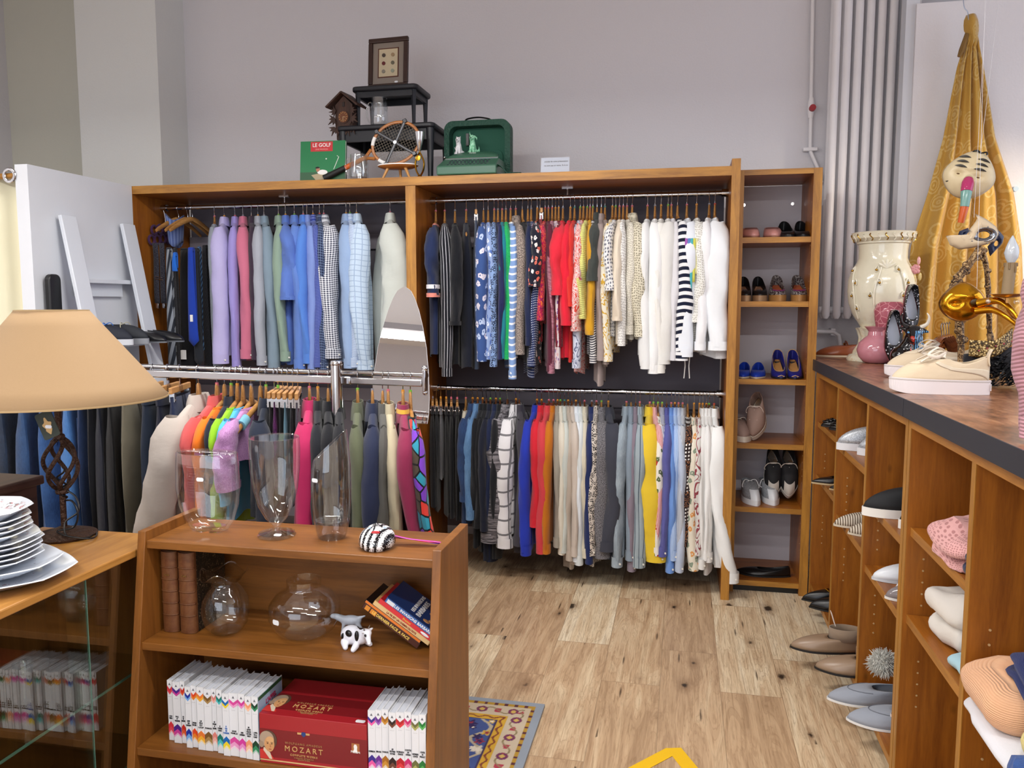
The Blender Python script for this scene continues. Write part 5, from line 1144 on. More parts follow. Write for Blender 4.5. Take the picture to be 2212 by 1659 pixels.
# ================================================================= GLASS-FRONTED CABINET, LAMP, PLATES
OAKV = wood('#c08a45', '#a06c30', 1, .35, 'y', 0, 'oak_veneer', .8); OAKD = wood('#5a3a20', '#3c2614', 1, .4, 'y', 0, 'dark_interior'); OAKVX = wood('#8a5a2c', '#6e4420', 1, .4, 'z', 0, 'oak_side')
GX0, GX1, GY0, GY1, GZ = -1.93, -1.492, .75, 2.095, .84
t = thing('glass_cabinet', 'low wooden display cabinet with sliding glass front, carrying the lamp and the plates', 'cabinet', ((GX0+GX1)/2, GY0, 0)); g = Vector(t.location)
def gb(n, x0, y0, z0, x1, y1, z1, m, **kw): return MB().box(x0-g.x, y0-g.y, z0, x1-g.x, y1-g.y, z1).build(n, m, t, smooth=False, **kw)
gb('top_panel', GX0, GY0, GZ-.022, GX1, GY1, GZ, OAKV, bevel=.004)
gb('side_panel', GX0, GY1-.02, 0, GX1-.006, GY1, GZ-.022, OAKVX); gb('side_panel', GX0, GY0, 0, GX1-.006, GY0+.02, GZ-.022, OAKVX)
gb('back_panel', GX0, GY0+.02, .06, GX0+.012, GY1-.02, GZ-.022, OAKVX); gb('base_panel', GX0+.012, GY0+.02, .06, GX1-.008, GY1-.02, .08, OAKVX)
DG = glass((.93, .96, .93), .0, 1.6, 'sliding_glass', 1.6)
p_ = gb('glass_door', GX1-.014, GY0+.02, .082, GX1-.010, 1.76, GZ-.024, DG); p_ = gb('glass_door', GX1-.022, 1.70, .082, GX1-.018, GY1-.02, GZ-.024, DG)
GE = plain('#5f8a7c', .15); gb('glass_edge', GX1-.0145, 1.760, .082, GX1-.0095, 1.762, GZ-.024, GE)
gb('glass_shelf', GX0+.012, GY0+.021, .46, GX1-.045, GY1-.021, .466, DG); gb('shelf_edge', GX1-.045, GY0+.021, .4595, GX1-.043, GY1-.021, .4665, GE)
gb('glass_shelf', GX0+.012, GY0+.021, .20, GX1-.045, GY1-.021, .206, DG); gb('shelf_edge', GX1-.045, GY0+.021, .1995, GX1-.043, GY1-.021, .2065, GE)
t = thing('crystal_glass', 'small cut-crystal glass standing inside the glass-fronted cabinet', 'glass', (-1.70, 1.75, .467)); MB().lathe([(.018, 0), (.02, .002), (.003, .01), (.003, .05), (.022, .08), (.026, .11), (.0235, .109), (.019, .08), (0, .056)], 20).build('bowl', glass((.97, .98, 1), .02, 1.5, 'crystal', 2.5), t)
MB().lathe([(.009, 0), (.011, .003), (.008, .008)], 8, (0, 0, .11)).build('rim', glass((.97, .98, 1), .02, 1.5, 'crystal', 2.5), t)
DK = wood('#4b3024', '#2e1d16', 1, .5, 'y', 0, 'dark_oak')
t = thing('dark_cabinet', 'dark brown wooden chest at the left edge, behind the stack of plates', 'chest', (-2.26, 1.75, 0))
MB().box(-.33, -.62, 0, .318, .345, .972).build('body', DK, t, smooth=False, bevel=.003); MB().box(-.35, -.64, .972, .335, .36, 1.0).build('top_panel', DK, t, smooth=False, bevel=.006)
# lamp
lp = atz(140, 1158, GZ); t = thing('table_lamp', 'table lamp with a wide cream cone shade on a twisted wrought-iron cage stem', 'lamp', (lp[0]-.0, lp[1], GZ+.001)); LY = lp[1]
def lz(py): return aty(138, py, LY)[2]-GZ
IRON = plain('#4a3428', .55, .6, bump=1, name='rusty_iron')
MB().lathe([(.085, 0), (.088, .006), (.07, .012), (.03, .022), (.012, .03)], 32).build('base', IRON, t)
zc0, zc1 = lz(1058), lz(948)
MB().lathe([(.0085, .02), (.0085, zc0-.012), (.017, zc0-.012), (.019, zc0-.006), (.017, zc0), (.006, zc0+.003)], 20).lathe([(.006, zc1-.003), (.014, zc1), (.016, zc1+.006), (.014, zc1+.012), (.0095, zc1+.014), (.0095, lz(875)), (.016, lz(874)), (.016, lz(850))], 20).build('stem', IRON, t)
c = MB()
for i in range(5):
    P = []
    for j in range(15):
        f = j/14; a = i*2*pi/5+f*pi*.7; r = .010+.036*sin(pi*f)**.75; P.append((r*cos(a), r*sin(a), lerp(zc0, zc1, f)))
    MB().tube(P, .0062, 8).build('cage_bar', IRON, t)
zb, zt_ = lz(862), lz(672); rb = .300; rt = .096
SHADE = NT('card_shade'); nn = SHADE.noise(SHADE.coord('Object'), 220, 3)
SHADE = SHADE.out(SHADE.mix(SHADE.math('MULTIPLY', nn, .25), lin('#a58864'), lin('#917250')), .8, nn, .1, .0006)
MB().grid(lambda u, v: (lerp(rb, rt, v)*cos(2*pi*u), lerp(rb, rt, v)*sin(2*pi*u), lerp(zb, zt_, v)), 64, 6, cu=True).build('lamp_shade', SHADE, t, solid=.0015)
for r, z in ((rb, zb), (rt, zt_)): MB().grid(lambda u, v: (r*1.003*cos(2*pi*u)+.0012*cos(2*pi*v)*cos(2*pi*u), r*1.003*sin(2*pi*u)+.0012*cos(2*pi*v)*sin(2*pi*u), z+.003*sin(2*pi*v)), 64, 6, True, True).build('shade_trim', plain('#ab9066', .6), t)
MB().lathe([(.014, lz(862)), (.014, lz(800))], 12).ball((0, 0, lz(770)), .028, 16, 10).build('bulb', plain('#e8e6de', .3), t)
for a in (0, 2.09, 4.19): MB().tube([(0, 0, zt_-.03), (rt*cos(a), rt*sin(a), zt_-.004)], .0015, 6).build('spider', STEEL, t)
P = [(.012*cos(a*1.9), .012*sin(a*1.9), .2-.012*a) for a in range(9)]+[(.04, -.01, .11), (.062, -.015, .075), (.05, -.02, .035), (.02, -.05, .03), (.06, -.06, .02), (.11, -.035, .008), (.10, .01, .004), (.05, .07, .003)]
def smooth(P, k=6):
    out = []; P = [Vector(p) for p in P]
    for i in range(len(P)-1):
        p0, p1, p2, p3 = P[max(i-1, 0)], P[i], P[i+1], P[min(i+2, len(P)-1)]
        for j in range(k):
            q = j/k; out.append(.5*((2*p1)+(p2-p0)*q+(2*p0-5*p1+4*p2-p3)*q*q+(3*p1-p0-3*p2+p3)*q**3))
    return out+[P[-1]]
MB().tube(smooth(P, 5), .0028, 8).build('cord', BLACK, t)
MB().tube(smooth([(.01, 0, .14), (.045, .0, .12), (.06, -.01, .08), (.03, -.03, .05), (.05, -.045, .012), (.09, -.02, .004), (.07, .05, .003)], 5), .0028, 8).build('cord', BLACK, t)
gp = aty(102, 918, LY-.16); t = thing('hang_tag', 'dark green leather tag with a gold patch and price sticker hanging from the lamp shade', 'tag', tuple(gp), 0)
MX = Matrix.Rotation(-.42, 4, 'Y') @ Matrix.Rotation(.2, 4, 'Z')
def rr(w, h, r, n=5): return [(sx_*(w/2-r)+r*cos(a+b*pi/2/n), sy_*(h/2-r)+r*sin(a+b*pi/2/n)) for sx_, sy_, a in ((1, 1, 0), (-1, 1, pi/2), (-1, -1, pi), (1, -1, 3*pi/2)) for b in range(n+1)]
MB().prism(rr(.047, .074, .006), .003, 'y', 0, M=MX).build('leather', plain('#2c3429', .6), t, smooth=False)
MB().prism([(.011*cos(a)*(1+.3*sin(a*5)), .02*sin(a)*(1+.25*cos(a*4)) -.003) for a in [i*2*pi/26 for i in range(26)]], -.0007, 'y', 0, M=MX).build('gold_patch', plain('#c9a468', .5), t, smooth=False)
sticker(MX @ frame((.002, -.0012, -.006), (1, 0, -.5), (.5, 0, 1)), t, .018, .009)
MB().tube([MX @ Vector((-.005, .001, .037)), (.0, .03, .075), (.0, .06, .1)], .0008, 5).build('string', PAPER, t)
# plates
def china():
    T = NT('flowered_china'); v = T.coord('Object'); s = T.n('ShaderNodeSeparateXYZ', i_Vector=v)
    r = T.math('SQRT', T.math('ADD', T.math('MULTIPLY', s.outputs[0], s.outputs[0]), T.math('MULTIPLY', s.outputs[1], s.outputs[1])))
    band = T.ramp(r, [(.082, 0), (.09, 1), (.108, 1), (.114, 0)]); n = T.noise(v, 42, 4, .7); n2 = T.noise(v, 11, 1)
    f = T.math('MULTIPLY', T.math('MULTIPLY', band, T.math('GREATER_THAN', n, .56)), T.math('GREATER_THAN', n2, .5))
    c = T.mix(T.math('MULTIPLY', f, .8), lin('#e3e9f2'), T.mix(T.math('GREATER_THAN', T.noise(v, 60, 1), .52), lin('#7a6258'), lin('#b8504e')))
    return T.out(c, .08)
CH = china()
def octo(a, z, k=8, s=.6): 
    d = (a+pi/k) % (2*pi/k)-pi/k; return lerp(1, 1/cos(d)*cos(pi/k)**.5, s)
PX, PY = -1.705, 1.64; z = GZ+.001
spec = [(.178, .024, 1.18, 'large oval serving platter, lowest of the plate stack'), (.150, .02, 1.15, 'oval platter second from the bottom of the stack')]
spec += [(.139, .0, 1, 'dinner plate, %s of the five wide plates in the stack' % q) for q in ('lowest', 'second', 'middle', 'fourth', 'topmost')]
spec += [(.118, .0, 1, 'side plate, %s of the four narrower plates in the stack' % q) for q in ('lowest', 'second', 'third', 'topmost')]
spec += [(.128, .0, 1, 'deep octagonal flowered plate lying on top of the whole stack')]
for i, (r, hh, ox, lb) in enumerate(spec):
    deep = i == len(spec)-1 or i < 2; H = .030 if deep else .023
    t = thing('plate', 'white flowered octagonal '+lb if 'octagonal' not in lb else 'white '+lb, 'plate', (PX+(-.012 if i == len(spec)-1 else .0)+(.018 if i < 2 else 0), PY+.004*(i % 3), z), .14 + (.1*(i % 2)), 'stack of white plates')
    pr = [(0, .003), (r*.5, .003), (r*.55, 0), (r*.6, .001), (r*.66, .006), (r*.97, H-.002), (r, H), (r*.985, H+.0022), (r*.66, .010), (r*.6, .007), (0, .007)]
    MB().lathe(pr, 64, sx=ox, wob=octo).build('dish', CH, t, ang=.9)
    z += [.020, .018][i] if i < 2 else (.0125 if i < len(spec)-2 else .012)
# ================================================================= THINGS ON TOP OF THE WARDROBE
TZ_ = 2.201; TY = 4.33
INK = plain('#15171f', .45, name='black_paint')
def table(name, label, cx, cy, z0, w, d, h, leg, apron):
    t = thing(name, label, 'table', (cx, cy, z0)); 
    MB().prism(rr(w, d, .03), .028, 'z', h-.028).build('table_top', INK, t, bevel=.008, smooth=True)
    for s in (-1, 1):
        for q in (-1, 1):
            x, y = s*(w/2-.03), q*(d/2-.03)
            MB().tube([(x, y, 0), (x, y, h*.5), (x, y, h-.028)], [leg*.7, leg*.9, leg*1.15], 4 if leg < .02 else 12).build('leg', INK, t)
    MB().box(-w/2+.03, -d/2+.02, h-.028-apron, w/2-.03, -d/2+.034, h-.028).box(-w/2+.03, d/2-.034, h-.028-apron, w/2-.03, d/2-.02, h-.028).box(-w/2+.02, -d/2+.03, h-.028-apron, -w/2+.034, d/2-.03, h-.028).box(w/2-.034, -d/2+.03, h-.028-apron, w/2-.02, d/2-.03, h-.028).build('apron', INK, t, smooth=False)
    return t
a, b = aty(727, 270, TY+.03), aty(938, 265, TY+.03); zt2 = aty(830, 268, TY+.03)[2]
table('nest_table', 'larger black table of a nest, standing on the wardrobe', (a[0]+b[0])/2, TY+.20, TZ_, b[0]-a[0], .36, zt2-TZ_, .02, .06)
a, b = aty(757, 190, TY+.04), aty(900, 190, TY+.04); zt3 = aty(830, 182, TY+.04)[2]
table('nest_table', 'smaller black table standing on top of the larger one, carrying the framed picture', (a[0]+b[0])/2, TY+.18, zt2+.001, b[0]-a[0], .27, zt3-zt2-.001, .014, .03)
# framed picture
a, b = aty(793, 178, TY+.12), aty(879, 75, TY+.12); w, h = b[0]-a[0], (b[2]-zt3)
t = thing('framed_picture', 'dark-framed picture with six small coin-like medallions in a grey mount, on the black tables', 'picture', ((a[0]+b[0])/2, TY+.13, zt3+.001), -.06); FW = plain('#38221c', .35)
MX = Matrix.Rotation(-.08, 4, 'X')
for bx_ in [(-w/2, 0, w/2, .026), (-w/2, h-.026, w/2, h), (-w/2, .026, -w/2+.026, h-.026), (w/2-.026, .026, w/2, h-.026)]:
    MB().box(bx_[0], -.012, bx_[1], bx_[2], .012, bx_[3], M=MX).build('frame_side', FW, t, smooth=False, bevel=.005)
MB().box(-w/2+.02, .0, .02, w/2-.02, .004, h-.02, M=MX).build('mount', plain('#8f847a', .8), t, smooth=False)
MB().box(-.058*w/.22, -.0015, h/2-.08, .058*w/.22, 0, h/2+.085, M=MX).build('inner_fillet', plain('#5a3020', .5), t, smooth=False)
MB().box(-.052*w/.22, -.0025, h/2-.074, .052*w/.22, -.001, h/2+.079, M=MX).build('card', plain('#cdbfa0', .8), t, smooth=False)
for i, c in enumerate(['#4a4038', '#a08868', '#6a2a2c', '#6f6a58', '#8a8478', '#9aa08c']):
    x, z = (-.027, .028)[i % 2], h/2+.045-.045*(i//2); MB().tube([MX @ Vector((x, -.002, z)), MX @ Vector((x, -.006, z))], .0105, 16).build('medallion', plain(c, .4), t)
sticker(MX @ frame((.05, -.001, .034), (1, 0, 0), (0, 0, 1)), t, .02, .01)
# cuckoo clock
c = aty(738, 250, TY+.02); CW = wood('#4a2c1e', '#2c1a12', 2, .6, 'z', 0, 'carved_walnut'); FL = Vector(c)
s_ = 4.55/1744.5
t = thing('cuckoo_clock', 'dark carved cuckoo clock with a gabled roof and leaves', 'clock', (c[0], TY+.05, aty(738, 297, TY+.02)[2]), -.12)
H_ = .245
MB().box(-.055, .0, .045, .055, .085, .185).prism([(-.055, .185), (.055, .185), (0, .235)], .085, 'y', 0).build('case', CW, t, smooth=False)
for s in (-1, 1):
    M = Matrix.Translation((0, .03, .252)) @ Matrix.Rotation(s*.66, 4, 'Y')
    MB().box(0 if s > 0 else -.128, -.06, -.006, .128 if s > 0 else 0, .065, .004, M=M).build('roof_board', CW, t, smooth=False, bevel=.002)
MB().tube([(0, -.004, .118), (0, .0, .118)], .037, 32).build('dial_ring', CW, t)
MB().tube([(0, -.008, .118), (0, -.004, .118)], .031, 32).build('dial', plain('#6a3a1c', .5), t)
for i in range(12):
    a = i*pi/6; M = Matrix.Translation((.024*sin(a), -.0085, .118+.024*cos(a))) @ Matrix.Rotation(a, 4, 'Y'); MB().box(-.0012, -.0006, -.004, .0012, 0, .004, M=M).build('numeral', plain('#c9a05a', .5), t, smooth=False)
for a, L in ((pi, .022), (1.75, .016)): MB().box(-.001, -.0012, 0, .001, 0, L, M=Matrix.Translation((0, -.0095, .118)) @ Matrix.Rotation(a, 4, 'Y')).build('hand', plain('#d8c090', .4), t, smooth=False)
MB().box(-.008, -.003, .175, .008, 0, .2).build('cuckoo_door', plain('#241610', .5), t, smooth=False)
def leaf(cx, cz, r, rot, y=-.012, tilt=0):
    pts = []
    for k_ in range(5):
        a = rot+(k_-2)*.62; L = r*(1, .85, 1, .85, 1)[k_] if k_ != 2 else r*1.25
        pts += [(cx+L*sin(a), cz+L*cos(a))]
        if k_ < 4: am = rot+(k_-1.5)*.62; pts += [(cx+r*.5*sin(am), cz+r*.5*cos(am))]
    pts += [(cx-.006*sin(rot)+.005*cos(rot), cz-.006*cos(rot)-.005*sin(rot))]
    MB().prism(pts, .007, 'y', y).build('carved_leaf', CW, t, smooth=False, bevel=.0015)
for a_ in [(-.055, .11, .042, -2.2), (-.05, .15, .035, -1.6), (.055, .11, .042, 2.2), (.05, .15, .035, 1.6), (-.055, .06, .04, -2.7), (.055, .06, .04, 2.7), (0, .045, .045, pi), (-.028, .05, .035, -2.9), (.03, .05, .035, 2.9)]: leaf(*a_)
MB().tube([(-.03, .02, .02), (-.03, .02, .05)], .012, 8).tube([(.035, .02, .018), (.035, .02, .05)], .012, 8).build('carved_drop', CW, t)
MB().box(-.06, .02, .0, .06, .09, .05).build('clock_base', CW, t, smooth=False)
cl = t; cl.location.z = zt2+.001-.03 if False else cl.location.z
# golf book
a, b = aty(648, 388, TY-.06), aty(741, 300, TY-.06); w = b[0]-a[0]; h = b[2]-TZ_
t = thing('golf_book', 'green hardback about golf with a red title panel, standing at the left on the wardrobe', 'book', (a[0], TY-.06, TZ_+.001), .05); MX = Matrix.Rotation(-.1, 4, 'X'); 
MB().box(0, .0, 0, w, .003, h, M=MX).box(0, .016, 0, w, .019, h, M=MX).build('cover', plain('#1f7a4a', .3), t, smooth=False); MB().box(.003, .003, .003, w-.001, .016, h-.003, M=MX).build('pages', PAPER, t, smooth=False)
MB().box(0, -.0006, 0, w, 0, .055, M=MX).build('grass_print', plain('#2e5a3c', .4), t, smooth=False)
MB().box(w*.23, -.0008, h-.058, w*.72, 0, h-.004, M=MX).build('title_panel', plain('#c22c34', .4), t, smooth=False)
lettering('LE GOLF', .029, PAPER, t, MX @ frame((w*.475, -.0012, h-.024), (1, 0, 0), (0, 0, 1)), 'title', sx=.98, bold=.0003); lettering('UNE PASSION', .012, plain('#e8a8a0', .5), t, MX @ frame((w*.475, -.0012, h-.047), (1, 0, 0), (0, 0, 1)), 'title')
MB().ball((w*.58, -.001, h*.56), (.004, .001, .004), 10, 6, M=MX).build('golf_ball_print', PAPER, t); MB().tube([MX @ Vector(p) for p in [(w*.75, -.001, h*.3), (w*.86, -.001, h*.6), (w*.82, -.001, h*.63)]], .0018, 6).build('club_print', PAPER, t)
MB().ball((w*.4, -.001, h*.3), (.012, .0012, .013), 12, 8, M=MX).build('face_print', plain('#a8745c', .5), t); MB().ball((w*.39, -.0012, h*.345), (.013, .0012, .006), 12, 8, M=MX).build('cap_print', BLACK, t); MB().ball((w*.5, -.001, h*.235), (.03, .0012, .014), 12, 8, M=MX).build('shirt_print', PAPER, t)
MB().prism([(w*.25, h*.17), (w*.4, h*.2), (w*.75, h*.17), (w*.6, h*.06), (w*.35, h*.05)], -.0012, 'y', 0, M=MX).build('bunker_print', plain('#b0a080', .5), t, smooth=False)
# tennis racket leaning: frame ellipse on the little stool, handle down to the left
rc = aty(855, 309, TY-.02); hd = aty(700, 385, TY-.07); 
ax = (rc-hd).normalized(); yv = Vector((0, -1, 0)); xz = ax.cross(yv).normalized(); nr = xz.cross(ax).normalized()
MR = Matrix.Identity(4)
for i in range(3): MR[i][0] = ax[i]; MR[i][1] = xz[i]; MR[i][2] = nr[i]
t = thing('tennis_racket', 'old wooden tennis racket in a metal press, leaning across a small stool', 'racket', tuple(rc)); RWD = wood('#b9783a', '#96582a', 2, .3, 'x', 0, 'racket_wood'); 
A_, B_ = .135, .108
MB().tube([(A_*cos(a), B_*sin(a), 0) for a in [i*2*pi/48 for i in range(48)]], .0085, 8, flat=(1, .8), cyc=True, M=MR).build('frame', RWD, t)
LH = (rc-hd).length
k = MB().tube([(-A_-.055, 0, 0), (-A_-.005, .028, 0)], .009, 8, M=MR).tube([(-A_-.055, 0, 0), (-A_-.005, -.028, 0)], .009, 8, M=MR).tube([(-A_-.05, 0, 0), (-LH*.62, 0, 0)], .013, 8, M=MR); k.build('throat', RWD, t)
MB().tube([(-LH*.58, 0, 0), (-LH*.60, 0, 0)], .0145, 12, M=MR).tube([(-LH*.60, 0, 0), (-LH*.72, 0, 0)], .014, 12, M=MR).build('orange_band', plain('#d8662a', .4), t)
MB().tube([(-LH*.70, 0, 0), (-LH, 0, 0)], [.0155, .0175], 12, M=MR).build('grip', plain('#141414', .6), t)
for a in (2.55, 3.75): MB().tube([(A_*cos(a+b_), B_*sin(a+b_), 0) for b_ in (-.2, -.1, 0, .1, .2)], .0098, 8, flat=(1, .9), M=MR).build('white_wrap', PAPER, t)
k = MB()
for i in range(-8, 9):
    q = i*.0145
    if abs(q) < A_: e = B_*sqrt(1-(q/A_)**2); k.tube([(q, -e, 0), (q, e, 0)], .0008, 4, M=MR)
    if abs(q) < B_: e = A_*sqrt(1-(q/B_)**2); k.tube([(-e, q, .001), (e, q, .001)], .0008, 4, M=MR)
k.build('strings', plain('#8d8578', .5), t)
for sgn in (1, -1):
    d = Vector((cos(.95), sgn*sin(.95), 0)) if sgn > 0 else Vector((cos(-.72), sin(-.72), 0))
    e = 1/sqrt((d.x/A_)**2+(d.y/B_)**2)+.006
    MB().tube([tuple(-d*e+Vector((0, 0, .012))), tuple(d*e+Vector((0, 0, .012)))], .0075, 8, flat=(1.1, .5), M=MR).build('press_bar', plain('#5c5d60', .35, .8), t)
    for q in (-1, 1): MB().box(d.x*e*q-.011, d.y*e*q-.011, -.014, d.x*e*q+.011, d.y*e*q+.011, .016, M=MR).build('press_clamp', plain('#4c4d50', .35, .8), t, bevel=.003)
MB().tube([(0, 0, .01), (0, 0, .022)], .01, 12, M=MR).build('press_screw', STEEL, t)
# small stool
a, b = aty(817, 358, TY-.03), aty(903, 360, TY-.03); w = (b[0]-a[0])/2; zs_ = aty(860, 357, TY-.03)[2]-TZ_
t = thing('small_stool', 'tiny three-legged wooden stool with a white kidney-shaped top under the racket', 'stool', ((a[0]+b[0])/2, TY-.03, TZ_+.001)); 
MB().lathe([(0, zs_-.022), (w*.72, zs_-.02), (w*.97, zs_-.01), (w, zs_-.006)], 32, sy=.62).build('underside', RWD, t); MB().lathe([(0, zs_), (w*1.0, zs_), (w*1.01, zs_-.0055), (0, zs_-.0055)], 32, sy=.62).build('white_top', PAPER, t)
for x, y in ((-.06, -.03), (.062, -.03), (0, .04)): MB().tube([(x*1.3, y*1.2, 0), (x*.8, y*.8, zs_-.016)], [.006, .009], 10).build('leg', wood('#cf9a58', '#b07c40', 2, .35, 'z', 0, 'beech'), t)
# trophy
c = aty(907, 383, TY-.07); t = thing('trophy_cup', 'small trophy with a silver cup on a gold openwork figure', 'trophy', (c[0], TY-.07, TZ_+.001)); q = .001*2.4
zz = lambda py: (aty(907, py, TY-.07)[2]-TZ_)
MB().lathe([(.002, zz(329)), (.009, zz(325)), (.022, zz(300)), (.028, zz(287)), (.0285, zz(286)), (.026, zz(288)), (.006, zz(322)), (0, zz(323))], 24).build('cup', CHROME, t)
MB().lathe([(.022, 0), (.023, .004), (.012, .010), (.006, .018)], 20).tube([(0, 0, zz(331)), (.002, 0, zz(325))], .004, 8).build('base', GOLD, t)
for s in (-1, 1): MB().tube(smooth([(.004*s, 0, .012), (.02*s, 0, zz(368)), (.024*s, 0, zz(352)), (.012*s, 0, zz(338)), (.001, 0, zz(330))], 5), .0065, 8, flat=(1.3, .7)).build('figure_arm', GOLD, t)
MB().lathe([(0, -.006), (.014, -.004), (.014, .004), (0, .006)], 16, M=Matrix.Translation((-.008, -.003, zz(342))) @ Matrix.Rotation(pi/2, 4, 'X')).build('gold_disc', GOLD, t)
# beer mugs
MUGG = glass((.95, .97, .98), .03, 1.5, 'pressed_glass', 2.2)
def mug(label, px, py0, py1, y, z0, flip=-1, r=.044):
    c = aty(px, py0, y); h = aty(px, py1, y)[2]-z0; t = thing('beer_mug', label, 'mug', (c[0], y, z0+.001))
    MB().lathe([(0, 0), (r*.95, 0), (r*1.08, .01), (r*1.08, h*.68), (r, h*.72), (r, h), (r-.003, h), (r-.004, .012), (0, .012)], 24, wob=lambda a, z: 1+(.05*(sin(a*8)**2*sin(z*130)**2) if z < h*.68 else 0)).build('body', MUGG, t)
    MB().tube(smooth([(flip*(r), 0, h*.85), (flip*(r+.018), 0, h*.86), (flip*(r+.032), 0, h*.62), (flip*(r+.024), 0, h*.25), (flip*r, 0, h*.12)], 5), .0045, 8).build('handle', MUGG, t)
mug('dimpled glass beer mug standing on the larger black table', 820, 268, 213, TY+.10, zt2)
mug('dimpled glass beer mug in front, beside the racket handle', 776, 386, 335, TY-.09, TZ_, -1, .047)
# typewriter in its open case
a, b = aty(952, 380, TY+.05), aty(1096, 380, TY+.05); w = b[0]-a[0]; cx = (a[0]+b[0])/2; zt4 = aty(1020, 258, TY+.1)[2]-TZ_
GR = plain('#1e4a3c', .6, bump=1, name='green_leatherette'); GRI = plain('#1f5342', .85, name='green_lining'); MET = plain('#35614c', .35, name='green_enamel')
t = thing('typewriter_case', 'open green typewriter case standing upright behind the typewriter', 'case', (cx, TY+.12, TZ_+.001)); 
n = 8; outl = rr(w, zt4, .05, 6); outl = [(x, z+zt4/2) for x, z in outl]
inn = [(x*(1-.03/w*2*1), (z-zt4/2)*(1-.06/zt4)+zt4/2) for x, z in outl]
m_ = len(outl); k = MB(); vs = [(x, -.0, z) for x, z in outl]+[(x, -.0, z) for x, z in inn]+[(x, .075, z) for x, z in outl]+[(x, .07, z) for x, z in inn]
fs = []
for i in range(m_): j = (i+1) % m_; fs += [(i, j, m_+j, m_+i), (i, 2*m_+i, 2*m_+j, j), (m_+i, m_+j, 3*m_+j, 3*m_+i)]
fs.append(tuple(2*m_+i for i in range(m_))); k.add(vs, fs); k.build('shell', GR, t)
MB().prism([(x*.985, (z-zt4/2)*.985+zt4/2) for x, z in inn], -.004, 'y', .070).build('lining', GRI, t, smooth=False)
pk = [(x, z+zt4*.32) for x, z in rr(w*.72, zt4*.46, .04, 6)]
MB().prism(pk, -.008, 'y', .066).build('pocket', GRI, t, bevel=.003); MB().box(-.075, .05, zt4*.62, -.06, .066, zt4*.82).build('buckle_strap', BLACK, t)
MB().tube(smooth([(-.075, .03, zt4), (-.06, .03, zt4+.014), (0, .03, zt4+.02), (.06, .03, zt4+.010), (.075, .03, zt4)], 5), .006, 8, flat=(1.6, .7)).build('handle', BLACK, t)
t = thing('typewriter', 'green portable typewriter with black keys in front of its open case', 'typewriter', (cx+.01, TY-.02, TZ_+.001)); tw = w*.86; hb = aty(1030, 330, TY-.0)[2]-TZ_
def tsec(y0, z0, y1, z1, wa, wb, nm, m, th=.0):
    MB().add([(-wa/2, y0, z0), (wa/2, y0, z0), (wb/2, y1, z1), (-wb/2, y1, z1)], [(0, 1, 2, 3)]).build(nm, m, t, smooth=False, solid=.003)
MB().add([(-tw/2, -.13, 0), (tw/2, -.13, 0), (tw/2, .12, 0), (-tw/2, .12, 0), (-tw/2, -.13, .045), (tw/2, -.13, .045), (tw*.47, .12, .10), (-tw*.47, .12, .10), (-tw*.47, -.02, .098), (tw*.47, -.02, .098)], [(0, 3, 2, 1), (0, 1, 5, 4), (4, 5, 9, 8), (8, 9, 6, 7), (2, 3, 7, 6), (0, 4, 8, 7, 3), (1, 2, 6, 9, 5)]).build('body', MET, t, smooth=False, bevel=.006)
MB().grid(lambda u, v: ((u-.5)*tw*(.90-.12*v), -.012+.10*v, .098+(hb-.085)*(sin(v*pi/2)**.7)*(1-.35*(abs(u-.5)*2)**4)), 20, 8).build('hood', MET, t, solid=.004)
MB().tube([(-tw*.45, -.016, .101), (tw*.45, -.016, .101)], .003, 8).build('silver_trim', CHROME, t)
lettering('Olympia', .011, plain('#c8ccc8', .4), t, frame((.0, .008, hb*.98), (1, 0, 0), (0, .55, 1)), 'maker_lettering')
for r_ in range(4):
    for c_ in range(11): MB().lathe([(.0062, 0), (.0068, .003), (.0055, .005), (0, .0045)], 10, ((c_-5)*.0205+.005*(r_ % 2)-.002, -.108+.021*r_, .052+.0105*r_)).build('key', plain('#1c2430', .3), t)
MB().tube([(-tw*.42, .13, .085), (tw*.42, .13, .085)], .014, 16).build('platen', BLACK, t)
MB().tube([(-tw*.49, .10, .09), (-tw*.53, .07, .12)], .003, 8).ball((-tw*.535, .065, .125), .006).build('carriage_lever', CHROME, t)
t = thing('strap', 'green strap lying in a loop over the front right of the typewriter', 'strap', (cx+w*.46, TY-.065, TZ_+.001))
MB().grid(lambda u, v: (-.075+.20*u, -.055+.028*v+.012*sin(6*u), .001+.05*abs(sin(pi*min(1, u*1.6)))*(1-.1*v)+.002), 24, 2).build('webbing', GR, t, solid=.003)
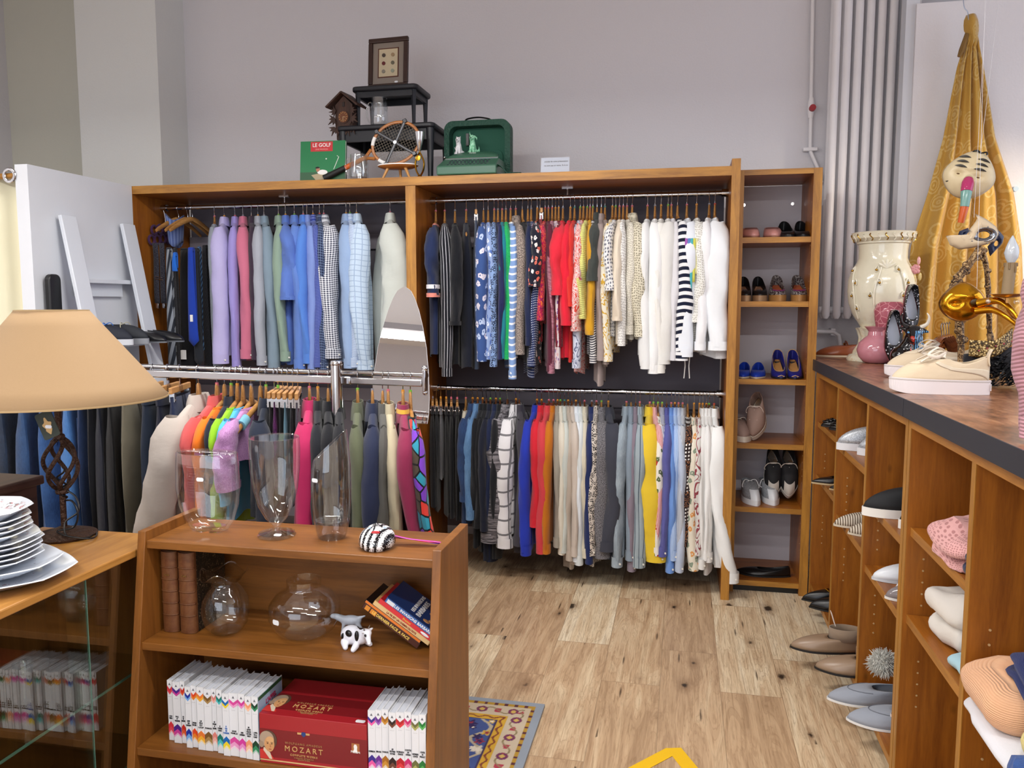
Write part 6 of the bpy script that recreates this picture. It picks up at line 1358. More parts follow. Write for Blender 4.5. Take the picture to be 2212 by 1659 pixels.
# terrier figurines
def terrier(label, px, py0, py1, y, z0, m, ears, scale=1):
    c = aty(px, py0, y); h = aty(px, py1, y)[2]-z0; s = h/.075; t = thing('dog_figurine', label, 'figurine', (c[0], y, z0), 0, None, None, s)
    P = chain((0, .008, .014), (0, 0, .04), .0135, .0105)+chain((0, -.004, .045), (0, -.008, .058), .009, .0105)+chain((0, -.012, .056), (0, -.021, .052), .007, .005, 3)+chain((-.006, -.008, .03), (-.006, -.012, .004), .0045, .004)+chain((.006, -.008, .03), (.006, -.012, .004), .0045, .004)+chain((-.013, .01, .01), (-.012, -.004, .005), .008, .005, 3)+chain((.013, .01, .01), (.012, -.004, .005), .008, .005, 3)
    if ears == 'up': P += chain((-.006, -.004, .064), (-.008, -.003, .073), .0035, .0015, 3)+chain((.006, -.004, .064), (.008, -.003, .073), .0035, .0015, 3)+chain((-.01, .016, .01), (-.021, .016, .034), .004, .002)
    else: P += chain((-.006, -.004, .062), (-.012, -.003, .083), .0036, .0015)+chain((.007, -.004, .064), (.017, -.004, .058), .0036, .002)+chain((.016, -.004, .058), (.017, -.004, .05), .003, .0015, 2)+chain((.01, .014, .01), (.022, .012, .014), .004, .0035)+chain((.022, .012, .014), (.02, .012, .03), .0035, .0015)
    metab(P, 'body', m, t, .002); MB().ball((0, -.026, .054), (.0028, .002, .0022), 8, 6).ball((-.0045, -.0175, .061), .0013, 8, 6).ball((.0045, -.0175, .061), .0013, 8, 6).build('nose_and_eyes', BLACK, t)
terrier('white sitting terrier figurine on the typewriter hood', 991, 332, 293, TY+.075, TZ_+hb+.004, plain('#dedee2', .4), 'up')
T = NT('green_stipple'); GS = T.out(T.mix(T.ramp(T.noise(T.coord('Object'), 190, 2), [(.45, 0), (.55, 1)]), lin('#6fbf95'), lin('#a8e0bf')), .3)
terrier('pale green dog figurine with one raised ear on the typewriter hood', 1021, 332, 288, TY+.075, TZ_+hb+.006, GS, 'flop')
# acrylic sign holder
a, b = aty(1166, 376, TY-.06), aty(1231, 336, TY-.06); w, h = b[0]-a[0], b[2]-TZ_
t = thing('sign_holder', 'small clear acrylic holder with a printed notice, alone at the right on the wardrobe', 'sign', ((a[0]+b[0])/2, TY-.06, TZ_+.001)); MX = Matrix.Rotation(-.22, 4, 'X'); 
MB().box(-w/2, -.002, 0, w/2, 0, h*1.02, M=MX).box(-w/2, -.02, 0, w/2, .05, .003).build('holder', glass((.98, .99, 1), .02, 1.5, 'acrylic', 2), t, smooth=False)
MB().box(-w/2+.004, .0004, .004, w/2-.004, .001, h-.002, M=MX).build('notice', plain('#d4dae6', .5), t, smooth=False)
for i, q in enumerate(['articles de cette présentation', 'ne sont pas en vente. Ils le se']): lettering(q, .0115, plain('#4a4c58', .6), t, MX @ frame((.005, .0001, h*.74-.022*i), (1, 0, 0), (0, 0, 1)), 'printed_text', sx=.92)
# ================================================================= SHOES
def shoe(label, group, loc, rz, L=.25, style='flat', c='#111113', sole='#e8e4da', ins='#a87a4e', heel=0, W=.046, mat=None, toe='round', lace='#eeeeee', open_=.45, plat=.0, tilt=0, roll=0, cat='shoe', name='shoe', toecap=None, extra=None, mirror=1):
    t = thing(name, label, cat, tuple(loc), 0, group, (roll, -tilt, rz)); m = mat or plain(c, .35 if style in ('pump', 'flat', 'loafer') else .75)
    sn = style == 'sneaker'; sh = .026 if sn else (.008 + plat); H0 = heel
    def wid(s):
        e = .62 if toe == 'round' else .95
        return W*(max(0, sin(pi*s**1.25))**(.5 if s < .5 else e))*(.80+.3*min(1, s*1.3))
    def zf(s): return H0*(1-min(1, max(0, (s-.12)/.55)))**1.4 if s > .12 else H0
    def foot(u, k_=1):
        s = .5-.5*cos(2*pi*u); y = wid(s)*(1 if u < .5 else -1)*k_
        return s, L*(s-.5)*(1+(.02 if k_ > 1 else 0)), y+.006*sin(pi*s)*mirror
    vamp = {'flat': .60, 'pump': .64, 'loafer': .48, 'sneaker': .40, 'boot': .30, 'mule': .55}[style]
    hb, hv = {'flat': (.050, .028), 'pump': (.058, .024), 'loafer': (.058, .05), 'sneaker': (.075, .075), 'boot': (.12, .12), 'mule': (.03, .035)}[style]
    k = MB(); n = 36
    def up(u, v):
        s, x, y = foot(u); z0 = sh+zf(s)
        st = s*vamp; yt = (.024+.006*min(1, s*3))*(abs(sin(2*pi*u))**.6)*(1 if u < .5 else -1) if style != 'boot' else .03*sin(2*pi*u)
        xt = L*(.035+st*.96-.5); zt = sh+zf(st)+lerp(hb, hv, s**.8)-(.012*sin(pi*s) if style in ('flat', 'pump') else 0)
        a = 1-cos(v*pi/2); b = sin(v*pi/2)**(.8)
        if s > .5: a = v**1.35; b = sin(v*pi/2)**(.75)
        return (lerp(x, xt, a), lerp(y, yt, a), lerp(z0, zt, b)-(.0 if s < .7 else 0))
    k.grid(up, n, 9, cu=True, uvf=lambda u, v: (u*.6, v*.1)); upper = k.build('upper', m, t, ang=1.2, solid=.002)
    def sol(u, v):
        s, x, y = foot(u, 1.05); lo = zf(s) if (heel and not plat > .02) else 0
        return (x, y, lerp(lo, sh+zf(s)+(.004 if sn else 0), v))
    k = MB(); k.grid(sol, n, 2, cu=True); 
    for v in (0, 1):
        pts = [sol(i/n, v) for i in range(n)]; b = len(k.v); k.add(pts, [tuple(range(n))])
    k.build('sole', plain(sole, .6), t, ang=.8)
    k = MB(); pts = [(lambda s, x, y: (x, y*.86, sh+zf(s)+.004))(*foot(i/n)) for i in range(n)]; k.add(pts, [tuple(range(n))]); k.build('insole', plain(ins, .6), t, smooth=False)
    if heel > .02 and plat <= .02: MB().grid(lambda u, v: (-L*.5+.022+.018*cos(2*pi*u)*lerp(.7, 1.15, v)-.0, .018*sin(2*pi*u)*lerp(.7, 1.25, v), (H0+.004)*v), 16, 3, cu=True).build('heel', plain(sole, .4), t)
    if sn or style == 'boot' and lace:
        lm = plain(lace, .8)
        for i in range(5):
            x = L*(.30-.065*i-.12); z = sh+hv*(.62+.10*i)+.002
            MB().tube([(x, -.022, z-.006), (x+.004, 0, z+.003), (x, .022, z-.006)], .0026, 6, flat=(1.4, .7)).build('lace', lm, t)
        MB().tube(smooth([(L*-.08, 0, sh+hv+.004), (L*-.05, .03, sh+hv+.012), (L*.0, .045, sh+hv*.7), (L*.04, .035, sh+hv*.6), (L*-.03, .01, sh+hv*.95)], 4), .0022, 6).tube(smooth([(L*-.08, 0, sh+hv+.004), (L*-.04, -.03, sh+hv+.012), (L*.01, -.045, sh+hv*.7), (L*.03, -.02, sh+hv*.6)], 4), .0022, 6).build('lace_bow', lm, t)
    if toecap:
        k = MB()
        def tc(u, v):
            uu = .5+(u-.5)*.20; p = Vector(up(uu, v*.40)); c_ = Vector((L*.25, 0, sh)); d = (p-c_).normalized(); return tuple(p+d*.0022)
        k.grid(tc, 16, 6); k.build('toe_cap', plain(toecap, .4), t)
    if extra: extra(t, up, L, sh)
    return t
def pair(base, group, p1, p2, rz, **kw):
    a = shoe('left-hand shoe of '+base, group, p1, rz, mirror=-1, **kw); b = shoe('right-hand shoe of '+base, group, p2, rz-.04, mirror=1, **kw); return a, b
def onshelf(px, z, L=.25, y0=4.335, back=.0): # toe end near the shelf front
    return (aty(px, 800, y0+.03)[0], y0+.02+L/2+back, z+.001)
R90 = -pi/2
SG = 'shoes in the tall shoe cabinet'
def bow(t, up, L, sh): MB().box(L*.17, -.012, sh+.026, L*.2, .012, sh+.032).build('trim', plain('#2a1a1a', .4), t, bevel=.002)
def band(c):
    def f(t, up, L, sh):
        k = MB(); k.grid(lambda u, v: tuple(Vector(up(.36+.28*u, .45+.3*v))+Vector((.0015, 0, .0025))), 14, 2); k.build('vamp_band', plain(c, .5), t)
    return f
pair('the dusty pink loafers on the top shelf', SG, onshelf(1617, SHZ[0]), onshelf(1662, SHZ[0]), R90, style='loafer', c='#c78d86', sole='#8a5a44', extra=band('#8f5f5a'))
pair('the black studded flats on the top shelf', SG, onshelf(1694, SHZ[0]), onshelf(1728, SHZ[0]), R90, style='pump', c='#141416', sole='#19191b', heel=.035, ins='#222224')
pair('the black cork-wedge pumps on the second shelf', SG, onshelf(1606, SHZ[1], .23), onshelf(1637, SHZ[1], .23), R90, L=.23, W=.036, style='pump', c='#141416', sole='#9a7a5a', heel=.045, plat=.022, ins='#b08468', extra=bow)
T = NT('snake_print'); SNK = T.out(T.mix(T.ramp(T.noise(T.coord('Object'), 130, 3), [(.47, 0), (.53, 1)]), lin('#8f8a88'), lin('#2e2024')), .4)
pair('the orange-lined snake-print wedges on the second shelf', SG, onshelf(1680, SHZ[1], .24), onshelf(1724, SHZ[1], .24), R90, L=.24, W=.040, style='pump', mat=SNK, sole='#a0733e', heel=.05, plat=.024, ins='#b8603a', extra=band('#8a2f74'))
pair('the bright blue flats on the third shelf', SG, onshelf(1610, SHZ[2], .24), onshelf(1640, SHZ[2], .24), R90-.1, L=.24, W=.037, style='flat', c='#1d3fae', sole='#c8b8a0', heel=.012, ins='#8a5c3c')
pair('the blue peep-toe heels with beige piping on the third shelf', SG, onshelf(1688, SHZ[2], .23), onshelf(1720, SHZ[2], .23), R90, L=.23, W=.035, style='pump', c='#22267a', sole='#1b1a20', heel=.075, ins='#b8864e', extra=lambda t, up, L, sh: MB().tube([tuple(Vector(up(i/24, 1))+Vector((0, 0, .001))) for i in range(24)], .0022, 6, cyc=True).tube([(L*.48, -.016, sh+.006), (L*.50, 0, sh+.012), (L*.48, .016, sh+.006), (L*.46, 0, sh+.002)], .002, 6, cyc=True).build('piping', plain('#c8a478', .6), t))
a = onshelf(1604, SHZ[3]); shoe('beige pink lace-up sneaker standing in front on the fourth shelf', SG, a, R90+.15, style='sneaker', c='#a58a80', sole='#dcd2c4', lace='#e8dccf')
q = aty(1622, 950, 4.45); t = shoe('beige pink lace-up sneaker leaning upright with a price tag on the fourth shelf', SG, (q[0]+.03, 4.50, SHZ[3]+.10), R90-.25, style='sneaker', c='#a08478', sole='#d5cabc', lace='#e0d0c4', tilt=-.85)
MB().box(.03, -.02, .085, .055, .02, .087).build('price_tag', plain('#f0e4e0', .6), t)
for s, px in ((0, 1668), (1, 1702)):
    q = aty(px, 1060, 4.50); shoe('%s black canvas sneaker with white laces leaning upright at the back of the fifth shelf' % ('left', 'right')[s], SG, (q[0], 4.56, SHZ[4]+.135), R90, L=.27, style='sneaker', c='#17171b', sole='#d8d4cc', lace='#d8cfc4', tilt=-.95, toecap='#cfcac2')
T = NT('silver_fabric'); SIL = T.out(T.mix(T.ramp(T.noise(T.coord('Object'), 260, 2), [(.4, 0), (.6, 1)]), lin('#9a9fa6'), lin('#c4c9cf')), .4, metal=.3)
pair('the silver striped sneakers with white toe caps on the fifth shelf', SG, onshelf(1633, SHZ[4]), onshelf(1674, SHZ[4], back=.03), R90+.2, style='sneaker', mat=SIL, sole='#eceff2', lace='#f0f0f0', toecap='#e9edf2', W=.04)
q = aty(1650, 1215, 4.42); shoe('large black ballerina flat lying sideways on the bottom shelf', SG, (q[0], 4.45, SHZ[5]+.001), pi-.08, L=.28, style='flat', c='#121214', sole='#151517', ins='#7a6a60')
CG = 'shoes in the counter cubbyholes'
def cub(x, y, z, L): return (CX+.0+x+L/2, y, z+.001)
pair('the black ruffled flats in the top far cubbyhole', CG, cub(.0, 4.13, .93, .23), cub(.02, 4.03, .93, .23), pi, L=.23, style='flat', c='#141416', sole='#1a1a1c', W=.036, extra=lambda t, up, L, sh: [MB().tube([tuple(Vector(up(.40+.2*j/8, .2+.2*i))+Vector((.002, 0, .004+.003*(j % 2)))) for j in range(9)], .004, 6).build('ruffle', BLACK, t) for i in range(3)])
pair('the black pointed pumps in the second far cubbyhole', CG, cub(-.045, 4.06, .66, .26), cub(.02, 3.93, .66, .25), pi, L=.26, style='pump', c='#101014', sole='#b9a27c', toe='point', heel=.03, W=.037)
pair('the black pointed loafers with gold chains in the far bay', CG, cub(-.075, 4.03, .085, .27), cub(-.055, 3.93, .085, .27), pi, L=.27, style='loafer', c='#111113', sole='#1a1a1a', toe='point', W=.036, extra=lambda t, up, L, sh: MB().tube([(L*.05, -.02, sh+.05), (L*.10, 0, sh+.056), (L*.05, .02, sh+.05)], .004, 8).build('chain', GOLD, t))
t = thing('straw_hat', 'round white woven hat leaning on its side in the far bay under the counter', 'hat', (CX+.12, 3.80, .30), 0, None, (0, 0, 0))
WV = fab('#dfe3e4', 'R', '#c8ccd0', .006); MB().lathe([(0, .0), (.05, .002), (.062, .008), (.10, .012), (.13, .006), (.131, .008), (.10, .016), (.06, .014), (0, .006)], 40, M=Matrix.Rotation(pi/2+.1, 4, 'X') @ Matrix.Rotation(.2, 4, 'Y')).build('brim', WV, t)
t.location = (CX+.135, 3.80, .217)
pair('the silver lace-up shoes in the top cubbyhole of the second bay', CG, cub(-.02, 3.60, .91, .26), cub(.04, 3.48, .91, .26), pi-.05, L=.26, style='sneaker', mat=SIL, sole='#e4e6ea', W=.036, lace='#d8dade')
T = NT('woven_stripes'); s_v = T.n('ShaderNodeSeparateXYZ', i_Vector=T.coord('Object')); WVS = T.out(T.mix(T.math('LESS_THAN', T.math('FRACT', T.math('MULTIPLY', s_v.outputs[0], 110)), .5), lin('#d8cfbe'), lin('#6a5a4a')), .8)
pair('the woven striped flats in the middle of the second bay', CG, cub(-.035, 3.52, .60, .25), cub(.0, 3.40, .60, .25), pi, L=.25, style='loafer', mat=WVS, sole='#cfc4b0', W=.038)
shoe('cream shoe beside the woven striped flats in the second bay', CG, cub(.06, 3.25, .60, .24), pi, L=.24, style='flat', c='#d8d4c4', sole='#c8c2b0')
def knitcuff(t, up, L, sh):
    MB().grid(lambda u, v: (-L*.24+.062*cos(2*pi*u)+(.0015 if int(u*48) % 2 else 0), .036*sin(2*pi*u), sh+.045+.05*v), 48, 2, cu=True).build('knitted_cuff', fab('#a8927c', 'R', '#8f7a66', .005), t, solid=.004)
a, b = pair('the taupe leather ankle shoes sticking out of the second bay', CG, cub(-.20, 3.45, .085, .29), cub(-.13, 3.26, .085, .29), pi, L=.29, W=.05, style='loafer', c='#99816a', sole='#17171a', ins='#1a1a1c', extra=knitcuff)
MB().box(-.06, -.02, .10, -.058, .02, .155, M=Matrix.Rotation(.3, 4, 'Y')).build('price_tag', plain('#f3ece8', .6), a); MB().box(-.0605, -.013, .108, -.06, .013, .145, M=Matrix.Rotation(.3, 4, 'Y')).build('tag_print', plain('#c8a09a', .6), a)
pair('the black knit trainers with white soles in the third bay', CG, cub(-.05, 2.93, .80, .29), cub(.035, 2.77, .80, .28), pi, L=.29, W=.045, style='sneaker', c='#16181c', sole='#e8e6e0', lace='#222226')
t = [o for o in COL.objects if o.get('label', '').startswith('right-hand shoe of the black knit')][0]; MB().box(.02, -.025, .115, .022, .025, .175).build('price_tag', plain('#f3e8e6', .6), t)
shoe('beige shoe lying high at the back of the third bay', CG, (CX+.20, 2.74, .80+.085), pi, L=.24, style='flat', c='#d8cec0', sole='#c8beb0')
pair('the shiny white ankle boots in the third bay', CG, cub(.0, 2.97, .56, .26), cub(.05, 2.86, .56, .26), pi, L=.26, style='loafer', c='#dfe4ea', sole='#c8ccd2', W=.042)
pair('the grey patent brogues in the third bay', CG, cub(.0, 2.78, .56, .26), cub(.06, 2.68, .56, .26), pi, L=.26, style='loafer', mat=plain('#857e80', .1), sole='#dcdad6', W=.042)
a, b = pair('the pale grey suede slip-ons at the bottom of the third bay', CG, cub(-.12, 3.01, .085, .29), cub(-.085, 2.86, .085, .30), pi, L=.30, W=.05, style='loafer', c='#9aa0ab', sole='#e6e6e4', ins='#8a8e98', mat=fab('#9aa0ab'), extra=lambda t, up, L, sh: MB().tube([tuple(Vector(up(.30+.4*j/10, .55))+Vector((0, 0, .002))) for j in range(11)], .0016, 6).build('seam', plain('#6d727c', .7), t))
shoe('grey suede slip-on stacked on top of the pale grey pair', CG, cub(.02, 2.72, .085+.10, .26), pi, L=.26, W=.045, style='loafer', mat=fab('#868b96'), sole='#d9cfcc')
rnd = random.Random(5); t = thing('fur_pompom', 'fluffy pale grey fur pompom on the suede slip-ons in the third bay', 'pompom', (CX+.04, 2.94, .085+.185)); k = MB(); k.ball((0, 0, 0), .035, 16, 12)
for i in range(700):
    a, b_ = rnd.uniform(0, 2*pi), math.acos(rnd.uniform(-1, 1)); d = Vector((sin(b_)*cos(a), sin(b_)*sin(a), cos(b_))); e = d+Vector((rnd.gauss(0, .7), rnd.gauss(0, .7), rnd.gauss(0, .7)-.2)); s_ = d*.032; k.tube([s_, s_+d*.006, s_+d*.008+e*.009], [.0032, .0022, .0006], 3, cap=False)
k.build('fur', fab('#c9c9c2'), t)
pair('the cream shoes at the bottom of the fourth bay', CG, cub(-.03, 2.26, .085, .25), cub(.03, 2.16, .085, .25), pi, L=.25, style='loafer', c='#d8d0c4', sole='#3a3a3e')
# ---- folded textiles in the near bays
def folded(label, cat, name, loc, size, m, rz=0, layers=3, seed=0, group='folded textiles under the counter', droop=0, lump=.012):
    t = thing(name, label, cat, tuple(loc), rz, group); r = random.Random(seed); w, d, h = size; k = MB(); lh = h/layers
    for i in range(layers):
        ph = r.uniform(0, 6); ox, oy = r.uniform(-.01, .01), r.uniform(-.01, .01); sw = r.uniform(.92, 1.04)
        def f(u, v):
            a = 2*pi*u; b = pi*v; e = .38
            cx_, sx_ = cos(a), sin(a); X = (abs(cx_)**e)*(1 if cx_ > 0 else -1); Y = (abs(sx_)**e)*(1 if sx_ > 0 else -1)
            rr_ = sin(b)**.35; x = w/2*X*rr_*sw+ox; y = d/2*Y*rr_*sw+oy; z = lh*i+lh*.5-lh*.56*cos(b)
            z += lump*sin(x*31+ph)*sin(y*27+ph*2)*v-(droop*max(0, -x/w*2-.55)**1.5*h*2.4 if droop else 0)
            return (x+.004*sin(y*60+ph), y+.004*sin(x*55+ph), max(.001, z))
        k.grid(f, 40, 12, cu=True, uvf=lambda u, v: (u*w*3, v*.2))
    k.build('cloth', m, t); return t
folded('pink crocheted knitwear folded on the upper shelf of the fourth bay', 'knitwear', 'crochet_top', (CX+.13, 2.25, .861), (.26, .28, .10), fab('#e0aaa8', 'x', '#b8807f', .011), 0, 2, 3, droop=.35, lump=.02)
t = [o for o in COL.objects if o.name == 'crochet_top'][0]; MB().box(-.135, -.02, .004, -.10, .03, .006, M=Matrix.Rotation(.25, 4, 'Y')).build('paper_tag', PAPER, t)
folded('small dark navy ribbed knit beside the pink crochet on the upper shelf', 'knitwear', 'navy_knit', (CX+.10, 2.10, .861), (.17, .085, .075), fab('#1c2136', 'V', '#3a4160', .012), 0, 2, 4)
folded('cream linen bundle on the lower shelf of the fourth bay', 'linen', 'linen_bundle', (CX+.15, 2.36, .591), (.25, .24, .14), fab('#ddd8d0'), .1, 2, 6, lump=.025)
folded('pale yellow folded cloth behind the cream linen bundle', 'cloth', 'folded_cloth', (CX+.22, 2.17, .68), (.18, .16, .03), fab('#e4d88a'), 0, 1, 7)
folded('pale pink folded cloth next to the cream linen bundle', 'cloth', 'folded_cloth', (CX+.17, 2.17, .63), (.22, .16, .05), fab('#dcc0d0'), 0, 1, 8)
folded('light blue folded cloth, lowest beside the cream linen bundle', 'cloth', 'folded_cloth', (CX+.15, 2.16, .591), (.25, .17, .04), fab('#a9cfdc'), 0, 1, 9)
FZ = .601
folded('white fluffy folded blanket, lowest in the near bay', 'blanket', 'folded_blanket', (CX+.10, 1.72, FZ), (.28, .56, .035), fab('#dfe0e6'), 0, 1, 10)
folded('peach towel folded with a yellow edge in the near bay', 'towel', 'folded_towel', (CX+.10, 1.86, FZ+.036), (.28, .26, .085), fab('#eab890', 'R', '#dca078', .006), 0, 1, 11)
folded('pale yellow towel next to the peach one in the near bay', 'towel', 'folded_towel', (CX+.12, 1.58, FZ+.036), (.29, .28, .075), fab('#e6d68c', 'R', '#d8c878', .006), 0, 1, 12)
t = folded('navy blue towel folded on top of the peach and yellow ones', 'towel', 'folded_towel', (CX+.14, 1.70, FZ+.122), (.27, .42, .06), fab('#1d2c68', 'R', '#16235a', .005), -.15, 2, 13, lump=.02)
for p in ((-.06, .1, .085), (-.03, .02, .08)): MB().ball(p, .005, 10, 8).tube([p, (p[0]+.02, p[1]-.06, p[2]-.006)], .0009, 5).build('pin', STK, t)
t = thing('blue_blanket', 'mid blue fleece blanket hanging out over the shelf edge in the near bay', 'blanket', (CX-.02, 1.52, FZ+.04))
def bl(u, v):
    y = .13-.26*u; s = v*.52
    x = .18-s if s < .2 else -.02-.015*sin((s-.2)*7); z = .0+.03*sin(u*3) if s < .2 else -(s-.2)
    return (x+.012*sin(u*14+s*5)*min(1, s*5), y+.01*sin(s*11), z+.012*sin(u*9+1))
MB().grid(bl, 30, 24, uvf=lambda u, v: (u*.3, v*.5)).build('cloth', fab('#2c4f8e', 't', '#33589c', .01), t, solid=.012)
# shoes on the white ladder shelf
LG = 'shoes on the white ladder shelf'; LZ = 1.312
def lad(px, py): p = atz(px, py, LZ); return p
for i, (y, x, lb, c, kw) in enumerate([(3.70, -2.93, 'black lace-up running shoe with blue trim, nearest the lamp shade on the ladder shelf', '#1a1f2c', dict(style='sneaker', sole='#c8ccd4', lace='#2c6fc8')), (3.82, -2.92, 'black and grey trainer second on the ladder shelf', '#22262e', dict(style='sneaker', sole='#8a8e96', lace='#b8b49c')), (3.95, -2.90, 'black leather lace-up shoe third on the ladder shelf', '#15171c', dict(style='loafer', sole='#6f747c')), (4.07, -2.87, 'black leather shoe furthest right on the ladder shelf', '#121419', dict(style='loafer', sole='#5a5e66'))]):
    shoe(lb, LG, (x, y, LZ+.001), .0-.05*i, L=.27, c=c, W=.045, ins='#1a1a1c', **kw)
c = atx(127, 640, -3.06); t = thing('folding_stool', 'folded black object with rounded edge wedged behind the ladder shelf', 'folded stool', (c[0]-.03, c[1], c[2]-.25))
MB().prism(rr(.08, .32, .03), .03, 'x', -.015, M=Matrix.Translation((0, 0, .2))).build('seat', BLACK, t, bevel=.006)
# ================================================================= RUG, FLOOR ARROW
RC = atz(1177, 1527, 0); rw, rl = 1.05, 1.6
t = thing('oriental_rug', 'blue patterned oriental rug with gold borders and grey fringe edge, beside the bookcase', 'rug', (RC[0]-rw/2, RC[1]-rl/2, .001), -.0)
RM = NT('rug_pile'); va = RM.n('ShaderNodeVertexColor'); va.layer_name = 'Col'; RM.out(va.outputs[0], .95, RM.noise(RM.coord('Object'), 500, 2), .5, .003); 
nx, ny = 300, 440; rnd = random.Random(3); PALC = ['#c9a23a', '#8a2c40', '#d8cfc0', '#2a1c50', '#b84a52', '#c8bfae']
fl = [(rnd.uniform(-.36, .36), rnd.uniform(-.66, .66), rnd.choice([.018, .026, .034]), rnd.choice(PALC), rnd.choice(PALC)) for _ in range(420)]
cell = {}
for q in fl: cell.setdefault((int(q[0]//.07), int(q[1]//.07)), []).append(q)
def rugc(x, y):
    d = min(rw/2-abs(x), rl/2-abs(y)); al = y if (rw/2-abs(x)) < (rl/2-abs(y)) else x
    if d < .028: return '#8f98a4'
    if d < .045: return '#b08a30' if sin(al*160) > -.5 else '#5a2c30'
    if d < .118:
        m = (al % .12)-.06; e = d-.082; r2 = sqrt(m*m+e*e)
        if r2 < .010: return '#c8a858'
        if r2 < .021: return '#5a2c5c' if int(math.atan2(e, m)*3) % 2 else '#8a3a4c'
        if abs(e-.018*sin(al*52)) < .0035: return '#8a7a58'
        if abs(abs(m)-.06) < .012 and abs(e) < .012+.004*sin(al*90): return '#a8384a'
        return '#c4b49c'
    if d < .15: return '#c89c30' if abs(d-.134-.006*sin(al*110)) > .004 else '#7a3a28'
    if d < .155: return '#3a2c50'
    for i in (-1, 0, 1):
        for j in (-1, 0, 1):
            for fx, fy_, r, c1, c2 in cell.get((int(x//.07)+i, int(y//.07)+j), ()):
                dx, dy = x-fx, y-fy_; rr2 = sqrt(dx*dx+dy*dy); lim = r*.62*(1+.3*cos(5*math.atan2(dy, dx)))
                if rr2 < lim: return c1 if rr2 > lim*.5 else c2
    return '#3d4f86' if sin(x*70+2*sin(y*40)) > -.85 else '#b0a48c'
me = bpy.data.meshes.new('pile'); vs_ = [((i/nx-.5)*rw, (j/ny-.5)*rl, .010) for j in range(ny+1) for i in range(nx+1)]; fs = [(j*(nx+1)+i, j*(nx+1)+i+1, (j+1)*(nx+1)+i+1, (j+1)*(nx+1)+i) for j in range(ny) for i in range(nx)]
me.from_pydata(vs_, [], fs); ca = me.color_attributes.new('Col', 'FLOAT_COLOR', 'POINT'); _lc = {}
buf = []
for x, y, z in vs_:
    c = rugc(x, y); 
    if c not in _lc: _lc[c] = lin(c)
    buf.extend(_lc[c])
ca.data.foreach_set('color', buf); me.materials.append(RM.m); o = bpy.data.objects.new('pile', me); COL.objects.link(o); o.parent = t
MB().box(-rw/2, -rl/2, 0, rw/2, rl/2, .0099).build('backing', plain('#9aa0a8', .9), t, smooth=False)
# arrow of tape on the floor
ap = atz(1452, 1618, 0); W2 = lambda px, py: (atz(px, py, 0)-ap).to_2d()
def arm(p0, p1, inner, L=.42):
    a, b = W2(*p0), W2(*p1); d = (b-a).normalized(); i0 = W2(*inner); i1 = i0+d*L; return [tuple(a), tuple(a+d*L), tuple(i1), tuple(i0)]
t = tag(MB().prism(arm((1438, 1617), (1358, 1659), (1452, 1634)), .0012, 'z', 0).prism(arm((1471, 1616), (1507, 1659), (1452, 1634)), .0013, 'z', 0).prism([tuple(W2(1438, 1617)), tuple(W2(1471, 1616)), tuple(W2(1452, 1634))], .0011, 'z', 0).prism([(-.03, -.13), (.03, -.13), (.03, -.7), (-.03, -.7)], .0010, 'z', 0).build('tape_arrow', plain('#e8b80c', .5), None, smooth=False), 'yellow adhesive tape arrow stuck on the wooden floor at the bottom edge', 'floor marking'); t.location = (ap[0], ap[1], .0006)
# ================================================================= ON THE COUNTER
KZ = CZ+.0005
CER = plain('#e6e1cc', .12, coat=.5, name='cream_ceramic'); CGOLD = plain('#b08a3c', .25, .9)
def vz_(py, y): return aty(1900, py, y)[2]-KZ
YV = 4.30; vc = aty(1897, 780, YV); t = thing('floor_vase', 'large cream ceramic urn vase with gold-tipped relief vines, on the far end of the counter', 'vase', (vc[0], YV, KZ))
s_ = YV*.985/1744.5
zz = lambda py: max(0, vz_(py, YV)+.035)
T = NT('cream_glaze'); nr_ = T.n('ShaderNodeSeparateXYZ', i_Vector=T.coord('Object')); nz_ = T.noise(T.coord('Object'), 45, 4, .6)
gl_ = T.math('MULTIPLY', T.ramp(nz_, [(.45, 0), (.62, 1)]), T.ramp(T.math('DIVIDE', nr_.outputs[2], .6), [(.2, 1), (.42, 0)]))
CRM = T.out(T.mix(T.math('MULTIPLY', gl_, .5), lin('#ddd8c2'), lin('#c9a878')), .12, nz_, .25, .003, Coat_Weight=.4)
prof = [(.148, 0), (.150, .012), (.14, .03), (.125, .036), (.118, .05), (.098, .085), (.095, .12), (.105, .155), (.115, .17), (.09, .175), (.105, .20), (.13, .24), (.152, .30), (.159, .36), (.157, .42), (.143, .47), (.122, .505), (.113, .53), (.113, .575), (.116, .60), (.124, .605), (.124, .612), (.146, .63), (.148, .655), (.150, .66), (.144, .662), (.115, .62), (.105, .53), (0, .52)]
fac = zz(519)/.66; prof = [(r*.985, z*fac) for r, z in prof]
MB().lathe(prof, 72, wob=lambda a, z: 1+(.035*cos(a*16) if .04 < z/fac < .165 else 0)).build('body', CRM, t)
def onv(a, z, off=.004):
    r = interp([(z_, r_) for r_, z_ in prof[9:19]], z)+off; return (r*cos(a), r*sin(a), z)
for i in range(26):   # gold drip scrolls round the rim band
    a = i*2*pi/26; z = .64*fac
    MB().tube([((.137+.012*q)*cos(a+.05*sin(q*6)), (.137+.012*q)*sin(a+.05*sin(q*6)), (.615+.035*q)*fac) for q in [j/6 for j in range(7)]], .0028, 6).build('rim_scroll', CGOLD if i % 2 else CER, t)
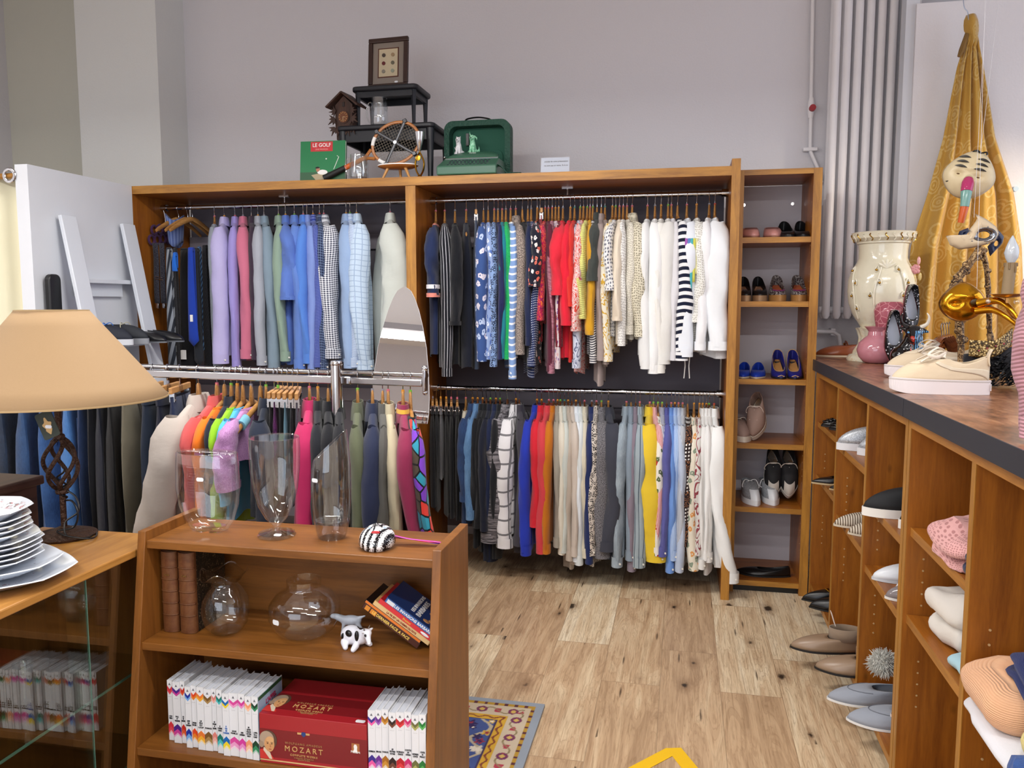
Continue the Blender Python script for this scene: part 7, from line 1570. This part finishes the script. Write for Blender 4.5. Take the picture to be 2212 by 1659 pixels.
for a0, sg in ((-2.75, 1), (-1.9, -1), (-1.15, 1)):
    MB().tube(smooth([onv(a0+.10*sg*sin(q*4), (.22+.26*q)*fac) for q in [j/7 for j in range(8)]], 3), .0045, 8).build('vine', CER, t)
    for q in (.15, .4, .65, .9):
        z = (.22+.26*q)*fac; a1 = a0+.10*sg*sin(q*4); d = .14 if int(q*20) % 2 else -.14
        MB().tube(smooth([onv(a1, z), onv(a1+d*.5, z+.03), onv(a1+d, z+.022), onv(a1+d*.9, z+.004), onv(a1+d*.7, z+.01)], 4), [.004]*17, 8).build('scroll', CER, t)
        MB().ball(onv(a1+d*.75, z+.012, .007), .0065, 10, 8).build('gold_bud', CGOLD, t)
for i in range(5): M = Matrix.Translation(onv(-1.65+.0*i, .475*fac, .0)) @ Matrix.Rotation(-1.65+pi/2, 4, 'Z') @ Matrix.Rotation((i-2)*.5, 4, 'Y'); MB().ball((0, -.0, .02), (.007, .004, .026), 10, 8, M=M).build('acanthus_leaf', CER, t)
rp = onv(-.55, .47*fac, .012)
for i in range(7):
    a = i*.9; MB().ball((rp[0]+.012*cos(a)*(i > 0), rp[1]-.006, rp[2]+.012*sin(a)*(i > 0)), (.012, .008, .012), 12, 8).build('rose_petal', plain('#c98a8c', .2), t)
for d in ((.02, -.035), (-.005, -.045), (.012, .04)): MB().ball((rp[0]+d[0], rp[1]-.004, rp[2]+d[1]), (.008, .005, .02), 10, 8).build('leaf', plain('#c8b070' if d[1] < 0 else '#d8a0a0', .2), t)
# pink vases
PINKG = plain('#c68490', .06, coat=.6, name='pink_glass'); c = atz(1899, 786, CZ); t = thing('pink_vase', 'round glossy rose-pink vase with a flared neck, in front of the cream urn', 'vase', (c[0], c[1]+.06, KZ))
MB().lathe([(.045, 0), (.06, .004), (.082, .03), (.090, .062), (.082, .095), (.060, .118), (.043, .132), (.040, .15), (.054, .168), (.062, .173), (.058, .174), (.036, .152), (0, .14)], 48).build('body', PINKG, t)
T = NT('pink_crackle'); vo = T.n('ShaderNodeTexVoronoi', i_Vector=T.coord('Object'), i_Scale=32); vo.feature = 'DISTANCE_TO_EDGE'
PCR = T.out(T.mix(T.ramp(vo.outputs[0], [(.0, 1), (.07, 0)]), lin('#a85866'), lin('#d99aa0')), .1)
c = aty(1930, 740, 4.14); t = thing('crackle_vase', 'taller dark pink crackle-patterned vase partly hidden between the urn and the polka shoes', 'vase', (c[0]-.02, 4.14, KZ)); hh = aty(1934, 652, 4.14)[2]-KZ
MB().lathe([(.04, 0), (.045, .01), (.05, hh*.4), (.068, hh*.7), (.073, hh*.86), (.062, hh*.96), (.045, hh), (.04, hh-.004), (.04, hh*.8), (0, hh*.7)], 40, wob=lambda a, z: 1).build('body', PCR, t)
# brown mary-jane shoe
c = atz(1812, 771, CZ); BRN = plain('#8a4a2c', .3)
def strap_(t, up, L, sh):
    MB().tube(smooth([(-L*.1, -.034, sh+.03), (-L*.08, -.022, sh+.062), (-L*.07, 0, sh+.068), (-L*.08, .022, sh+.062), (-L*.1, .034, sh+.03)], 4), .006, 8, flat=(1.6, .5)).build('strap', BRN, t); MB().tube([(-L*.085, -.026, sh+.06), (-L*.07, -.03, sh+.055)], .007, 8).build('buckle', GOLD, t)
shoe('tan leather bar shoe with a buckled strap, at the far end of the counter', None, (c[0]+.02, c[1]+.04, KZ), pi+.05, L=.27, style='loafer', mat=BRN, sole='#cfc0a8', ins='#4a2a1c', W=.046, extra=strap_)
# polka-dot silver lined pumps standing on end
T = NT('studded_black'); v = T.n('ShaderNodeTexVoronoi', i_Vector=T.coord('Object'), i_Scale=70); v.inputs['Randomness'].default_value = .8
STD = T.out(T.mix(T.math('LESS_THAN', v.outputs[0], .27), lin('#131317'), lin('#d8d8e0')), .25)
pz = aty(1975, 790, 4.0)
st_ = tag(MB().box(-.04, -.035, 0, .04, .035, .115).build('display_block', BLACK, None, smooth=False, bevel=.003), 'small black display block hidden behind the bull figurine, carrying the taller studded pump', 'display block'); st_.location = (pz[0]-.0, 4.06, KZ)
M1 = dict(L=.25, W=.036, style='pump', mat=STD, sole='#8a4a50', ins='#aeb4c2', heel=.0, toe='point')
a = aty(1966, 685, 4.03); s1 = shoe('studded black pump standing upright behind the bull figurine, higher of the two', 'studded pumps on the counter', (a[0], 4.065, KZ+.118+.125), 0, **M1); s1.rotation_euler = (0, pi/2-.12, -pi/2+.25)
a = aty(1938, 720, 3.90); s2 = shoe('studded black pump standing upright beside the bull figurine, lower of the two', 'studded pumps on the counter', (a[0]-.005, 3.985, KZ+.126), 0, **M1); s2.rotation_euler = (0, pi/2-.16, -pi/2+.15)
# bull figurine
c = atz(1958, 789, CZ); t = thing('bull_figurine', 'glossy black sitting bull figurine with ivory horns and blue painted patterns', 'figurine', (c[0]-.045, 3.80, KZ), -.3, None, None, 1.08)
GB = plain('#0e0e12', .05, coat=.6)
T = NT('bull_glaze'); sp_ = T.n('ShaderNodeSeparateXYZ', i_Vector=T.coord('Object')); w_ = T.n('ShaderNodeTexWave', i_Vector=T.coord('Object'), i_Scale=45, i_Distortion=4).outputs[1]
reg = T.math('MULTIPLY', T.math('GREATER_THAN', sp_.outputs[0], .022), T.math('LESS_THAN', sp_.outputs[2], .155))
red_ = T.math('MULTIPLY', T.math('LESS_THAN', T.math('ABSOLUTE', T.math('SUBTRACT', sp_.outputs[0], .014)), .008), T.math('GREATER_THAN', T.noise(T.coord('Object'), 40, 2), .5))
col_ = T.mix(T.math('MULTIPLY', reg, T.math('GREATER_THAN', w_, .45)), lin('#0e0e12'), lin('#5f9fd0')); col_ = T.mix(T.math('MULTIPLY', red_, T.math('LESS_THAN', sp_.outputs[2], .14)), col_, lin('#b0342a'))
BULL = T.out(col_, .06, Coat_Weight=.5)
P = [((-.01, .0, .05), (.062, .055, .05)), ((.01, -.01, .085), (.048, .042, .045)), ((.014, -.02, .12), (.036, .034, .036)), ((.016, -.032, .15), (.033, .03, .028))]+chain((.016, -.05, .14), (.018, -.078, .122), .022, .017)+chain((.03, -.045, .06), (.036, -.05, .01), .018, .014)+chain((-.002, -.05, .06), (-.006, -.055, .01), .018, .014)+chain((-.04, -.03, .03), (-.052, -.045, .012), .022, .016)+chain((.045, -.02, .03), (.055, -.035, .012), .02, .015)+chain((-.012, -.028, .158), (-.036, -.03, .166), .01, .006, 4)+chain((.044, -.028, .158), (.064, -.03, .150), .01, .006, 4)
metab(P, 'body', BULL, t, .0045)
IV = plain('#e8e0d0', .2)
for s in (-1, 1): MB().tube(smooth([(.016+s*.022, -.03, .168), (.016+s*.044, -.03, .182), (.016+s*.05, -.034, .208), (.016+s*.042, -.036, .225)], 4), [.009-.0006*i for i in range(13)], 8).build('horn', IV if s > 0 else GB, t)
for s in (-1, 1): MB().ball((.016+s*.019, -.062, .148), (.005, .003, .004), 10, 8).build('eye', plain('#6fa8d8', .1), t)
for s in (-1, 1): MB().ball((.018+s*.008, -.096, .122), (.003, .002, .002), 8, 6).build('nostril', plain('#3a1c1c', .2), t)
# cream sneakers
CAN = fab('#d9c7ab'); SO = '#e3dbdc'
def sneak(label, px0, py0, px1, py1, z, yoff=0):
    a, b = atz(px0, py0, CZ), atz(px1, py1, CZ); d = b-a; L = d.length; c = (a+b)/2; rz = math.atan2(-d.y, -d.x)
    t = thing('sneaker', label, 'shoe', (c[0]+.0, c[1]+.055, KZ), rz, 'cream sneakers on the counter'); n = 48; W = .052; sh = .045
    def wid(s): return W*(max(0, sin(pi*s**1.12))**.42)*(.84+.2*s)
    def ft(u, k_=1.0):
        s = .5-.5*cos(2*pi*u); return s, L*(s-.5)*k_, wid(s)*(1 if u < .5 else -1)*k_
    k = MB()
    def so(u, v):
        s, x, y = ft(u, 1.0+.012*v); z = lerp(0, sh+.004*s, v)+(.012*max(0, (s-.8)/.2)**2*(1-v)); rib = 1+(.008*(1 if int(u*150) % 2 else 0) if s > .72 and .12 < v < .85 else 0)
        return (x*rib, y*rib, z)
    k.grid(so, 200, 6, cu=True)
    for v in (0, 1):
        b_ = [so(i/n, v) for i in range(n)]; k.add(b_, [tuple(range(n))])
    k.build('sole', plain(SO, .5), t, ang=.5)
    MB().grid(lambda u, v: tuple(Vector(so(u, .90))+Vector((so(u, .9)[0]*.012, so(u, .9)[1]*.012, .002*sin(pi*2*v)))), 60, 4, cu=True).build('sole_piping', plain('#efe9e6', .5), t)
    def up(u, v):
        v = max(0, min(1, v)); s, x, y = ft(u, .965); st = s*.54; ytp = (.026+.012*s)*(abs(sin(2*pi*u))**.7)*(1 if u < .5 else -1); xt = L*(.03+st*.97-.5); zt = sh+lerp(.078, .062, (s*1.1)**1.5 if s < .9 else 1)-.022*sin(pi*min(1, s*1.3))
        a_ = v**1.3 if s > .5 else 1-cos(v*pi/2); b2 = sin(v*pi/2)**.85
        tgx = xt; return (lerp(x, tgx, a_), lerp(y, ytp, a_), lerp(sh-.002, zt, b2))
    MB().grid(up, 56, 12, cu=True, uvf=lambda u, v: (u*.6, v*.1)).build('upper', CAN, t, ang=1.3, solid=.003)
    for sd in (0, 1):   # curved side band sweeping from the heel to the laces
        f = lambda u, v: tuple(Vector(up((.03+.30*u) if sd else (.97-.30*u), .10+.55*u**1.1+(v-.5)*.22*(1-.5*u)))+Vector((0, (.003 if sd else -.003), .001)))
        MB().grid(f, 20, 4, uvf=lambda u, v: (u*.2, v*.03)).build('side_band', fab('#dccfb8'), t, solid=.0012)
    MB().grid(lambda u, v: tuple(Vector(up(.38+.24*u, .50+.42*v))+Vector((0, 0, .0028))), 12, 6, uvf=lambda u, v: (u*.1, v*.1)).build('lace_stay', fab('#e0d0b6'), t, solid=.0012)
    LC = plain('#e8dccb', .8)
    for i in range(6):
        x = L*(.225-.052*i); z = sh+.038+.0075*i; hw_ = .030-.0012*i
        MB().tube(smooth([(x-.004, -hw_, z-.006), (x, -hw_*.4, z+.006), (x+.002, hw_*.4, z+.006), (x+.006, hw_, z-.006)], 3), .0045, 6, flat=(1.3, .6)).build('lace', LC, t)
    q = (L*-.06, 0, sh+.086)
    for s in (-1, 1): MB().tube(smooth([q, (q[0]+.03, s*.03, q[2]+.014), (q[0]+.06, s*.055, q[2]-.004), (q[0]+.035, s*.05, q[2]-.014), q], 5), .0035, 6, flat=(1.5, .6)).tube(smooth([q, (q[0]+.03, s*.02, q[2]+.0), (q[0]+.08, s*.04, q[2]-.03)], 4), .0035, 6, flat=(1.5, .6)).build('lace_bow', LC, t)
    MB().grid(lambda u, v: (-L*.5+.008+.006*sin(pi*v)-.006*v, (.020-.006*v)*(u*2-1), sh+.045+.052*v), 8, 6, uvf=lambda u, v: (u*.04, v*.05)).build('heel_tab', CAN, t, solid=.004)
    MB().box(-L*.503, -.014, .012, -L*.497, .014, .034).build('heel_badge', plain('#f2eef0', .4), t, bevel=.002, smooth=False)
    return t
sneak('front one of the two cream platform sneakers near the counter edge', 1930, 850, 2152, 857, 0)
sneak('rear one of the two cream platform sneakers, behind the front one', 1918, 817, 2130, 822, 0)
# bundle of dark wooden hangers
for i in range(4):
    c = atz(2052+7*i, 800-2*i, CZ); t = thing('wooden_hanger', 'polished dark wooden hanger, %s of the upright bundle leaning by the carved frame' % ['leftmost', 'second', 'third', 'rightmost'][i], 'hanger', (c[0], c[1]+.14+.012*i, KZ+.006), .95+.03*i, 'bundle of wooden hangers on the counter')
    P = [(-.20+.4*j/16, 0, .005+.125*(1-abs((j-8)/8)**1.5)) for j in range(17)]
    MB().tube(P, [.009]+[.0125]*15+[.009], 8, flat=(.6, 1.5), up=(0, 1, 0)).build('arms', wood('#8a4e28', '#5a2e16', 2, .15, 'x', 0, 'polished_hanger'), t)
    MB().tube([(0, 0, .13), (0, 0, .15), (-.01, 0, .165), (-.012, 0, .18), (.0, 0, .192), (.014, 0, .184)], .0018, 6).build('hook', STEEL, t)
# carved gilded broken frame standing as a stand
T = NT('antique_gilt'); gn = T.noise(T.coord('Object'), 75, 4, .65, 1.5); GILT = T.out(T.ramp(gn, [(.40, lin('#2a1c14')), (.5, lin('#7a5a36')), (.6, lin('#c8a878'))]), .4, gn, .9, .006, .3)
YF = 3.25; F = lambda px, py, y=YF: aty(px, py, y)
o = F(2072, 772); o = Vector((o[0], YF, KZ)); t = thing('carved_frame', 'ornate gilt and brown carved frame pieces standing in an angled arch behind the sneakers', 'frame', tuple(o))
def bar(pts, r, nm, fl=(1, .6)):
    P = smooth([F(*p)-o if len(p) == 2 else F(p[0], p[1], p[2])-o for p in pts], 6); P = [Vector((p[0], p[1], max(p[2], .0))) for p in P]
    k = MB(); k.tube(P, [r*(1+.10*sin(i*2.1)) for i in range(len(P))], 10, flat=fl); 
    for i in range(1, len(P)-1, 2): k.ball(tuple(P[i]+Vector(((-1)**(i//2)*r*.5, -r*.4, 0))), (r*.55, r*.35, r*.6), 8, 6)
    k.build(nm, GILT, t)
bar([(2076, 740), (2070, 680), (2062, 610)], .022, 'frame_piece'); bar([(2062, 612), (2085, 580), (2122, 535)], .022, 'frame_piece')
bar([(2122, 535, YF+.03), (2133, 600, YF+.04), (2138, 720, YF+.05)], .014, 'frame_piece')
MB().box(-.05, -.03, 0, .05, .03, .012).tube([(0.01, 0, .0), (F(2076, 740)-o)], .012, 8).build('foot', GILT, t, bevel=.003)
MB().tube([(.15, .05, .004), (F(2138, 720, YF+.05)-o)], .012, 8).build('foot', GILT, t)
# masks hung on nylon threads
THR = plain('#e4e4ea', .3)
def thread(label, px, py, y, px2=None):
    a = aty(px, py, y); o = (a[0], y, a[2]); top = 3.9-a[2]-.002; dx = 0 if px2 is None else aty(px2, 5, y)[0]-a[0]
    t = tag(MB().tube([(0, 0, 0), (dx*(top/(aty(px, 5, y)[2]-a[2])), 0, top)], .0007, 5).build('nylon_thread', THR, None), label, 'thread', 'threads holding the masks'); t.location = o
    return t
def halfmask(u, v, W, H, D, nose):
    a = 2*pi*u; r = v; x = W*r*cos(a)*(1+.12*sin(a)*-1); z = H*r*sin(a)*(1-.15*cos(2*a)); y = -D*sqrt(max(0, 1-r**2.4))
    y -= .022*math.exp(-((x/.010)**2+((z+.02)/.02)**2)) if nose else 0
    y -= .008*math.exp(-((z-.018-.25*abs(x))/.008)**2)*(1-r*.5)
    y += .016*math.exp(-(((abs(x)-.034)/.016)**2+((z+.006)/.010)**2))
    return (x, y, z)
YM = 3.55; c = aty(2094, 378, YM); s_ = YM*.985/1744.5
t = thing('beaked_mask', 'cream mask with black brow strokes and long painted nose, topmost of the hanging masks', 'mask', tuple(c), 0, None, (.0, .30, -.35))
Wm, Hm = 46*s_, 40*s_; T = NT('aged_cream'); MCR = T.out(T.mix(T.math('MULTIPLY', T.noise(T.coord('Object'), 30, 3), .5), lin('#e6d8b4'), lin('#b89c68')), .4)
MB().grid(lambda u, v: halfmask(u, v, Wm, Hm, .055, 0), 48, 18, cu=True).build('face', MCR, t, solid=.003)
for s in (-1, 1): MB().ball((s*.036, -.038, -.012), (.013, .004, .007), 14, 8).build('eye_opening', plain('#5a3a14', .6), t)
for i in range(3):
    for s in (-1, 1):
        P = [Vector(halfmask(0, 0, Wm, Hm, .055, 0))*0+Vector((s*(.012+.045*q), 0, .018+.020*i+.012*q-.012*q*q*(1+i*.2))) for q in [j/8 for j in range(9)]]
        P = [Vector((p[0], -.055*sqrt(max(0, 1-((p[0]/Wm)**2+(p[2]/Hm)**2)**1.2))-.009, p[2])) for p in P]
        MB().tube(P, [.0006+.0042*sin(pi*j/8) for j in range(9)], 6, flat=(1, .5), up=(0, 1, 0)).build('brow_stroke', plain('#2e2a26', .4), t)
for s, zz0 in ((-1, -.035), (-1, -.02)): MB().tube([(s*(.055+.02*q), -.040+.02*q, zz0-.008*sin(q*3)) for q in [j/6 for j in range(7)]], [.0005+.003*sin(pi*j/6) for j in range(7)], 6).build('brow_stroke', BLACK, t)
NP = smooth([(.006, -.05, -.015), (.012, -.085, -.035), (.022, -.11, -.075), (.036, -.12, -.13), (.044, -.118, -.19)], 5); NR = [.012+.010*min(1, i/6)-.0009*max(0, i-8) for i in range(len(NP))]
for a_, b_, cc, nm in ((0, 5, '#d8c8a0', 'nose_bridge'), (4, 11, '#b8386c', 'magenta_nose_band'), (10, 16, '#7aa8a0', 'turquoise_nose_band'), (15, len(NP), '#d0602c', 'orange_nose_tip')):
    MB().tube(NP[a_:b_], NR[a_:b_], 14).build(nm, plain(cc, .2), t)
for i in range(5): MB().ball(tuple(NP[5+i//1]+Vector((-.006+.006*(i % 2), -NR[5+i], 0))), .0016, 6, 5).build('stud', plain('#f0d8e0', .3), t)
MB().tube(smooth([(.02, -.02, Hm*.93), (.0, -.03, Hm*1.12), (-.016, -.02, Hm*1.05), (.0, -.018, Hm*.98), (.028, -.02, Hm*1.14), (.034, -.018, Hm*1.02)], 4), .0035, 6).build('ribbon_bow', BLACK, t)
ty = thread('clear nylon thread holding the top mask with the long nose', 2117, 338, YM-.02, 2158)
# second mask: cream leather plate with metal eye ring, navy half
YN = 3.38; c = aty(2108, 503, YN); s_ = YN*.985/1744.5
t = thing('leather_mask', 'cream and navy leather mask with a silver eye ring, under the beaked mask', 'mask', tuple(c), 0); pxm = lambda x, y: ((x-2108)*s_, (503-y)*s_)
CRL = plain('#d8c4a4', .5); NAV = plain('#27304c', .3)
def plate(pts, m, nm, y0, th, curve=.6, hole=None):
    k = MB(); pts = [pxm(*p) for p in pts]; n_ = len(pts); cx = sum(p[0] for p in pts)/n_; cz = sum(p[1] for p in pts)/n_
    if hole: hx_, hz_, ha, hb_ = (hole[0]-2108)*s_, (503-hole[1])*s_, hole[2]*s_, hole[3]*s_
    else: hx_, hz_, ha, hb_ = cx, cz, .0004, .0004
    def f(u, v):
        q = u*n_; i = int(q) % n_; w_ = q-int(q); x = lerp(pts[i][0], pts[(i+1) % n_][0], w_); z = lerp(pts[i][1], pts[(i+1) % n_][1], w_)
        an = math.atan2((z-hz_), (x-hx_)); ix, iz = hx_+ha*cos(an), hz_+hb_*sin(an); x, z = lerp(x, ix, v), lerp(z, iz, v)
        return (x, y0+curve*(x*x+z*z)*3-.012*sin(pi*v), z)
    k.grid(f, n_*4, 5, cu=True); k.build(nm, m, t, solid=th)
plate([(2103, 467), (2122, 478), (2140, 492), (2147, 505), (2140, 520), (2124, 526), (2100, 532), (2078, 535), (2062, 526), (2054, 508), (2058, 516), (2068, 524), (2084, 522), (2092, 510), (2094, 497), (2104, 482), (2108, 473)], CRL, 'leather_plate', -.02, .004, .6, (2119, 508, 13, 8))
plate([(2146, 497), (2152, 502), (2160, 511), (2158, 522), (2148, 535), (2138, 548), (2132, 530), (2140, 520), (2147, 506)], NAV, 'navy_side', .0, .004, .4, (2147, 524, 5, 6))
plate([(2078, 500), (2092, 494), (2094, 500), (2088, 508), (2080, 514), (2076, 508)], NAV, 'navy_side', -.008, .004, .4)
cx_, cz_ = pxm(2119, 508); MB().grid(lambda u, v: (cx_+(22*s_-.012*(1-cos(pi*v))*.9)*cos(2*pi*u), -.030-.005*sin(pi*v)+.012*v, cz_+(14*s_-.009*(1-cos(pi*v))*.8)*sin(2*pi*u)), 36, 8, cu=True).build('eye_ring', plain('#8f9298', .15, 1), t)
for p in ((2092, 500), (2124, 493), (2144, 506), (2097, 520), (2125, 525)): x_, z_ = pxm(*p); MB().ball((x_, -.03, z_), .0028, 8, 6).build('rivet', STEEL, t)
thread('clear nylon thread holding the leather mask with the silver eye ring', 2104, 470, YN-.02, 2130)
# gold plague-doctor mask
YG = 3.12; c = aty(2078, 652, YG); s_ = YG*.985/1744.5; GM = plain('#d89a22', .18, .95, name='gold_leaf')
t = thing('gold_beak_mask', 'shiny gold mask with a long curved beak, hooked over the carved frame', 'mask', tuple(c), 0)
MB().grid(lambda u, v: halfmask(u, v, 42*s_, 34*s_, .05, 0), 44, 16, cu=True).build('face', GM, t, solid=.003)
P = smooth([((p[0]-2078)*s_*k_, -.05-.10*q, (652-p[1])*s_) for p, q, k_ in (((2100, 655), 0, 1), ((2125, 650), .4, 1), ((2140, 665), .8, 1), ((2155, 690), 1, 1), ((2180, 720), 1, 1))], 6)
MB().tube(P, [.022-.0195*(i/(len(P)-1))**.8 for i in range(len(P))], 16, flat=(1, .75)).build('beak', GM, t)
P = smooth([((p[0]-2078)*s_, -.05-.08*q, (652-p[1])*s_) for p, q in (((2095, 670), 0), ((2120, 668), .4), ((2140, 683), .8), ((2162, 705), 1))], 5)
MB().tube(P, [.014-.009*i/(len(P)-1) for i in range(len(P))], 14).build('lower_beak', GM, t)
MB().ball(((2092-2078)*s_, -.046, (655-655)*s_), (.018, .006, .011), 14, 8).build('eye_opening', plain('#4a3410', .5), t)
MB().tube([(0, .0, 30*s_), (.01, .08, 30*s_+.02)], .002, 6).build('band', BLACK, t)
thread('clear nylon thread holding the gold beaked mask', 2110, 628, YG, 2128)
# candle wall light
YL = 3.0; c = aty(2176, 700, YL); s_ = YL*.985/1744.5; PXL = lambda px, py, y=0: ((px-2176)*s_, y, (700-py)*s_)
bz = aty(2176, 700, YL)[2]; t = thing('candelabra', 'electric candle light with a flame bulb, gilt dish and crystal drops at the right edge', 'lamp', (c[0], YL, KZ)); up_ = bz-KZ
O = lambda px, py, y=0: (PXL(px, py, y)[0], y, PXL(px, py, y)[2]+up_)
BRASS = plain('#a8763c', .3, .9)
x_, _, z1_ = O(2172, 643); _, _, z2_ = O(2172, 580)
MB().tube([(x_, 0, z1_), (x_+.006, 0, z2_)], .018, 18).build('candle_sleeve', plain('#8f7a5a', .6), t)
for i in range(6): a = i*1.05; MB().tube([(x_+.006+.018*cos(a), .018*sin(a), z2_), (x_+.006+.0195*cos(a), .0195*sin(a), z2_-.012-.01*(i % 3))], [.004, .003], 6).build('wax_drip', plain('#7a6038', .5), t)
MB().lathe([(.011, 0), (.019, .016), (.022, .032), (.019, .05), (.010, .072), (.002, .088), (0, .089)], 20, (x_+.007, 0, z2_+.001), wob=lambda a, z: 1+.04*sin(a*5+z*180)).build('bulb', plain('#c0c8d0', .12, coat=.5), t)
MB().lathe([(0, -.004), (.035, .0), (.050, .008), (.048, .010), (.02, .004), (0, .004)], 28, (x_, 0, z1_-.006)).build('drip_dish', BRASS, t)
MB().tube(smooth([O(2172, 648), O(2174, 668), O(2190, 688), O(2225, 690), O(2262, 670)], 5), .005, 8).build('arm', BRASS, t)
zc_ = O(2262, 670); MB().tube([(zc_[0], 0, .02), (zc_[0], 0, zc_[2]+.12)], .011, 12).lathe([(.07, 0), (.06, .012), (.015, .022)], 28, (zc_[0], 0, 0)).build('column', BRASS, t)
for p in ((2139, 655), (2190, 656), (2205, 650)): a = O(*p); MB().ball((a[0], 0, a[2]), .009, 10, 8).tube([(a[0], 0, a[2]+.01), (a[0], 0, a[2]+.022)], .0012, 5).build('crystal_drop', glass((.95, .97, 1), .02, 1.5, 'cut_crystal', 3), t)
# black lace mask with ruffle and gold trim lying by the hangers
YB = 3.05; c = aty(2135, 790, YB); s_ = YB*.985/1744.5; t = thing('lace_mask', 'black lace and gold braid carnival mask with black feathers, behind the sneaker heels', 'mask', (c[0], YB, KZ), 0)
GBR = NT('gold_braid'); gv = GBR.n('ShaderNodeTexVoronoi', i_Vector=GBR.coord('Object'), i_Scale=150).outputs[0]; GBR = GBR.out(GBR.ramp(gv, [(.2, lin('#d8c088')), (.5, lin('#7a6030')), (.7, lin('#3a2c18'))]), .4, gv, .6, .003, .4)
MB().grid(lambda u, v: (-.07+.13*u, -.02-.035*sin(pi*u), .105+.055*v*(.6+.4*abs(2*u-1))-.02*sin(pi*u)*(1-v)+.04*u), 24, 6).build('gold_band', GBR, t, solid=.004)
MB().grid(lambda u, v: (-.08+.16*u, .0-.035*sin(pi*u), .03+.08*v+.03*u), 24, 6).build('lace', fab('#141418', 'x', '#3a3a44', .01), t, solid=.002)
rnd = random.Random(9); k = MB()
for i in range(150):
    x = rnd.uniform(-.03, .09); z = rnd.uniform(.01, .12)-abs(x-.05)*.3; z = max(.006, z); a = rnd.uniform(0, 6.3); P = [(x+.012*cos(a+q*2)*q, -.04+.02*rnd.uniform(-1, 1), max(.003, z+.012*sin(a+q*3)*q)) for q in (0, .5, 1, 1.5)]
    k.tube(P, [.003, .004, .003, .001], 5, flat=(1.5, .4))
k.build('feathers', plain('#101014', .6), t)
for q in range(5): MB().ball((-.05+.025*q, -.055, .125+.008*q), .0035, 8, 6).build('bead', plain('#8a2c38', .2), t)
# yellow brocade curtain
YC = 4.62; TAB = [(38, 2083, 2104), (52, 2077, 2109), (70, 2078, 2109), (80, 2084, 2107), (100, 2080, 2111), (150, 2065, 2121), (210, 2053, 2131), (300, 2036, 2146), (420, 2003, 2186), (530, 1968, 2203), (640, 1955, 2207), (790, 1948, 2208)]
T = NT('gold_brocade'); uv = T.n('ShaderNodeUVMap').outputs[0]; v1 = T.n('ShaderNodeTexVoronoi', i_Vector=uv, i_Scale=11); n1 = T.noise(uv, 60, 3, .6, 1.2); rad = T.math('FRACT', T.math('ADD', T.math('MULTIPLY', v1.outputs[0], 5), T.math('MULTIPLY', n1, .6)))
pt = T.math('MULTIPLY', T.math('GREATER_THAN', rad, .55), T.math('LESS_THAN', v1.outputs[0], .62)); BRO = T.out(T.mix(T.math('MULTIPLY', pt, .55), lin('#c39638'), lin('#dcc07a')), .7, T.math('ADD', pt, n1), .5, .004); T.b.inputs['Sheen Weight'].default_value = .5
t0 = aty(2093, 60, YC); t = thing('yellow_curtain', 'mustard yellow brocade curtain gathered at the top and spreading down behind the masks', 'curtain', (t0[0], YC, KZ))
def cu(u, v):
    py = lerp(38, 796, v); l = interp([(a, b) for a, b, c_ in TAB], py); r = interp([(a, c_) for a, b, c_ in TAB], py)
    sp_ = min(1, max(.10, (r-l)/230)); amp = .045*sp_+.008; f = u+.03*sin(u*9+v*2)*v
    P = aty(lerp(l, r, u), py, YC); fold = sin(u*24+1.2*v)+.5*sin(u*43+2+v*2)
    y = YC-.02+amp*fold*.6+(.02 if py < 80 else 0)*0
    if py < 95: y = YC-.03-.03*sin(pi*u)
    return (P[0]-t0[0], min(y-YC, .105), max(.003, P[2]-KZ))
MB().grid(cu, 110, 70, uvf=lambda u, v: (u*(.25+.9*v), v*1.9)).build('cloth', BRO, t, ang=2, solid=.004)
q = [aty(*p, YC-.05)-Vector((t0[0], YC, KZ)) for p in [(2094, 58), (2092, 40), (2090, 25), (2082, 12), (2079, -40)]]
MB().tube(smooth(q, 4), .0022, 6).build('wire', plain('#b8c4d8', .3, .8), t)
q = aty(2078, 100, YC-.04)-Vector((t0[0], YC, KZ)); MB().tube([q+Vector((.02, 0, .06)), q+Vector((-.0, 0, -.02)), q+Vector((-.012, 0, -.05))], [.01, .014, .008], 8).build('tied_end', fab('#8a6a3a'), t)
for px, py in ((2194, 408), (2193, 200)):
    if py == 408: q = aty(px, py, 4.735); t = tag(MB().tube([(0, 0, 0), (0, -.012, 0)], .013, 16).build('push_pin', plain('#c0d8e8', .3), None), 'small round pale blue pin badge on the white backdrop right of the yellow curtain', 'pin'); t.location = (q[0], 4.742, q[2])
# pink ribbed sweater hanging at the right edge
q = aty(2228, 820, 1.82); RIBP = fab('#b98a94', 'R', '#8f626e', .0075)
xs = q[0]+.235; zz_ = aty(2205, 612, 1.82)[2]; zh = zz_+.19; Ls = zh-.165-.0-aty(2190, 955, 1.82)[2]
t = garment('sweater', 'dusty pink ribbed sweater hanging at the right edge, its sleeve over the counter edge', 'sweater', (xs, 1.82, zh), -pi/2, RIBP, .075, 'k', Ls, Ls+.1, None, random.Random(2), cuffm=fab('#c796a0', 'R', '#a87480', .0075))
t.pop('group', None) if 'group' in t else None
h = hanger(xs, 1.82, zh, -pi/2, 'p', None, False, 'pale wooden hanger carrying the pink ribbed sweater at the right edge', 'hanger of the pink sweater'); del h['group']
w_ = tag(MB().tube([(0, 0, 0), (0, 0, 3.9-zh-.018)], .0012, 6).build('hanging_wire', STEEL, None), 'thin steel wire from the ceiling holding the pink sweater hanger', 'wire'); w_.location = (xs, 1.82, zh+.0165)
